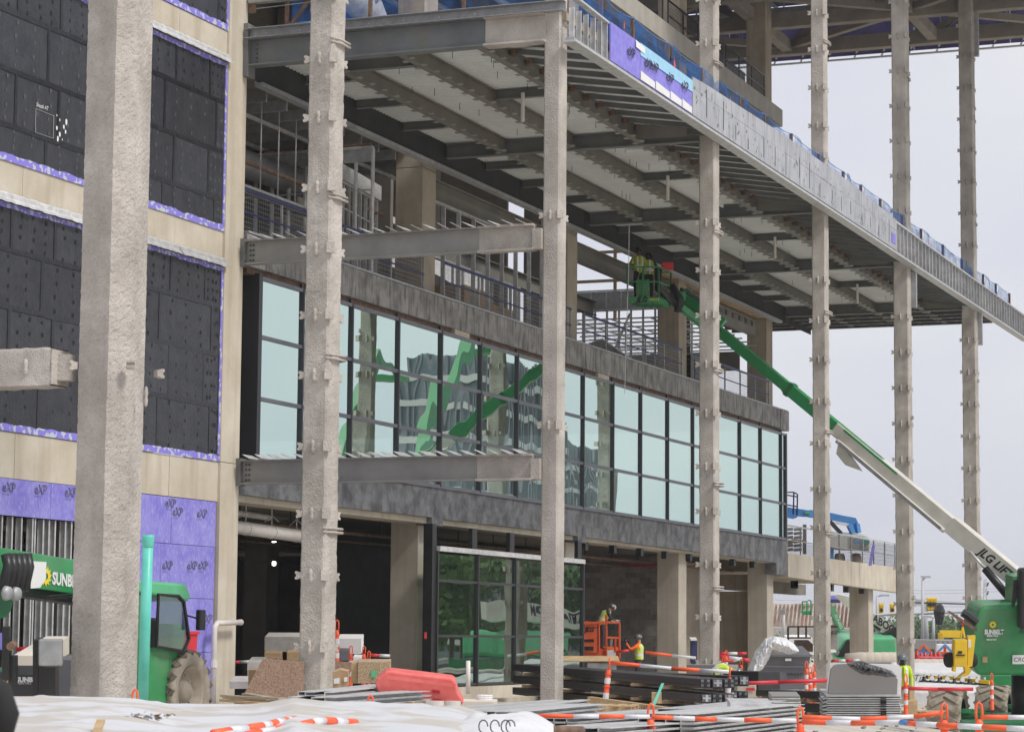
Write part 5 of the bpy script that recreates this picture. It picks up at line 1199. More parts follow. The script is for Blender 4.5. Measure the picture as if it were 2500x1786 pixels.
jA = c11+exd*.35+Vector((0, 0, .42)); jM = at(1668, 728, D=87.6)
B().bar(jA, jM+Vector((0, 0, .15)), .3, .32).build('jib', m_green, bk, bevel=.03); B().bar(jM+Vector((0, 0, .18)), at(1765, 800, D=87.0)+Vector((0, 0, .1)), .30, .44).build('jib', m_green, bk, bevel=.03)
B().bar(jA-Vector((0, 0, .40)), at(1750, 822, D=87.1), .22, .2).build('levelling_link', m_green, bk)
B().bar(jA+Vector((0, 0, .25)), at(1740, 768, D=87.0)+Vector((0, 0, .25)), .12, .08).build('jib_hose', m_black, bk)
pf_z = c00.z+.2
m_ = (c00*.62+c10*.38)+fwd*.5
person('worker in lime vest with orange braces standing left in the raised basket, seen from behind', (m_.x, m_.y, pf_z), YAW+.3, dict(er=(.1, -.30, 1.2), wr=(.3, -.25, 1.25), pr=(.36, -.24, 1.28), el=(.12, .28, 1.2), wl=(.3, .2, 1.2), pl=(.36, .2, 1.22)), shirt=m_vest_shade, vest=m_vest_shade, helmet=m_black, legs=m_dark, skin=m_skin_d)
m_ = (c00*.30+c10*.70)+fwd*.75
person('darker worker bending right in the raised basket beside the red control box', (m_.x, m_.y, pf_z-.08), YAW-.2, dict(hd=(.10, 0, 1.58), hd2=(.10, 0, 1.66), ns=(.20, 0, 1.55), er=(.15, -.30, 1.2), wr=(.32, -.22, 1.2), pr=(.38, -.2, 1.2)), shirt=m_dark, vest=m_vest_shade, helmet=m_black, legs=m_dark, skin=m_skin_d)
lw = tag(B().tube([at(1540, 190, D=80), at(1535, 640, D=83), at(1525, 960, D=84)], .012, 5).build('hanging_line', m_white), 'thin white line hanging from the canopy past the raised basket', 'line')

# ================================================================ orange scissor lift
sl_ = thing('scissor_lift', 'small orange scissor lift with railings in front of the block wall', 'scissor lift', (84, 28.6, .2))
DS = 86.5
ppoly([(1424, 1525), (1458, 1523), (1459, 1594), (1424, 1592)], DS, .5, m_orange, 'side_cabinet', sl_, bevel=.02)
ppoly([(1424, 1585), (1512, 1587), (1512, 1606), (1424, 1600)], DS+.05, 1.2, m_orange, 'platform_base', sl_, bevel=.02)
ppoly([(1426, 1560), (1450, 1559), (1450, 1566), (1426, 1566)], DS-.02, .02, m_black, 'cabinet_slot', sl_); ppoly([(1427, 1577), (1449, 1577), (1449, 1587), (1427, 1586)], DS-.02, .02, m_black, 'cabinet_slot', sl_)
text('JLG', .20, m_ink, sl_, at(1428, 1541, D=DS-.03), rgt, upv, shear=.3, bold=.01); text('RAPID DUTY', .085, m_ink, sl_, at(1426, 1533, D=DS-.03), rgt, upv, bold=.004)
for a, c in (((1424, 1521), (1480, 1517)), ((1462, 1524), (1480, 1517)), ((1480, 1518), (1513, 1519)), ((1480, 1555), (1512, 1556)), ((1424, 1519), (1437, 1517))): B().bar(at(*a, D=DS), at(*c, D=DS), .06, .07).build('guard_rail', m_orange, sl_)
for x_, y0, y1 in ((1480, 1500, 1605), (1512, 1518, 1606), (1462, 1523, 1590), (1502, 1556, 1590)): B().bar(at(x_, y0, D=DS), at(x_, y1, D=DS), .06, .06).build('guard_post', m_orange, sl_)
for a, c in (((1424, 1519), (1480, 1517)), ((1480, 1517), (1513, 1518))): B().bar(at(*a, D=DS+1), at(*c, D=DS+1), .05, .05).build('guard_rail', m_orange, sl_)
ppoly([(1483, 1586), (1503, 1586), (1503, 1602), (1483, 1602)], DS-.01, .02, m_paper, 'instruction_decal', sl_)
ppoly([(1490, 1560), (1496, 1560), (1495, 1578), (1489, 1578)], DS+.2, .08, m_grey, 'document_tube', sl_)
for k in range(3): B().bar(at(1436, 1612+k*7, D=DS+.5), at(1500, 1618+k*7 if k % 2 else 1606+k*7, D=DS+.5), .08, .1).build('scissor_arm', m_yellow if k == 0 else m_rust, sl_)
ppoly([(1434, 1618), (1505, 1618), (1505, 1640), (1434, 1640)], DS+.1, 1.0, m_grey, 'base', sl_)
p = at(1468, 1600, D=DS+.5)
person('worker with stickered helmet leaning over the railing of the orange scissor lift', (p.x, p.y, at(1468, 1587, D=DS+.5).z), YAW-math.pi/2+.25,
       dict(sp=(.06, 0, 1.13), ch=(.17, 0, 1.31), nk=(.28, 0, 1.41), hd=(.36, 0, 1.46), hd2=(.40, 0, 1.53), ns=(.44, 0, 1.40), sl=(.18, .18, 1.36), sr=(.18, -.18, 1.36), el=(.26, .26, 1.12), wl=(.42, .18, 1.04), pl=(.49, .16, 1.03), er=(.26, -.27, 1.12), wr=(.45, -.2, 1.06), pr=(.52, -.2, 1.05)), shirt=m_navy, vest=m_hiviz, helmet=m_helm_s, legs=m_navy, gloves=m_grey)
p = at(1560, 1560, D=85.0)
person('worker in orange shirt and lime vest with raised hand below the block wall', (p.x, p.y, p.z-1.62), YAW-math.pi*.5-.35+math.pi,
       dict(sl=(0, .19, 1.40), el=(.20, .34, 1.28), wl=(.34, .38, 1.50), pl=(.36, .38, 1.58), er=(.18, -.24, 1.16), wr=(.36, -.10, 1.30), pr=(.41, -.06, 1.33)), shirt=m_horange, vest=m_hiviz, helmet=m_helm, legs=m_navy, gloves=m_black)
p = at(1745, 1640, D=63)
person('worker in lime vest bending down behind the black frames, only the back showing', (p.x, p.y, p.z-1.0), YAW-math.pi*.5,
       dict(sp=(.10, 0, 1.06), ch=(.30, 0, 1.10), nk=(.42, 0, 1.06), hd=(.53, 0, 1.0), hd2=(.58, 0, 1.03), ns=(.6, 0, .9), sl=(.30, .19, 1.08), sr=(.30, -.19, 1.08), el=(.36, .24, .8), wl=(.42, .2, .6), pl=(.44, .2, .53), er=(.36, -.24, .8), wr=(.42, -.2, .6), pr=(.44, -.2, .53)), shirt=m_hiviz, vest=m_hiviz, helmet=m_helm, legs=m_navy)
p = at(2203, 1612, D=70)
person('worker with black face cloth and dark helmet standing right of the grey panels', (p.x, p.y, p.z-1.62), YAW+math.pi*.92,
       dict(), shirt=m_hiviz, vest=m_hiviz, helmet=m_helm, legs=m_navy, skin=m_black)
# ================================================================ foreground wrapped stacks
def sheet(par, pxs, D0, D1, zfun, m, nm, nu, nv, skirt=1.3, amp=.03):
    mb = B(); g = []
    for i in range(nu+1):
        row = []
        for k in range(nv+1):
            D_ = D0+(D1-D0)*k/nv; px = pxs[0]+(pxs[1]-pxs[0])*i/nu
            p = at(px, 1700, D=26); q = at(px, 1700, D=D_); q.z = zfun(i/nu, k/nv, px)+.045*max(0, 1-9*abs(noise.noise(Vector((q.x*.55, q.y*.9, 7)))))*max(0, noise.noise(Vector((q.x*.5, q.y*.5, 1)))+.35)+amp*noise.noise(Vector((q.x*1.3, q.y*2.5, 0)))+amp*.5*noise.noise(Vector((q.x*5, q.y*5, 3)))
            row.append(q)
        g.append(row)
    n = len(mb.v)
    for row in g: mb.v += [tuple(v) for v in row]
    for i in range(nu):
        for k in range(nv): a = i*(nv+1)+k; mb.f.append((a, a+nv+1, a+nv+2, a+1)); mb.m.append(0)
    rim = [g[i][nv] for i in range(nu+1)]+[g[nu][k] for k in range(nv-1, -1, -1)]+[g[i][0] for i in range(nu-1, -1, -1)]+[g[0][k] for k in range(1, nv)]
    b0 = len(mb.v); mb.v += [tuple(v) for v in rim]+[(v.x, v.y, max(-.2, v.z-skirt)) for v in rim]; N = len(rim)
    for i in range(N): k = (i+1) % N; mb.f.append((b0+i, b0+k, b0+N+k, b0+N+i)); mb.m.append(0)
    return mb.build(nm, m, par, smooth=True)
def topline(px):
    T = [(-100, 1696), (250, 1699), (340, 1704), (430, 1716), (600, 1718), (660, 1714), (715, 1703), (790, 1709), (900, 1714), (1000, 1716), (1100, 1722), (1200, 1742)]
    for (a, ya), (b_, yb) in zip(T, T[1:]):
        if a <= px <= b_: y = ya+(yb-ya)*(px-a)/(b_-a); break
    else: y = 1742
    return at(px, y, D=26.5).z
ws = thing('wrapped_stack', 'long low stack of boards under white wrap filling the bottom left foreground', 'wrapped stack', (24, 12, 0))
sheet(ws, (-150, 1190), 15.5, 26.5, lambda u, v, px: topline(px)-(1-v)*.02, m_wrapmix, 'wrap', 110, 30, amp=.022)
ws2 = thing('wrapped_roll', 'white wrapped bundle with black spray marks at the bottom, left of the striped rail', 'wrapped bundle', (22, 10, 0))
def rollz(u, v, px): return at(1200, 1732, D=24).z-.10*abs(2*u-1)**3-.12*abs(2*v-1)**4
sheet(ws2, (1105, 1352), 19, 24, rollz, m_white, 'wrap', 50, 24, amp=.06)
for k, (px, s_) in enumerate(((1180, 0), (1205, 0), (1240, 1), (1225, 0))):
    a = at(px, 1772, D=18.97); mb = B()
    mb.tube([a+rgt*(.035*math.cos(t_)+.01*k)+upv*(.05*math.sin(t_)) for t_ in [i*.6 for i in range(9)]], .005, 4); mb.build('spray_mark', m_ink, ws2)
deb = thing('paper_scrap_pile', 'crumpled scraps lying on the white wrapped stack below the nearest column', 'scraps', (20, 11, 1.2))
for k in range(26):
    px = 305+k*4.4+rz_(-4, 4); a = at(px, 1750+rz_(-7, 7), D=20.5); v = [a+rgt*rz_(-.04, .04)+upv*rz_(-.02, .03)+fwd*rz_(-.05, .05) for _ in range(4)]
    B().add(v, [(0, 1, 2), (1, 2, 3), (0, 2, 3)]).build('scrap', m_card if k % 3 == 0 else m_galv_d, deb)
tag(B().bar(at(232, 1800, D=17), at(246, 1758, D=17.6), .06, .02).build('board_edge', m_wood), 'brown board end poking from the wrapped stack at bottom left', 'board')
dkc = thing('dark_guard', 'out of focus dark rubber guard in the bottom left corner', 'guard', (8, 4, 1.5))
B().tube([at(-60, 1660, D=9), at(-2, 1690, D=9), at(14, 1740, D=9), at(-4, 1800, D=9)], .05, 14).build('hose', m_rubber, dkc, smooth=True)

# ================================================================ striped rails and delineators
m_so = m_orange_p; m_sw = m_refl
def striped(pts, r, lb, seg=.25, mats=None, grp='striped barrier rails', sag=0):
    """rail of alternating sleeves along the polyline pts"""
    t = thing('striped_rail', lb, 'barrier rail', pts[0], 0, grp); k = 0
    mats = mats or (m_so, m_sw)
    P = []
    for a, b_ in zip(pts, pts[1:]):
        n = max(1, int((b_-a).length/seg)); P += [a+(b_-a)*i/n for i in range(n)]
    P.append(pts[-1]); N = len(P)
    if sag: P = [p-Vector((0, 0, sag*4*(i/(N-1))*(1-i/(N-1)))) for i, p in enumerate(P)]
    for a, b_ in zip(P, P[1:]):
        d = (b_-a)*.004; B().cyl(a+d, b_-d, r, 10).build('sleeve', mats[k % len(mats)], t, smooth=True); k += 1
    return t
L_ = lambda l, D: [at(x, y, D=(D if not isinstance(D, (tuple, list)) else D[0]+(D[1]-D[0])*i/(len(l)-1))) for i, (x, y) in enumerate(l)]
striped(L_([(1313, 1746), (1400, 1747), (1587, 1748)], 29), .026, 'orange and white rail running left from the front middle delineator')
striped(L_([(1590, 1749), (1750, 1755), (1950, 1758)], 29), .028, 'orange and white rail between the two front delineators')
striped(L_([(1960, 1749), (2100, 1754), (2230, 1748), (2304, 1738)], 28), .026, 'upper orange and white rail crossing below the grey panels')
striped(L_([(1960, 1761), (2080, 1764), (2200, 1762), (2240, 1766), (2340, 1771), (2520, 1779)], (27.5, 25)), .030, 'long lower striped rail with a blue taped length at bottom right', mats=(m_so, m_sw, m_so, m_sw, m_blue, m_so, m_sw))
striped(L_([(2400, 1749), (2520, 1750)], 27), .026, 'short striped rail at the bottom right corner')
striped(L_([(520, 1790), (640, 1772), (690, 1760), (720, 1756)], (19, 21)), .035, 'fallen striped rail lying on the white stack, upper of two', seg=.2)
striped(L_([(600, 1795), (700, 1776), (790, 1758), (868, 1764)], (18.6, 20.5)), .035, 'fallen striped rail lying on the white stack, lower of two', seg=.2)
striped(L_([(1487, 1616), (1640, 1631), (1780, 1639)], (52, 51)), .042, 'striped rail strung above the black frame stack', seg=.55)
striped(L_([(1512, 1589), (1536, 1587)], 80), .045, 'short red and white rail beside the orange scissor lift', mats=(m_red, m_sw))
striped(L_([(1575, 1591), (1640, 1599), (1699, 1605)], 80), .05, 'striped rail behind the worker in the orange shirt', seg=.6)
striped(L_([(560, 1616), (612, 1614), (660, 1610)], 60), .04, 'red and white rail in the dark bay right of the pilaster', mats=(m_red, m_sw))
striped(L_([(900, 1598), (952, 1600)], 62), .04, 'red and white rail left of the ground floor concrete column', mats=(m_red, m_sw))
striped(L_([(40, 1584), (92, 1583)], 48), .045, 'red and white rail under the green handler boom', mats=(m_red, m_sw))
striped(L_([(1783, 1668), (1900, 1664), (2022, 1660)], 57), .045, 'dull red rail in front of the grey dumpster', seg=1.1, mats=(m_red, m_red, m_sw))
striped(L_([(2199, 1679), (2290, 1681), (2376, 1681)], 60), .045, 'dull red rail in front of the two big tyres', seg=1.3, mats=(m_red, m_red, m_red, m_sw))
striped(L_([(1755, 1594), (1823, 1594)], 74), .045, 'upper striped rail right of the clip column', mats=(m_red, m_sw)); striped(L_([(1755, 1611), (1790, 1612), (1812, 1606), (1830, 1614)], 73), .045, 'lower kinked striped rail right of the clip column', mats=(m_red, m_sw))
striped(L_([(1755, 1600), (1830, 1610)], 76), .045, 'sloping striped rail right of the clip column', mats=(m_red, m_sw))
striped(L_([(2030, 1612), (2098, 1611)], 100), .06, 'striped rail in front of the distant green machine', mats=(m_red, m_sw))
def delin_proto():
    t = thing('delineator', 'x', 'delineator', (0, 0, 0), 0, 'orange delineator posts')
    B().lathe([(.055, .0), (.055, .22), (.050, .235), (.050, .50), (.046, .51), (.044, .86), (.030, .90), (.0, .905)], (0, 0, 0), (0, 0, 1), 14).build('post', m_orange_p, t, smooth=True, world=False)
    for z in (.38, .64): B().lathe([(.0535, z), (.0535, z+.10)], (0, 0, 0), (0, 0, 1), 14).build('reflective_band', m_refl, t, smooth=True, world=False)
    for z in (.33, .58, .80): B().lathe([(.046, z), (.062, z), (.062, z+.018), (.046, z+.018)], (0, 0, 0), (0, 0, 1), 14).build('collar', m_orange_p, t, world=False)
    B().tube([(0, -.028, .88), (0, -.035, .98), (0, -.028, 1.06), (0, 0, 1.09), (0, .028, 1.06), (0, .035, .98), (0, .028, .88)], .014, 8).build('handle', m_orange_p, t, smooth=True, world=False)
    B().lathe([(0, .06), (.10, .06), (.19, .03), (.20, 0), (0, 0)], (0, 0, 0), (0, 0, 1), 8).build('base', m_rubber, t, world=False)
    return t
dp = delin_proto(); used = False
def delin(px, ytop, D, lb, tilt=0, s=1.0):
    global used
    t = copy_tree(dp) if used else dp; used = True
    p = at(px, ytop, D=D); t.location = (p.x+1.09*s*math.sin(tilt)*-rgt.x, p.y-1.09*s*math.sin(tilt)*rgt.y, p.z-1.09*s*math.cos(tilt)); t.rotation_euler = (0, tilt, -math.pi/2+YAW) if tilt else (0, 0, YAW+rz_(-.3, .3)); t.scale = (s, s, s); t['label'] = lb
for a in ((1589, 1716, 29.2, 'front delineator standing among steel studs in the lower middle'), (1954, 1724, 28, 'thick front delineator where two striped rails meet, below the grey panels'),
          (2305, 1715, 27.6, 'delineator with solid red top in front of the left big tyre'), (2390, 1713, 27.3, 'delineator with open loop at the right, in front of the big tyres'),
          (1489, 1605, 50, 'leaning delineator at the left end of the rail over the black frames', .10, 1.15), (1783, 1627, 50, 'leaning delineator at the right end of the black frame stack', .10, 1.15),
          (1969, 1613, 64, 'left one of three delineators before the grey dumpster'), (1978, 1626, 63, 'middle lowest one of three delineators before the grey dumpster'), (1988, 1620, 64, 'right one of three delineators before the grey dumpster'),
          (1766, 1602, 71, 'looped delineator just right of the clip column near the bending worker'), (1773, 1586, 74, 'taller delineator behind the bending worker'), (1810, 1606, 70, 'delineator left of the draped plastic'), (1852, 1637, 66, 'delineator half hidden behind the dumpster corner'),
          (2211, 1643, 57, 'delineator with grey sleeve in front of the worker at right'), (823, 1512, 60, 'tall delineator standing on drywall in the dark bay', 0, 1.3), (857, 1575, 58, 'looped red delineator in the dark bay, left of its pair'), (889, 1576, 59, 'red delineator in the dark bay beside a white pail'),
          (901, 1588, 60, 'rightmost red delineator in the dark bay'), (330, 1681, 30, 'orange loop showing above the white stack beside the teal pipe'), (905, 1696, 31, 'orange loop showing above the white stack below the red barrier'), (2421, 1642, 70, 'delineator under the green counterweight'),
          (2257, 1620, 100, 'distant delineator near the far concrete beams')): delin(*a)

# ================================================================ black frame stacks
def run(par, pa, pb, w_, h_, m, nm, **k): return B().bar(pa, pb, w_, h_).build(nm, m, par, **k)
def framestack(name, lb, a, c, layers, across, w_, h_, gap=.07):
    t = thing(name, lb, 'frame stack', (c.x, c.y, 0)); d = (c-a).normalized(); s_ = d.cross(Vector((0, 0, 1))).normalized()
    for r_ in range(layers):
        for k in range(across):
            o = -s_*(k*(w_+.02))+Vector((0, 0, -r_*(h_+gap)))+d*rz_(-.06, .06)
            run(t, a+o-Vector((0, 0, h_/2)), c+o-Vector((0, 0, h_/2)), w_, h_*.52, m_black, 'black_frame')
            run(t, a+o-Vector((0, 0, .05)), c+o-Vector((0, 0, .05)), w_*.98, h_*.16, m_mull, 'frame_rib')
            run(t, a+o-Vector((0, 0, h_-.03)), c+o-Vector((0, 0, h_-.03)), w_*.98, h_*.16, m_mull, 'frame_rib')
            e = c+o-Vector((0, 0, h_/2)); B().obox(e+d*.012, d*.01, s_*w_*.40, Vector((0, 0, h_*.30))).build('end_cap', m_mull_g, t); B().obox(e+d*.03, d*.012, s_*w_*.12, Vector((0, 0, h_*.30))).obox(e+d*.032, d*.012, s_*w_*.36, Vector((0, 0, h_*.07))).build('end_slot', m_galv_d if (r_+k) % 2 else m_black, t)
        if r_ < layers-1:
            for f_ in (.1, .35, .6, .72, .86): q = a+(c-a)*f_-Vector((0, 0, r_*(h_+gap)+h_+gap/2)); B().obox(q+s_*-.1, d*.09, s_*(w_*across*.5), Vector((0, 0, gap/2-.003))).build('spacer_block', m_wood, t)
    return t
framestack('frame_stack', 'long stack of black window frames behind the pale corner column', at(1262, 1616, D=62), at(1722, 1652, D=48), 4, 3, .22, .22)
framestack('frame_stack', 'second stack of black frames behind the first, under the bending worker', at(1500, 1634, D=60), at(1788, 1645, D=53), 4, 2, .24, .26)
framestack('frame_stack', 'low black trays with white stickers left of the grey panels', at(1862, 1678, D=56), at(2018, 1683, D=52), 3, 2, .3, .2)
tag(B().obox(at(1420, 1607, D=60), rgt*.9, fwd*.5, upv*.012).build('pale_plank', m_wood), 'thin pale plank lying on the black frame stack', 'plank')
tb = thing('timber_beam', 'yellow timber beam with handwritten numbers under the black frames', 'timber', at(1560, 1725, D=44))
B().bar(at(1440, 1712, D=45), at(1655, 1742, D=43), .12, .19).build('beam', m_wood, tb); d = (at(1655, 1742, D=43)-at(1440, 1712, D=45)).normalized()
text('3050-16C', .13, m_ink, tb, at(1536, 1726, D=43.6)-fwd*.08, d, (0, 0, 1), 'handwriting', shear=.2); text('8-FT', .11, m_ink, tb, at(1611, 1735, D=43.2)-fwd*.08, d, (0, 0, 1), 'handwriting', shear=.2)
tag(B().bar(at(1600, 1752, D=42), at(1720, 1744, D=44), .1, .1).build('timber_block', m_wood), 'timber block end right of the numbered beam', 'timber')
ck = thing('wood_chock', 'small wood block with a green strap standing against the black frames', 'block', at(1603, 1705, D=45))
B().obox(at(1603, 1702, D=46), rgt*.09, fwd*.05, upv*.10).build('block', m_wood, ck); B().bar(at(1595, 1722, D=45.5), at(1618, 1667, D=46), .05, .012).build('strap', m_teal, ck)

# ================================================================ galvanized stud bundles
def bundle(lb, a, c, across, layers, w_, h_, m=m_galv, jit=.15, grp='bundles of galvanized studs'):
    t = thing('stud_bundle', lb, 'stud bundle', (a.x, a.y, 0), 0, grp); d = (c-a).normalized(); s_ = d.cross(Vector((0, 0, 1))).normalized(); s_ = -s_ if s_.dot(fwd) < 0 else s_
    for r_ in range(layers):
        for k in range(across):
            o = s_*(k*(w_+.008))-Vector((0, 0, r_*(h_+.004)))+d*rz_(-jit, jit)
            B().chan(a+o, c+o+d*rz_(-jit, jit), w_, h_, .009, side=1 if s_.dot(d.cross(Vector((0, 0, 1)))) < 0 else -1).build('stud', m, t)
    for f_ in (.2, .8):
        q = a+(c-a)*f_-Vector((0, 0, layers*h_+.05)); B().obox(q+s_*across*w_*.4, d*.05, s_*across*w_*.55, Vector((0, 0, .045))).build('dunnage', m_wood, t)
    return t
bundle('galvanized studs fanned out on the ground right of the second column', at(812, 1692, D=37), at(1040, 1668, D=41), 4, 4, .14, .06, jit=.5)
bundle('loose galvanized studs across the base of the second column', at(820, 1706, D=35), at(1048, 1690, D=38), 3, 2, .15, .07, jit=.4)
bundle('cream perforated channels lying left of the pale corner column base', at(1110, 1738, D=33), at(1440, 1712, D=39), 4, 3, .16, .06, m=m_galv, jit=.3)
bundle('galvanized studs with open dark ends left of the front delineator', at(1396, 1757, D=31), at(1640, 1736, D=37), 4, 6, .14, .055, jit=.08)
bundle('galvanized studs under the striped rail at the lower middle', at(1250, 1742, D=31), at(1470, 1722, D=36), 5, 3, .14, .06, jit=.2)
bundle('wide bundle of open ended galvanized channels right of the front delineator', at(1676, 1747, D=30), at(1950, 1722, D=37), 4, 8, .17, .055, jit=.06)
bundle('flat galvanized studs scattered along the bottom edge right of centre', at(1470, 1782, D=27.5), at(1700, 1766, D=31), 5, 2, .15, .06, jit=.4)
bundle('short galvanized offcuts left of the frame stack end', at(1700, 1736, D=34), at(1890, 1716, D=38), 3, 1, .2, .08, jit=.3)
tag(B().obox(at(1829, 1719, D=35), rgt*.29, fwd*.25, upv*.058).build('galvanized_trough', m_galv, bevel=.005), 'flat galvanized trough laid on top of the wide channel bundle', 'trough')
ps = thing('panel_pile', 'small pile of pale panels beside the low black trays', 'panels', at(1915, 1722, D=44))
for k in range(7): B().obox(at(1915+rz_(-2, 2), 1694+k*4.6, D=44), rgt*.25, fwd*.3, upv*.012).build('panel', m_galv if k % 2 else m_stone, ps)
for i, (x_, y_, w2) in enumerate(((1062, 1720, 23), (1106, 1720, 19))):
    p = at(x_, y_, D=33); r_ = w2*33/F_PX
    tag(B().cyl(p-Vector((0, 0, .25)), p+Vector((0, 0, .055)), r_, 24).build('white_roll', m_pvc, smooth=False), ('left', 'right')[i]+' white round tub end behind the wrapped bundle, below the red barrier', 'tub')
p = at(1183, 1706, D=40); bk_ = thing('coiled_strap', 'coil of white strap lying on the low curb', 'coil', p)
for k in range(3): B().tube([p+Vector((.12*math.cos(t_), .12*math.sin(t_), .03*k)) for t_ in [i*.52 for i in range(12)]], .015, 6, closed=True).build('loop', m_paper, bk_)
sp_ = tag(B().cyl(at(1143, 1692, D=46), at(1143, 1612, D=46), .042, 14).build('stand_pipe', m_pvc, smooth=True), 'short upright white pipe in front of the storefront glass', 'pipe')
tag(B().cyl(at(1023, 1652, D=44), at(1023, 1638, D=44), .06, 14).build('pipe_stub', m_pvc, smooth=True), 'small capped pipe stub behind the red barrier', 'pipe')
tag(B().cyl(at(1345, 1780, D=26), at(1420, 1781, D=27), .045, 12).build('rusty_pipe', m_rust, smooth=True), 'rusty pipe end lying at the bottom edge right of the wrapped bundle', 'pipe')

# ================================================================ sheets, boxes and barrier by the second column
ob_ = thing('osb_sheet', 'reddish chipboard sheets leaning left of the second column base', 'chipboard', at(660, 1712, D=43))
ppoly([(641, 1608), (742, 1614), (742, 1712), (594, 1696)], 44, .03, m_osb_r, 'sheet', ob_); ppoly([(636, 1626), (650, 1608), (650, 1600), (660, 1602), (690, 1606), (690, 1640)], 44.3, .03, m_osb_r, 'sheet', ob_)
o2 = thing('osb_box', 'chipboard crate with green label right of the cardboard box', 'crate', at(910, 1665, D=47))
ppoly([(874, 1615), (952, 1615), (951, 1665), (873, 1667)], 47, .5, m_osb, 'front', o2); ppoly([(858, 1620), (873, 1616), (872, 1667), (857, 1667)], 47.1, .5, m_wood, 'side', o2); ppoly([(906, 1636), (919, 1636), (919, 1652), (906, 1652)], 46.97, .01, m_green_l, 'paper_label', o2)
o3 = tag(ppoly([(812, 1613), (866, 1616), (846, 1662), (812, 1670)], 48, .03, m_osb_r, 'chipboard_offcut', None), 'chipboard offcut leaning right of the second column', 'chipboard')
cbx = thing('cardboard_box', 'open brown cardboard box right of the second column base', 'box', at(832, 1678, D=42))
ppoly([(812, 1640), (832, 1634), (832, 1678), (812, 1680)], 42, .3, m_card, 'side', cbx); ppoly([(832.5, 1634), (850, 1638), (849, 1674), (832.5, 1678)], 42.05, .25, m_card, 'side', cbx); ppoly([(815, 1656), (829, 1653), (829, 1667), (815, 1668)], 41.97, .01, m_paper, 'shipping_label', cbx); ppoly([(840, 1653), (848, 1651), (848, 1662), (840, 1663)], 42.02, .01, m_paper, 'shipping_label', cbx)
pl_ = thing('plank_pile', 'weathered planks and a cardboard roll lying left of the second column', 'planks', at(620, 1712, D=39))
for k, (a, c) in enumerate((((547, 1697), (660, 1705)), ((552, 1703), (700, 1712)), ((600, 1693), (704, 1710)), ((545, 1708), (640, 1716)), ((560, 1700), (690, 1704)))): B().bar(at(*a, D=40-k*.2), at(*c, D=38.5-k*.2), .14, .035).build('plank', m_wood if k % 2 else m_conc_col, pl_)
B().cyl(at(636, 1704, D=39), at(660, 1710, D=38.8), .03, 12).build('cardboard_roll', m_card, pl_)
rb = thing('red_barrier', 'faded red plastic road barrier lying among studs left of the storefront', 'barrier', at(1020, 1714, D=38))
ppoly([(941, 1639), (950, 1637), (1100, 1655), (1110, 1660), (1118, 1690), (1132, 1714), (1126, 1720), (1030, 1712), (925, 1690), (915, 1670), (921, 1655)], 38.5, .5, m_redbar, 'body', rb, bevel=.05)
ppoly([(1054, 1682), (1073, 1684), (1076, 1691), (1057, 1690)], 38.47, .02, m_red, 'slot', rb); ppoly([(1055, 1704), (1076, 1706), (1078, 1710), (1057, 1709)], 38.47, .02, m_red, 'slot', rb)
B().bar(at(946, 1652, D=38.4), at(1112, 1672, D=38.4), .05, .05).build('moulded_rib', m_redbar, rb)
def layers(lb, x0, x1, y0, y1, D, n, m, nm='drywall_stack', cat='drywall', depth=1.0):
    t = thing(nm, lb, cat, at(x0, y1, D=D)); h = (y1-y0)/n
    for k in range(n): ppoly([(x0+rz_(-.7, .7), y0+k*h+.4), (x1+rz_(-.7, .7), y0+k*h+.6), (x1, y0+(k+1)*h), (x0, y0+(k+1)*h)], D, depth, m, 'sheet', t)
    return t
layers('stack of drywall sheets in the dark bay left of the second column', 646, 742, 1553, 1590, 62, 12, m_dry)
layers('whiter stack of drywall sheets right of the second column', 824, 882, 1557, 1595, 62, 12, m_paper)
layers('low stack of pale sheets at the left side of the dark bay', 604, 645, 1614, 1680, 58, 9, m_dry)
layers('flat pale sheets on the bay floor below the drywall', 560, 660, 1662, 1680, 56, 4, m_dry)
for i, (x0, x1, y0, y1, m_) in enumerate(((645, 685, 1592, 1612, m_card), (700, 742, 1590, 1612, m_wood), (816, 852, 1586, 1612, m_dump), (862, 884, 1602, 1614, m_paper))):
    tag(ppoly([(x0, y0), (x1, y0+1), (x1, y1), (x0, y1)], 60, .5, m_, ('carton', 'carton', 'grey_bin', 'white_pail')[i], None, bevel=.01), ('small carton on the left under the drywall', 'brown carton under the drywall beside the column', 'ribbed grey bin behind the cardboard box', 'white pail beside the red delineators')[i], ('carton', 'carton', 'bin', 'pail')[i])
fl_ = thing('work_light', 'lit white work lamp hanging deep in the dark ground floor bay', 'lamp', at(669, 1375, D=75))
B().obox(at(669, 1375, D=75), rgt*.045, fwd*.03, upv*.05).build('lamp_face', m_lamp, fl_); B().tube([at(640, 1372, D=75), at(669, 1366, D=75), at(684, 1378, D=75)], .012, 5).build('cable', m_black, fl_)
tag(B().obox(at(669, 1322, D=72), rgt*.05, fwd*.03, upv*.008).build('ceiling_light', m_lamp), 'small lit strip light under the slab above the work lamp', 'lamp')
xt = tag(B().obox(at(1039, 1550, D=62.5), rgt*.03, fwd*.01, upv*.08).build('fire_sign', m_red), 'small red sign on the side of the ground floor concrete column', 'sign')
wh_ = thing('pallet_jack_box', 'white topped cabinet in the passage behind the fifth column', 'cabinet', at(1700, 1620, D=85))
ppoly([(1688, 1563), (1702, 1563), (1702, 1620), (1688, 1620)], 85, .6, m_navyrail, 'door', wh_); ppoly([(1686, 1560), (1702, 1560), (1702, 1563), (1686, 1563)], 84.9, .7, m_paper, 'top', wh_)

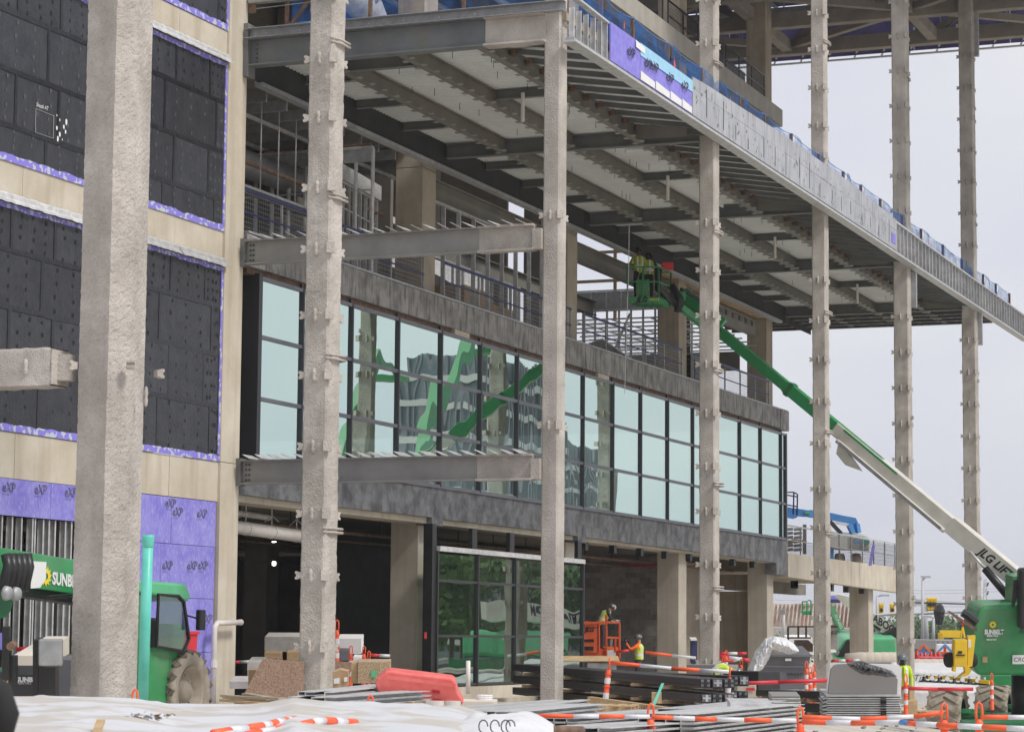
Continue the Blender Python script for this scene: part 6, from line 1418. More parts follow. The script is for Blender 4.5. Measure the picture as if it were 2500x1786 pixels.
# ================================================================ dumpster, plastic, panels
du_ = thing('dumpster', 'slate grey dumpster overflowing with cardboard beside the fifth column', 'dumpster', at(1915, 1676, D=68))
ppoly([(1878, 1599), (1979, 1600), (1966, 1682), (1872, 1682), (1849, 1634)], 68, 2.0, m_dump, 'tub', du_, bevel=.02)
ppoly([(1874, 1597), (1982, 1598), (1982, 1603), (1874, 1602)], 67.9, 2.2, m_dump, 'rim', du_); ppoly([(1856, 1624), (1974, 1626), (1973, 1629), (1855, 1627)], 67.95, .1, m_dump, 'rib', du_)
ppoly([(1917, 1606), (1932, 1606), (1932, 1612), (1917, 1612)], 67.93, .02, m_paper, 'sticker', du_); text('WRIGHT', .12, m_ink, du_, at(1920, 1649, D=67.95), rgt, upv, bold=.004); text('WASTE SERVICES', .055, m_ink, du_, at(1920, 1654, D=67.95), rgt, upv)
ppoly([(1866, 1644), (1878, 1651), (1875, 1657), (1863, 1650)], 67.9, .02, m_yellow, 'caution_sticker', du_)
for k, q in enumerate(([(1878, 1581), (1882, 1579), (1912, 1597), (1904, 1599)], [(1912, 1598), (1945, 1580), (1951, 1592), (1928, 1599)], [(1935, 1598), (1955, 1588), (1976, 1598), (1960, 1600)], [(1922, 1597), (1930, 1587), (1936, 1598)])):
    tag(ppoly(q, 68.3+k*.3, .04, m_card, 'cardboard_flap', None), ('long cardboard strip sticking out of the dumpster on the left', 'big folded cardboard flap in the dumpster', 'low cardboard flap at the right of the dumpster', 'small cardboard tip in the middle of the dumpster')[k], 'cardboard')
def crumple(poly_top, poly_bot, D, m, nm, lb, cat, n=40, k=14, amp=.25, dd=0):
    """creased sheet spanning two pixel polylines"""
    def P(l, u):
        s_ = u*(len(l)-1); i = min(int(s_), len(l)-2); f_ = s_-i; return (l[i][0]+(l[i+1][0]-l[i][0])*f_, l[i][1]+(l[i+1][1]-l[i][1])*f_)
    def fn(u, v):
        a, b_ = P(poly_top, u), P(poly_bot, u); x, y = a[0]+(b_[0]-a[0])*v, a[1]+(b_[1]-a[1])*v
        q = at(x, y, D=D+dd*(1-v)-.5*math.sin(v*3.1)); r_ = abs(noise.noise(Vector((x*.09, y*.05, D))))+.6*abs(noise.noise(Vector((x*.2, y*.13, D+9)))); return q-fwd*r_*amp
    return tag(B().grid(fn, n, k).build(nm, m, smooth=False), lb, cat)
crumple([(1814, 1668), (1826, 1628), (1842, 1590), (1868, 1557), (1890, 1550), (1918, 1556), (1940, 1572), (1950, 1586)], [(1848, 1664), (1850, 1640), (1868, 1622), (1878, 1604), (1884, 1582), (1905, 1588), (1925, 1596), (1948, 1590)], 67.3, m_plas, 'plastic_sheet', 'crumpled translucent plastic sheet trailing over the dumpster to the ground', 'plastic sheet', 70, 26, .22)
rbk = thing('broken_footing', 'rough concrete stub with red marks below the trailing plastic', 'concrete stub', at(1830, 1705, D=58)); ppoly([(1800, 1672), (1846, 1669), (1848, 1702), (1796, 1706)], 58, .6, m_conc, 'stub', rbk, bevel=.02); B().obox(at(1832, 1681, D=57.97), rgt*.1, fwd*.005, upv*.03).build('red_mark', m_red, rbk)
tag(ppoly([(1878, 1660), (1888, 1656), (1896, 1664), (1894, 1676), (1874, 1676)], 62, .5, m_red, 'red_bucket', None, bevel=.04), 'red rounded bucket peeking out below the dumpster', 'bucket')
gp = thing('panel_stack', 'stack of ribbed metal panels carrying a tall grey sheet', 'panel stack', at(2100, 1750, D=50))
for k in range(11):
    y0 = 1697+k*5.6; x0 = 2016+rz_(-2, 3); x1 = 2200+rz_(-3, 3)
    ppoly([(x0, y0), (x1, y0), (x1+1, y0+2.6), (x0+1, y0+2.6)], 50, 1.1, m_galv, 'panel', gp); ppoly([(x0+3, y0+2.8), (x1-3, y0+2.8), (x1-3, y0+5.2), (x0+3, y0+5.2)], 50.06, .9, m_stone if k % 2 else m_black, 'panel_rib', gp)
for k in range(8): ppoly([(2150+rz_(0, 2), 1700+k*7), (2164, 1700+k*7), (2164, 1704+k*7), (2150, 1704+k*7)], 49.97, .05, m_black, 'clip_slot', gp)
for k in range(6): ppoly([(2008, 1703+k*9), (2020, 1700+k*9), (2020, 1705+k*9), (2010, 1707+k*9)], 49.98, .3, m_galv_d, 'ragged_end', gp)
gs = tag(ppoly([(2021, 1692), (2028, 1634), (2036, 1624), (2044, 1621), (2070, 1619), (2101, 1641), (2186, 1649), (2192, 1658), (2190, 1695)], 50.2, .08, m_stone, 'grey_sheet', None, bevel=.008), 'tall grey cut sheet standing on the panel stack', 'sheet')
tag(ppoly([(2016, 1692), (2026, 1622), (2034, 1617), (2194, 1622), (2201, 1630), (2200, 1705), (2190, 1705)], 50.5, .06, m_paper, 'white_sheet', None), 'white sheet standing behind the grey cut sheet', 'sheet')
crumple([(2066, 1615), (2085, 1612), (2105, 1611), (2125, 1620), (2150, 1626), (2175, 1634), (2188, 1648)], [(2070, 1624), (2085, 1634), (2101, 1643), (2125, 1646), (2150, 1648), (2172, 1650), (2188, 1650)], 49.9, m_bag, 'black_plastic', 'crumpled black plastic draped over the grey sheet', 'plastic sheet', 46, 12, .25)
wb = thing('white_bundles', 'white wrapped bundles with handwriting behind the yellow glass lifter', 'wrapped bundle', at(2290, 1700, D=92))
ppoly([(2196, 1634), (2330, 1636), (2400, 1634), (2408, 1650), (2406, 1680), (2196, 1680)], 92, 2.5, m_white, 'bundle', wb, bevel=.1); ppoly([(2196, 1684), (2410, 1684), (2410, 1735), (2196, 1740)], 90, 2.5, m_white, 'bundle', wb, bevel=.1); ppoly([(2420, 1682), (2540, 1680), (2540, 1725), (2420, 1725)], 90, 2.5, m_white, 'bundle', wb, bevel=.1)
text('Tit', .34, m_ink, wb, at(2229, 1661, D=91.9), rgt, upv, 'handwriting', shear=.3)
lum = thing('timber_post', 'short timber posts behind the worker at right', 'timber', at(2235, 1720, D=66)); ppoly([(2221, 1683), (2232, 1683), (2232, 1722), (2221, 1722)], 66, .2, m_wood, 'post', lum); ppoly([(2218, 1712), (2240, 1708), (2240, 1750), (2218, 1750)], 62, .3, m_wood, 'post', lum)

# ================================================================ yellow vacuum lifter
yl = thing('glass_lifter', 'yellow vacuum glass lifter with suction cups hanging from a rusty fork', 'glass lifter', at(2350, 1660, D=74))
ppoly([(2331, 1562), (2362, 1561), (2362, 1628), (2329, 1626)], 74, .5, m_yellow, 'body', yl, bevel=.02); ppoly([(2363, 1552), (2382, 1551), (2374, 1625), (2363, 1628)], 74.1, .3, m_yellow, 'side_plate', yl)
ppoly([(2328, 1626), (2335, 1626), (2333, 1640), (2327, 1638)], 74, .3, m_yellow, 'leg', yl); ppoly([(2355, 1626), (2366, 1626), (2372, 1637), (2366, 1645), (2345, 1655), (2341, 1653), (2357, 1640)], 74, .3, m_yellow, 'leg', yl)
for x_ in (2320, 2370): B().lathe([(0, -.1), (.22, -.1), (.23, 0), (.22, .1), (0, .1)], at(x_, 1610, D=74.4), rgt+fwd*.5, 18).build('vacuum_tank', m_rubber, yl, smooth=True); 
B().obox(at(2344, 1591, D=73.98), rgt*.06, fwd*.01, upv*.035).build('maker_plate', m_ink, yl); B().obox(at(2345, 1598, D=73.98), rgt*.13, fwd*.01, upv*.018).build('maker_plate', m_ink, yl); B().obox(at(2367, 1570, D=74.05), rgt*.04, fwd*.02, upv*.12).build('sticker', m_paper, yl)
B().bar(at(2261, 1651, D=74.5), at(2330, 1655, D=74), .12, .09).build('cross_arm', m_yellow, yl); B().bar(at(2305, 1652, D=74), at(2418, 1665, D=72.5), .12, .10).build('cross_arm', m_yellow, yl)
for k in range(9):
    q = at(2256+k*18.5, 1662+k*1.0, D=73.6-.1*k); B().lathe([(.04, .14), (.05, .05), (.17, 0), (.18, -.02), (0, -.02)], q, (0, 0, 1), 16).build('suction_cup', m_black, yl, smooth=True); B().cyl(q, q+Vector((0, 0, .22)), .035, 8).build('cup_stem', m_galv, yl)
    if k % 2: B().lathe([(0, -.02), (.07, -.02), (.07, .02), (0, .02)], q+Vector((0, 0, .12))-fwd*.1, fwd, 12).build('valve', m_paper, yl)
    ppoly([(2262+k*17, 1648+k*1.4), (2266+k*17, 1648+k*1.4), (2266+k*17, 1656+k*1.4), (2262+k*17, 1656+k*1.4)], 73.4, .1, m_ink, 'clamp', yl)
B().tube([at(2351, 1513, D=74), at(2350, 1530, D=74)], .02, 6).build('chain', m_red, yl); B().tube([at(2350, 1530, D=74), at(2346, 1556, D=74)], .03, 6).build('sling', m_yellow, yl); B().tube([at(2350, 1530, D=74), at(2355, 1556, D=74)], .03, 6).build('sling', m_yellow, yl)
rk = thing('rusty_forks', 'rusty fork tips and dark linkage above the yellow glass lifter', 'forks', at(2350, 1510, D=74))
ppoly([(2313, 1491), (2320, 1491), (2345, 1507), (2386, 1535), (2383, 1541), (2340, 1514)], 74.2, .12, m_rust, 'fork', rk); ppoly([(2360, 1493), (2368, 1493), (2388, 1508), (2386, 1514), (2376, 1508)], 74.8, .12, m_rust, 'fork', rk); B().tube([at(2350, 1494, D=74.5), at(2360, 1500, D=74.5), at(2384, 1520, D=74.5)], .13, 8).build('linkage', m_black, rk)

# ================================================================ distant machines
gl_ = thing('blue_boom_lift', 'blue and grey boom lift parked on the podium deck', 'boom lift', at(2060, 1340, D=118))
DG = 120
ppoly([(1918, 1237), (1978, 1246), (1978, 1262), (1920, 1258)], DG, .5, m_blue, 'boom', gl_); ppoly([(2022, 1250), (2058, 1258), (2090, 1264), (2095, 1276), (2094, 1290), (2085, 1280), (2022, 1268)], DG, .6, m_blue, 'boom', gl_); B().bar(at(1975, 1253, D=DG+.3), at(2024, 1260, D=DG+.3), .45, .35).build('boom', m_blue, gl_)
ppoly([(2084, 1276), (2096, 1278), (2090, 1300), (2076, 1302)], DG, .5, m_blue, 'tower_link', gl_); B().bar(at(2092, 1278, D=DG), at(2096, 1300, D=DG), .2, .2).build('tower_link', m_blue, gl_); B().bar(at(2026, 1272, D=DG-.1), at(2054, 1302, D=DG-.1), .12, .18).build('cylinder', m_black, gl_); B().bar(at(2032, 1274, D=DG-.1), at(2070, 1281, D=DG-.1), .08, .1).build('cylinder', m_galv, gl_); B().bar(at(2072, 1280, D=DG), at(2082, 1300, D=DG), .3, .2).build('tower_link', m_blue, gl_)
ppoly([(2020, 1306), (2046, 1303), (2110, 1306), (2123, 1311), (2123, 1345), (2040, 1342), (2020, 1330)], DG-.5, 2.0, m_grey, 'engine_cover', gl_, bevel=.08); ppoly([(2020, 1330), (2036, 1330), (2036, 1372), (2020, 1370)], DG-.4, 1.5, m_blue, 'chassis', gl_)
text('Genie', .38, m_blue, gl_, at(2084, 1327, D=DG-.62), rgt, upv, bold=.008, sx=.85); ppoly([(2108, 1317), (2116, 1317), (2116, 1330), (2108, 1330)], DG-.62, .03, m_green_l, 'green_sticker', gl_); ppoly([(1965, 1246), (1978, 1248), (1978, 1254), (1965, 1253)], DG-.05, .03, m_green_l, 'green_sticker', gl_)
ppoly([(1916, 1251), (1946, 1257), (1946, 1263), (1935, 1266), (1916, 1262)], DG-.1, 1.0, m_blue, 'platform_floor', gl_)
for a, c in (((1916, 1201), (1938, 1201)), ((1938, 1201), (1947, 1206)), ((1947, 1206), (1946, 1258)), ((1938, 1201), (1937, 1258)), ((1916, 1231), (1946, 1236)), ((1916, 1207), (1946, 1212)), ((1920, 1201), (1920, 1255))): B().bar(at(*a, D=DG), at(*c, D=DG), .06, .06).build('platform_rail', m_navyrail, gl_)
for x_ in (2050, 2090): B().lathe([(0, -.2), (.3, -.2), (.34, 0), (.3, .2), (0, .2)], at(x_, 1366, D=DG), (0, 1, 0), 20).build('wheel', m_tyre, gl_, smooth=True)
pt_ = thing('pipe_rack', 'stacked dark pipes on a timber trestle at the left end of the podium', 'rack', at(1940, 1300, D=112))
for r_ in range(6):
    for k in range(2): B().cyl(at(1918+k*20, 1292+r_*10, D=112), at(1936+k*22, 1290+r_*10, D=112), .07, 8).build('pipe', m_galv_d, pt_)
ppoly([(1918, 1334), (1940, 1317), (1972, 1321), (1940, 1322), (1918, 1337)], 111.8, 1, m_wood, 'trestle_board', pt_); ppoly([(1961, 1280), (1969, 1280), (1969, 1352), (1961, 1352)], 112, .2, m_stone, 'post', pt_)
tag(ppoly([(2130, 1330), (2137, 1331), (2128, 1380), (2121, 1380)], 116, .1, m_purple, 'purple_roll', None), 'purple sheet leaning on the podium railing', 'sheet')
um = thing('white_boom_machine', 'green machine with thick white lettered boom beyond the podium', 'boom lift', at(2120, 1605, D=128))
ppoly([(2036, 1452), (2046, 1450), (2074, 1456), (2125, 1492), (2190, 1532), (2190, 1566), (2134, 1532), (2070, 1482)], 130, .9, m_wpaint, 'boom', um); text('ULTRABOOM', .62, m_ink, um, at(2086, 1487, D=129.9), at(2160, 1536, D=129.9)-at(2089, 1492, D=129.9), upv, shear=.3, bold=.02, sx=.75)
B().bar(at(2078, 1486, D=130.2), at(2150, 1534, D=130.2), .4, .3).build('under_boom', m_black, um); ppoly([(2140, 1558), (2190, 1528), (2190, 1558)], 129.5, .6, m_black, 'boom_pivot', um)
ppoly([(2072, 1557), (2190, 1557), (2190, 1605), (2060, 1605), (2046, 1585), (2062, 1560)], 128, 3, m_green_l, 'engine_cover', um, bevel=.1); ppoly([(2045, 1600), (2068, 1561), (2076, 1561), (2074, 1604)], 127.9, 1, m_black, 'front_guard', um); ppoly([(2130, 1598), (2190, 1598), (2190, 1606), (2130, 1606)], 127.9, .3, m_green_d, 'skirt', um); ppoly([(2030, 1608), (2190, 1608), (2190, 1618), (2030, 1618)], 127, 3, m_green, 'chassis', um)
sg = thing('small_green_lift', 'small green boom lift far behind the sixth column', 'boom lift', at(2040, 1560, D=160))
B().bar(at(2027, 1480, D=160), at(2058, 1549, D=160), .35, .4).build('boom', m_green, sg); B().bar(at(2028, 1482, D=160), at(2000, 1470, D=160), .3, .3).build('jib', m_green, sg); text('SUNBELT', .3, m_wtext, sg, at(2036, 1499, D=159.7), at(2050, 1530, D=160)-at(2036, 1499, D=160), rgt)
for a, c in (((1959, 1468), (1972, 1468)), ((1959, 1468), (1959, 1494)), ((1972, 1465), (1980, 1465)), ((1980, 1465), (1980, 1498)), ((1970, 1470), (1970, 1495)), ((1959, 1480), (1980, 1480))): B().bar(at(*a, D=160), at(*c, D=160), .08, .08).build('platform_rail', m_green, sg)
ppoly([(1958, 1492), (1982, 1490), (1982, 1500), (1960, 1500)], 160, 1, m_green, 'platform_floor', sg)
jt = thing('rack_trailer', 'rusty frame trailer with a grey lettered box behind the sixth column', 'trailer', at(2000, 1580, D=120))
for a, c in (((1924, 1529), (2046, 1529)), ((1924, 1529), (1924, 1575)), ((1949, 1529), (1949, 1556)), ((1968, 1529), (1968, 1556)), ((1924, 1556), (1980, 1556))): B().bar(at(*a, D=120), at(*c, D=120), .08, .08).build('frame_bar', m_rust, jt)
ppoly([(2026, 1530), (2044, 1530), (2044, 1584), (2026, 1584)], 120, 1, m_dry, 'box', jt); text('JLG', .22, m_ink, jt, at(2028, 1547, D=119.9), rgt, upv, shear=.3, bold=.006); ppoly([(1950, 1572), (1985, 1572), (1985, 1590), (1950, 1590)], 121, 2, m_rust, 'bed', jt)
tag(ppoly([(1924, 1558), (1984, 1558), (1984, 1595), (1924, 1595)], 140, 2, m_paper, 'leaning_sheet', None), 'white sheet leaning behind the rusty frame trailer', 'panel')
# far ground clutter: frames with coloured legs, beams, boards
for i, (x_, cm, cl) in enumerate(((2255, m_blue, m_orange), (2307, m_orange, m_blue))):
    t = thing('a_frame', ('orange legged A-frame with blue post over a lettered board', 'blue arched A-frame with orange post over a lettered board')[i], 'frame', at(x_, 1600, D=118))
    B().bar(at(x_, 1575, D=118), at(x_, 1592, D=118), .12, .12).build('post', cm, t)
    for s_ in (-1, 1): B().bar(at(x_, 1573, D=118), at(x_+s_*20, 1594, D=118), .1, .1).build('leg', cl, t)
    B().bar(at(x_-20, 1592, D=118), at(x_+20, 1592, D=118), .1, .1).build('crossbar', cm, t); ppoly([(x_-17, 1594), (x_+17, 1594), (x_+17, 1606), (x_-17, 1606)], 118, .1, m_wtext, 'board', t); text('Elephant', .22, m_ink, t, at(x_-14, 1603, D=117.9), rgt, upv, shear=.2)
for k, (x0, x1, y_, D, m_, nm, lb) in enumerate(((2240, 2330, 1617, 100, m_stone, 'concrete_beam', 'grey precast beam lying beyond the white bundles'), (2232, 2330, 1629, 98, m_cream, 'sand_bags', 'pale sandbags lying along the grey precast beam'), (2095, 2186, 1611, 105, m_cream, 'sand_bags', 'tan sandbags behind the grey sheet and green machine'), (2090, 2186, 1621, 102, m_stone, 'concrete_beam', 'grey precast beam behind the grey sheet'),
                                            (2234, 2284, 1573, 150, m_stone, 'site_board', 'grey site hoarding beyond the striped A-frames'), (2290, 2340, 1585, 140, m_white, 'site_board', 'white site hoarding left of the yellow lifter'), (2234, 2330, 1608, 112, m_red, 'red_boards', 'red and white boards stacked below the A-frames'))):
    if nm == 'sand_bags':
        t = thing(nm, lb, 'sandbags', at(x0, y_, D=D))
        for j in range(5): q = at(x0+(x1-x0)*(j+.5)/5, y_, D=D); B().lathe([(0, -.8), (.3, -.7), (.36, 0), (.3, .7), (0, .8)], q, rgt, 10).build('bag', m_, t, smooth=True)
    else: tag(ppoly([(x0, y_-(12 if 'site' in nm else 4)), (x1, y_-(12 if 'site' in nm else 4)+1), (x1, y_+(10 if 'site' in nm else 5)), (x0, y_+(10 if 'site' in nm else 5))], D, .5, m_, nm, None), lb, 'hoarding' if 'site' in nm else 'beam' if 'beam' in nm else 'boards')
for k in range(9):
    x_ = 2238+k*11+rz_(-2, 2); tag(B().lathe([(0, 0), (.15, 0), (.04, .42), (0, .43)], at(x_, 1612+rz_(-3, 3), D=112+k), (0, 0, 1), 10).build('traffic_cone', m_red, smooth=True), 'small red cone among the distant boards below the A-frames', 'cone', 'small distant red cones')
yf = thing('yellow_gantry', 'pale yellow portal frame beyond the A-frames', 'gantry', at(2300, 1570, D=170))
B().bar(at(2297, 1544, D=170), at(2297, 1572, D=170), .35, .35).build('post', m_yellow, yf); B().bar(at(2295, 1546, D=170), at(2356, 1547, D=170), .35, .5).build('crossbar', m_yellow, yf)
fn_ = thing('mesh_fence', 'dark mesh site fence far behind the yellow lifter', 'fence', at(2320, 1580, D=160))
for k in range(7): B().bar(at(2284+k*12, 1560, D=160), at(2284+k*12, 1592, D=160), .1, .1).build('post', m_pole, fn_)
B().bar(at(2284, 1561, D=160), at(2356, 1562, D=160), .1, .1).build('top_rail', m_pole, fn_); B().bar(at(2284, 1572, D=160.3), at(2356, 1573, D=160.3), .04, .5).build('dark_screen', m_stone, fn_)

# ================================================================ background
whs = thing('warehouse', 'low warehouse with rust streaked pale metal roof far behind the columns', 'building', at(1980, 1560, D=230))
ppoly([(1860, 1474), (2110, 1471), (2110, 1533), (1860, 1531)], 235, .3, m_tan, 'roof', whs); ppoly([(1860, 1531), (2110, 1533), (2110, 1575), (1860, 1575)], 228, .5, m_dry, 'wall', whs)
for k in range(26): B().bar(at(1862+k*9.6, 1474, D=234.9), at(1856+k*9.6, 1531, D=233), .12, .12).build('roof_seam', m_tan, whs)
def signal(px, py, D, lb, m=m_yellow, n=1, par=None):
    t = thing('traffic_light', lb, 'traffic light', at(px, py, D=D), 0, 'traffic lights over the far junction')
    for k in range(n): 
        q = at(px+(k-(n-1)/2)*7, py, D=D); B().obox(q, rgt*.18, fwd*.15, upv*.5).build('housing', m, t, bevel=.03)
        for j in range(3): B().lathe([(.12, 0), (.14, .15), (.13, .15), (.11, .02), (0, .02)], q-fwd*.3+upv*(.3-.3*j), fwd, 10).build('visor', m_yellow if j != 1 else m_mull, t)
    return t
signal(2274, 1474, 190, 'triple yellow traffic light on the wire between the last two columns', n=3)
signal(2151, 1488, 190, 'yellow traffic light seen just right of the podium column'); signal(2178, 1488, 190, 'yellow traffic light seen left of the seventh column')
bg_ = thing('bagged_signal', 'traffic light wrapped in black plastic on the mast arm', 'traffic light', at(2293, 1496, D=185)); B().lathe([(0, -.9), (.25, -.8), (.4, -.2), (.45, .2), (.3, .6), (.05, .8)], at(2293, 1497, D=185), upv, 9).build('bag', m_bag, bg_)
def pole(pxb, y0, y1, D, lb, arm=None, r=.14):
    t = thing('street_pole', lb, 'pole', at(pxb, y1, D=D), 0, 'poles along the far street'); B().cyl(at(pxb, y1, D=D), at(pxb, y0, D=D), r, 10, r*.6).build('shaft', m_pole, t, smooth=True)
    if arm: B().tube([at(x, y, D=D) for x, y in arm], r*.5, 6).build('arm', m_pole, t); B().obox(at(*arm[-1], D=D), rgt*.35, fwd*.15, upv*.08).build('lamp_head', m_pole, t)
    return t
pole(2252, 1415, 1590, 185, 'tall street lamp pole with angled head between the last two columns', [(2252, 1415), (2260, 1407)]); pole(2259, 1462, 1580, 190, 'thicker signal pole beside the tall street lamp', r=.3); pole(2279, 1510, 1570, 180, 'short curved street lamp right of the signal pole', [(2279, 1512), (2277, 1506), (2262, 1504)])
pole(2141, 1453, 1560, 200, 'street lamp with long arm right of the podium column', [(2141, 1454), (2160, 1452)]); pole(1913, 1495, 1560, 150, 'tan wooden post carrying a small box behind the dumpster', r=.14); tag(B().obox(at(1910, 1492, D=150), rgt*.16, fwd*.1, upv*.14).build('post_box', m_stone), 'small grey box on top of the tan post', 'box')
ma = thing('mast_arm', 'horizontal signal mast arm crossing behind the last two columns', 'mast arm', at(2290, 1496, D=186)); B().cyl(at(2230, 1497, D=186), at(2360, 1492, D=186), .12, 8).build('arm', m_pole, ma); B().cyl(at(2130, 1502, D=188), at(2190, 1496, D=188), .12, 8).build('arm', m_pole, ma); ppoly([(2234, 1462), (2262, 1463), (2260, 1476), (2234, 1477)], 190, .1, m_pole, 'street_sign', ma)
wr = thing('overhead_wires', 'thin overhead wires sagging across the sky at right', 'wires', at(2300, 1440, D=300))
for k, (ya, yb) in enumerate(((1440, 1430), (1448, 1437), (1458, 1476), (1463, 1470), (1478, 1474))): B().tube([at(2200+i*40, ya+(yb-ya)*i/8+4*math.sin(i*.39), D=300) for i in range(9)], .05, 4).build('wire', m_pole, wr)
B().tube([at(1880+i*40, 1463+i*1.2, D=260) for i in range(8)], .035, 4).build('wire', m_pole, wr); B().tube([at(2225+i*36, 1470+i*1.0, D=188) for i in range(7)], .07, 4).build('wire', m_mull, wr)
py = thing('pylon', 'thin lattice power pylon beside the last column', 'pylon', at(2405, 1560, D=420))
for s_ in (-1, 1): B().bar(at(2405+s_*9, 1560, D=420), at(2405+s_*2, 1412, D=420), .15, .15).build('leg', m_pole, py)
for k in range(10): y_ = 1420+k*13; B().bar(at(2403-k*.6, y_, D=420), at(2407+k*.7, y_+13, D=420), .09, .09).build('lattice_bar', m_pole, py); B().bar(at(2407+k*.6, y_, D=420), at(2403-k*.7, y_+13, D=420), .09, .09).build('lattice_bar', m_pole, py)
for y_ in (1424, 1445, 1466): B().bar(at(2402, y_, D=420), at(2413, y_-3, D=420), .12, .12).build('cross_arm', m_pole, py); B().bar(at(2413, y_-3, D=420), at(2410, y_+6, D=420), .25, .25).build('insulator', m_ink, py)
bb = thing('billboard', 'small blue and purple billboard left of the white boom', 'billboard', at(2038, 1470, D=240)); ppoly([(2022, 1453), (2052, 1453), (2052, 1462), (2022, 1462)], 240, .3, m_purple, 'upper_panel', bb); ppoly([(2022, 1462.5), (2052, 1462.5), (2052, 1471), (2022, 1471)], 240, .3, m_navyrail, 'lower_panel', bb); B().cyl(at(2037, 1471, D=240.2), at(2037, 1545, D=240.2), .2, 8).build('post', m_pole, bb)
def tree(pos, h, w_, lb, m=m_leaf, n=900, leaf=.35, grp='trees beyond the far street', seed=0):
    rn = random.Random(seed+int(pos[0])); t = thing('tree', lb, 'tree', pos, 0, grp)
    tk = B(); tk.tube([(pos[0], pos[1], pos[2]), (pos[0]+.1, pos[1], pos[2]+h*.3), (pos[0], pos[1]+.1, pos[2]+h*.7)], [w_*.045, w_*.035, w_*.012], 7)
    for k in range(5):
        a = rn.uniform(0, 6.28); z0 = h*rn.uniform(.25, .5); tk.tube([(pos[0], pos[1], pos[2]+z0), (pos[0]+math.cos(a)*w_*.25, pos[1]+math.sin(a)*w_*.25, pos[2]+z0+h*.22)], [w_*.02, w_*.008], 5)
    tk.build('trunk', m_bark, t)
    cl = [(rn.uniform(-.36, .36)*w_, rn.uniform(-.36, .36)*w_, h*rn.uniform(.3, .88), w_*rn.uniform(.13, .24)) for _ in range(13)]
    mb = B(); vv = mb.v; ff = mb.f
    for i in range(n):
        c = cl[rn.randrange(len(cl))]; d = Vector((rn.gauss(0, 1), rn.gauss(0, 1), rn.gauss(0, .8))); d = d.normalized()*c[3]*rn.uniform(.55, 1.08)
        p = Vector((pos[0]+c[0], pos[1]+c[1], pos[2]+c[2]))+d; u = Vector((rn.uniform(-1, 1), rn.uniform(-1, 1), rn.uniform(-1, 1))).normalized()*leaf; v_ = u.orthogonal().normalized()*leaf*.7
        b0 = len(vv); vv += [tuple(p-u), tuple(p+v_), tuple(p+u), tuple(p-v_)]; ff.append((b0, b0+1, b0+2, b0+3)); mb.m.append(0)
    mb.build('crown', m, t); return t
rn = random.Random(3)
TL = ['leftmost broad tree, behind the white lettered boom', 'bright tree between the podium column and the left traffic lights', 'dark tree below the left pair of traffic lights', 'bright tree hidden behind the seventh column', 'dark tree just right of the seventh column', 'bright tree behind the tall street lamp pole',
      'dark tree behind the triple traffic light', 'bright tree below the black bagged signal', 'dark tree behind the yellow gantry', 'bright tree behind the last column', 'dark tree between the last column and the power pylon', 'rightmost bright tree behind the green counterweight']
for i in range(12):
    px = 2105+i*27+rn.uniform(-5, 5); D = 300+rn.uniform(-30, 40); p = at(px, 1570, D=D); ht = (1575-(1494 if px < 2215 or px > 2340 else 1500)+rn.uniform(-6, 14))*D/F_PX*1.05
    tree((p.x, p.y, -1.5), ht+1.5, ht*1.5, TL[i], m_leaf2 if i % 2 else m_leaf, 1000, .30, seed=i)
for i in range(3): p = at(1898+i*18, 1560, D=215); tree((p.x, p.y, -1), 3.2, 3.4, ('leftmost', 'middle', 'rightmost')[i]+' low bright bush before the rusty roofed warehouse', m_leaf2, 400, .2, 'bushes before the warehouse', seed=50+i)
# street surface far right
struct(B().box(150, 330, 25, 60, -1.2, -1.11).build('far_street', mat('asphalt', (.12, .12, .12), (.16, .16, .155), scale=.5, rough=.9)))

# ================================================================ across the street (seen in the glass)
tw = thing('glass_tower', 'high rise with curved grid facade standing across the street, seen in the glass reflections', 'building', (322, -75, 0))
B().box(306, 338, -80, -72, -1, 40).build('core', m_cladg, tw)
for k in range(10): B().box(305.6, 338.4, -72.0, -71.4, 1+k*3.9, 1.9+k*3.9).build('floor_band', m_cladw, tw); B().box(305.2, 305.9, -80, -71.4, 1+k*3.9, 1.9+k*3.9).build('floor_band', m_cladw, tw)
for k in range(12): B().box(306+k*2.8, 306.6+k*2.8, -71.9, -71.2, 0, 40).build('fin', m_mull_g, tw)
t2 = thing('glass_tower', 'paler office block beside the grid tower across the street', 'building', (350, -80, 0))
B().box(344, 366, -80, -74, -1, 31).build('core', m_cladg, t2)
for k in range(9): B().box(343.6, 366.4, -73.9, -73.3, 1+k*3.3, 1.7+k*3.3).build('floor_band', m_cladw, t2)
for k in range(12): B().box(344+k*1.9, 344.5+k*1.9, -73.8, -73.2, 0, 31).build('fin', m_mull_g, t2)
for k in range(6): B().box(305.3, 305.95, -80+k*1.4, -79.6+k*1.4, 0, 40).build('fin', m_mull_g, tw)
for i in range(11):
    tree((178+i*9.5+rn.uniform(-2, 2), -30+rn.uniform(-4, 4), -.5), 9.5+rn.uniform(-1, 2.2), 11, 'leafy green tree across the street, reflected in the storefront', m_leaf2 if i % 2 else m_leaf, 1300, .45, 'trees across the street', seed=80+i)
struct(B().box(60, 400, -24, -12, -.3, -.02).build('near_street', bpy.data.materials['asphalt']))
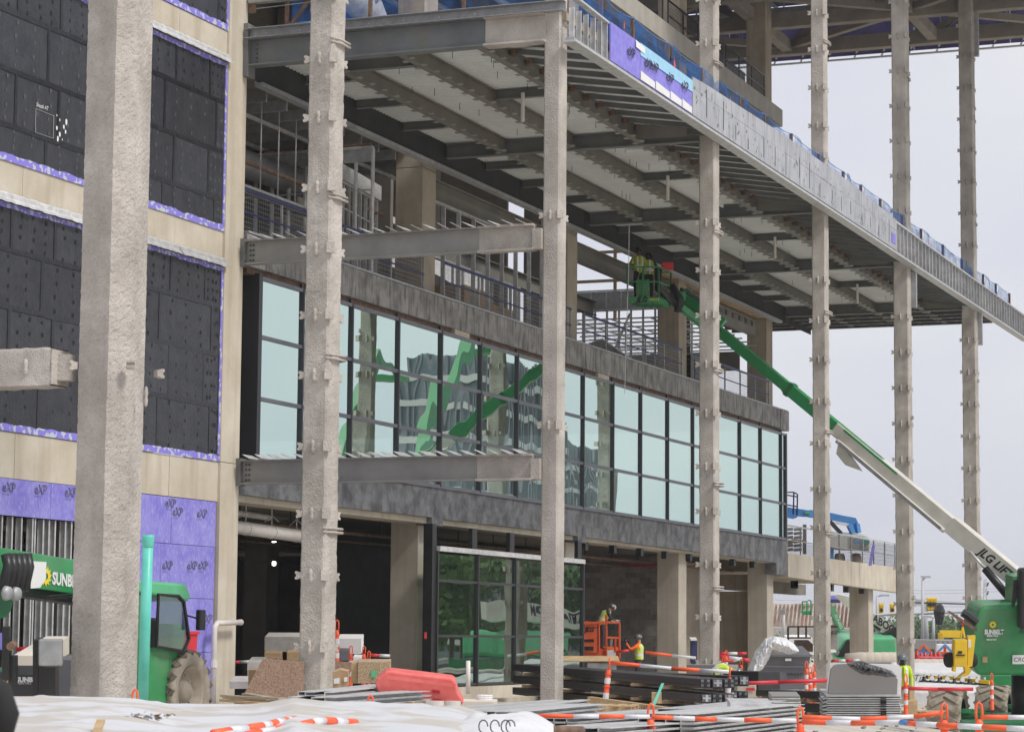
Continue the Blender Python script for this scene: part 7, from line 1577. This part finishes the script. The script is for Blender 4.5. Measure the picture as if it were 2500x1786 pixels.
for i, (x0, z1, dx, lb) in enumerate(((97, 15, 7, 'green boom lift with steep boom outside the frame, left one reflected in the panes'), (106, 17.5, 9, 'white and green boom lift outside the frame, right one reflected in the panes'))):
    t = thing('boom_lift', lb, 'boom lift', (x0-2, 7, -1.1)); z0 = 1.2
    B().box(x0-5, x0-1, 5.6, 8.4, -.3, 1.5).build('engine_cover', m_green, t, bevel=.1); wheel(t, (x0-4.4, 5.4, -.5), .6, .5, m_rubber, 12); wheel(t, (x0-1.2, 5.4, -.5), .6, .5, m_rubber, 12); wheel(t, (x0-4.4, 8.6, -.5), .6, .5, m_rubber, 12); wheel(t, (x0-1.2, 8.6, -.5), .6, .5, m_rubber, 12)
    a, c = Vector((x0-3, 7, z0)), Vector((x0+dx, 7.4, z1)); m_ = a+(c-a)*.36
    B().bar(a, m_, .5, .7).build('boom_section', m_wpaint, t); B().bar(m_, c, .42, .55).build('boom_section', m_green, t); B().bar(c, c+Vector((1.6, 0, -.9)), .3, .35).build('jib', m_green, t); B().box(c.x+1.4, c.x+2.6, 6.2, 8.2, c.z-1.2, c.z-.95).build('platform_floor', m_green, t)
um2 = thing('white_boom_machine', 'green machine with white lettered boom across the street, mirrored in the storefront', 'boom lift', (155, -5, -.5))
B().bar((146, -5, 3.6), (168, -5, 3.0), .9, 1.2).build('boom', m_wpaint, um2); text('ULTRABOOM', 1.0, m_ink, um2, (165, -4.53, 2.85), (-1, 0, .03), (0, 0, 1), bold=.03, shear=.3, sx=2.2)
B().box(148, 160, -7, -4.2, .6, 2.3).build('engine_cover', m_green_l, um2, bevel=.3); B().box(146, 163, -7, -4.2, -.1, .5).build('chassis', m_green_d, um2)
for x_ in (149.5, 159): B().lathe([(0, -.3), (.7, -.3), (.75, 0), (.7, .3), (0, .3)], (x_, -3.9, .25), (0, 1, 0), 20).build('wheel', m_tyre, um2, smooth=True)
# loose material between the stacks
def pallet(x, y, z, rz, lb, load=None, lh=.5):
    t = thing('pallet', lb, 'pallet', (x, y, z), rz, 'pallets on the ground')
    for k in range(6): B().box(-.6, .6, -.55+k*.2, -.43+k*.2, .11, .13).build('board', m_wood, t, world=False)
    for k in (-.55, 0, .5): B().box(k, k+.07, -.55, .57, 0, .108).build('runner', m_wood, t, world=False)
    if load: B().box(-.55, .55, -.5, .5, .132, .132+lh).build('load', load, t, world=False, bevel=.02)
    return t
for q in ((1135, 1745, 40, 'low pallet of cream sheets left of the pale corner column base', m_cream, .12), (1470, 1738, 41, 'empty pallet under the timber beam', None, .3), (1850, 1745, 42, 'empty pallet right of the channel bundle', None, .4),
          (1740, 1700, 64, 'pallet with grey cartons right of the black frame ends', m_stone, .7), (700, 1715, 47, 'pallet with brown cartons hidden left of the second column', m_card, .5), (1835, 1700, 61, 'pallet with dark bundles beside the concrete stub', m_black, .5),
          (2250, 1745, 68, 'empty pallet behind the worker at right', None, .7)):
    p = at(q[0], q[1], D=q[2]); pallet(p.x, p.y, max(p.z, gz(p.x, p.y)), rz_(-.4, .4), q[3], q[4], q[5])
rub = B()
for k in range(1400):
    D_ = rz_(30, 95); p = at(rz_(500, 2480), 1700, D=D_); s_ = rz_(.015, .06); c_ = Vector((p.x, p.y, gz(p.x, p.y)+s_*.5))
    rub.obox(c_, Vector((rz_(.3, 1), rz_(-1, 1), rz_(-.3, .3))).normalized()*s_, Vector((rz_(-.3, .3), rz_(.3, 1), 0)).normalized()*s_*.8, Vector((0, 0, s_*.6)))
struct(rub.build('loose_rubble', m_stone), 'stuff')
OL = ['leftmost', 'second', 'third', 'fourth', 'fifth', 'sixth', 'seventh', 'eighth']
for k in range(14):
    D_ = rz_(33, 48); p = at(rz_(1120, 2000), 1700, D=D_); a_ = rz_(-1, 1); L0 = rz_(.6, 1.7); d_ = Vector((math.cos(a_), math.sin(a_), 0)); z_ = gz(p.x, p.y)+.05+.04*(k % 3)
    tag(B().bar((p.x-d_.x*L0, p.y-d_.y*L0, z_), (p.x+d_.x*L0, p.y+d_.y*L0, z_+.03), .10, .045).build('lumber_offcut', m_wood), 'loose lumber offcut lying on the ground among the stud bundles', 'lumber', 'loose lumber offcuts')
# ---------------------------------------------------------------- air
hm = bpy.data.materials.new('haze'); hm.use_nodes = True; hn = hm.node_tree; hn.nodes.remove(hn.nodes['Principled BSDF'])
hv = hn.nodes.new('ShaderNodeVolumePrincipled'); hv.inputs['Density'].default_value = .0003; hv.inputs['Color'].default_value = (.93, .94, .97, 1)
hn.links.new(hv.outputs[0], hn.nodes['Material Output'].inputs['Volume'])
struct(B().box(-1600, 2600, -1600, 1900, -3.5, 44).build('haze', hm), 'stuff')
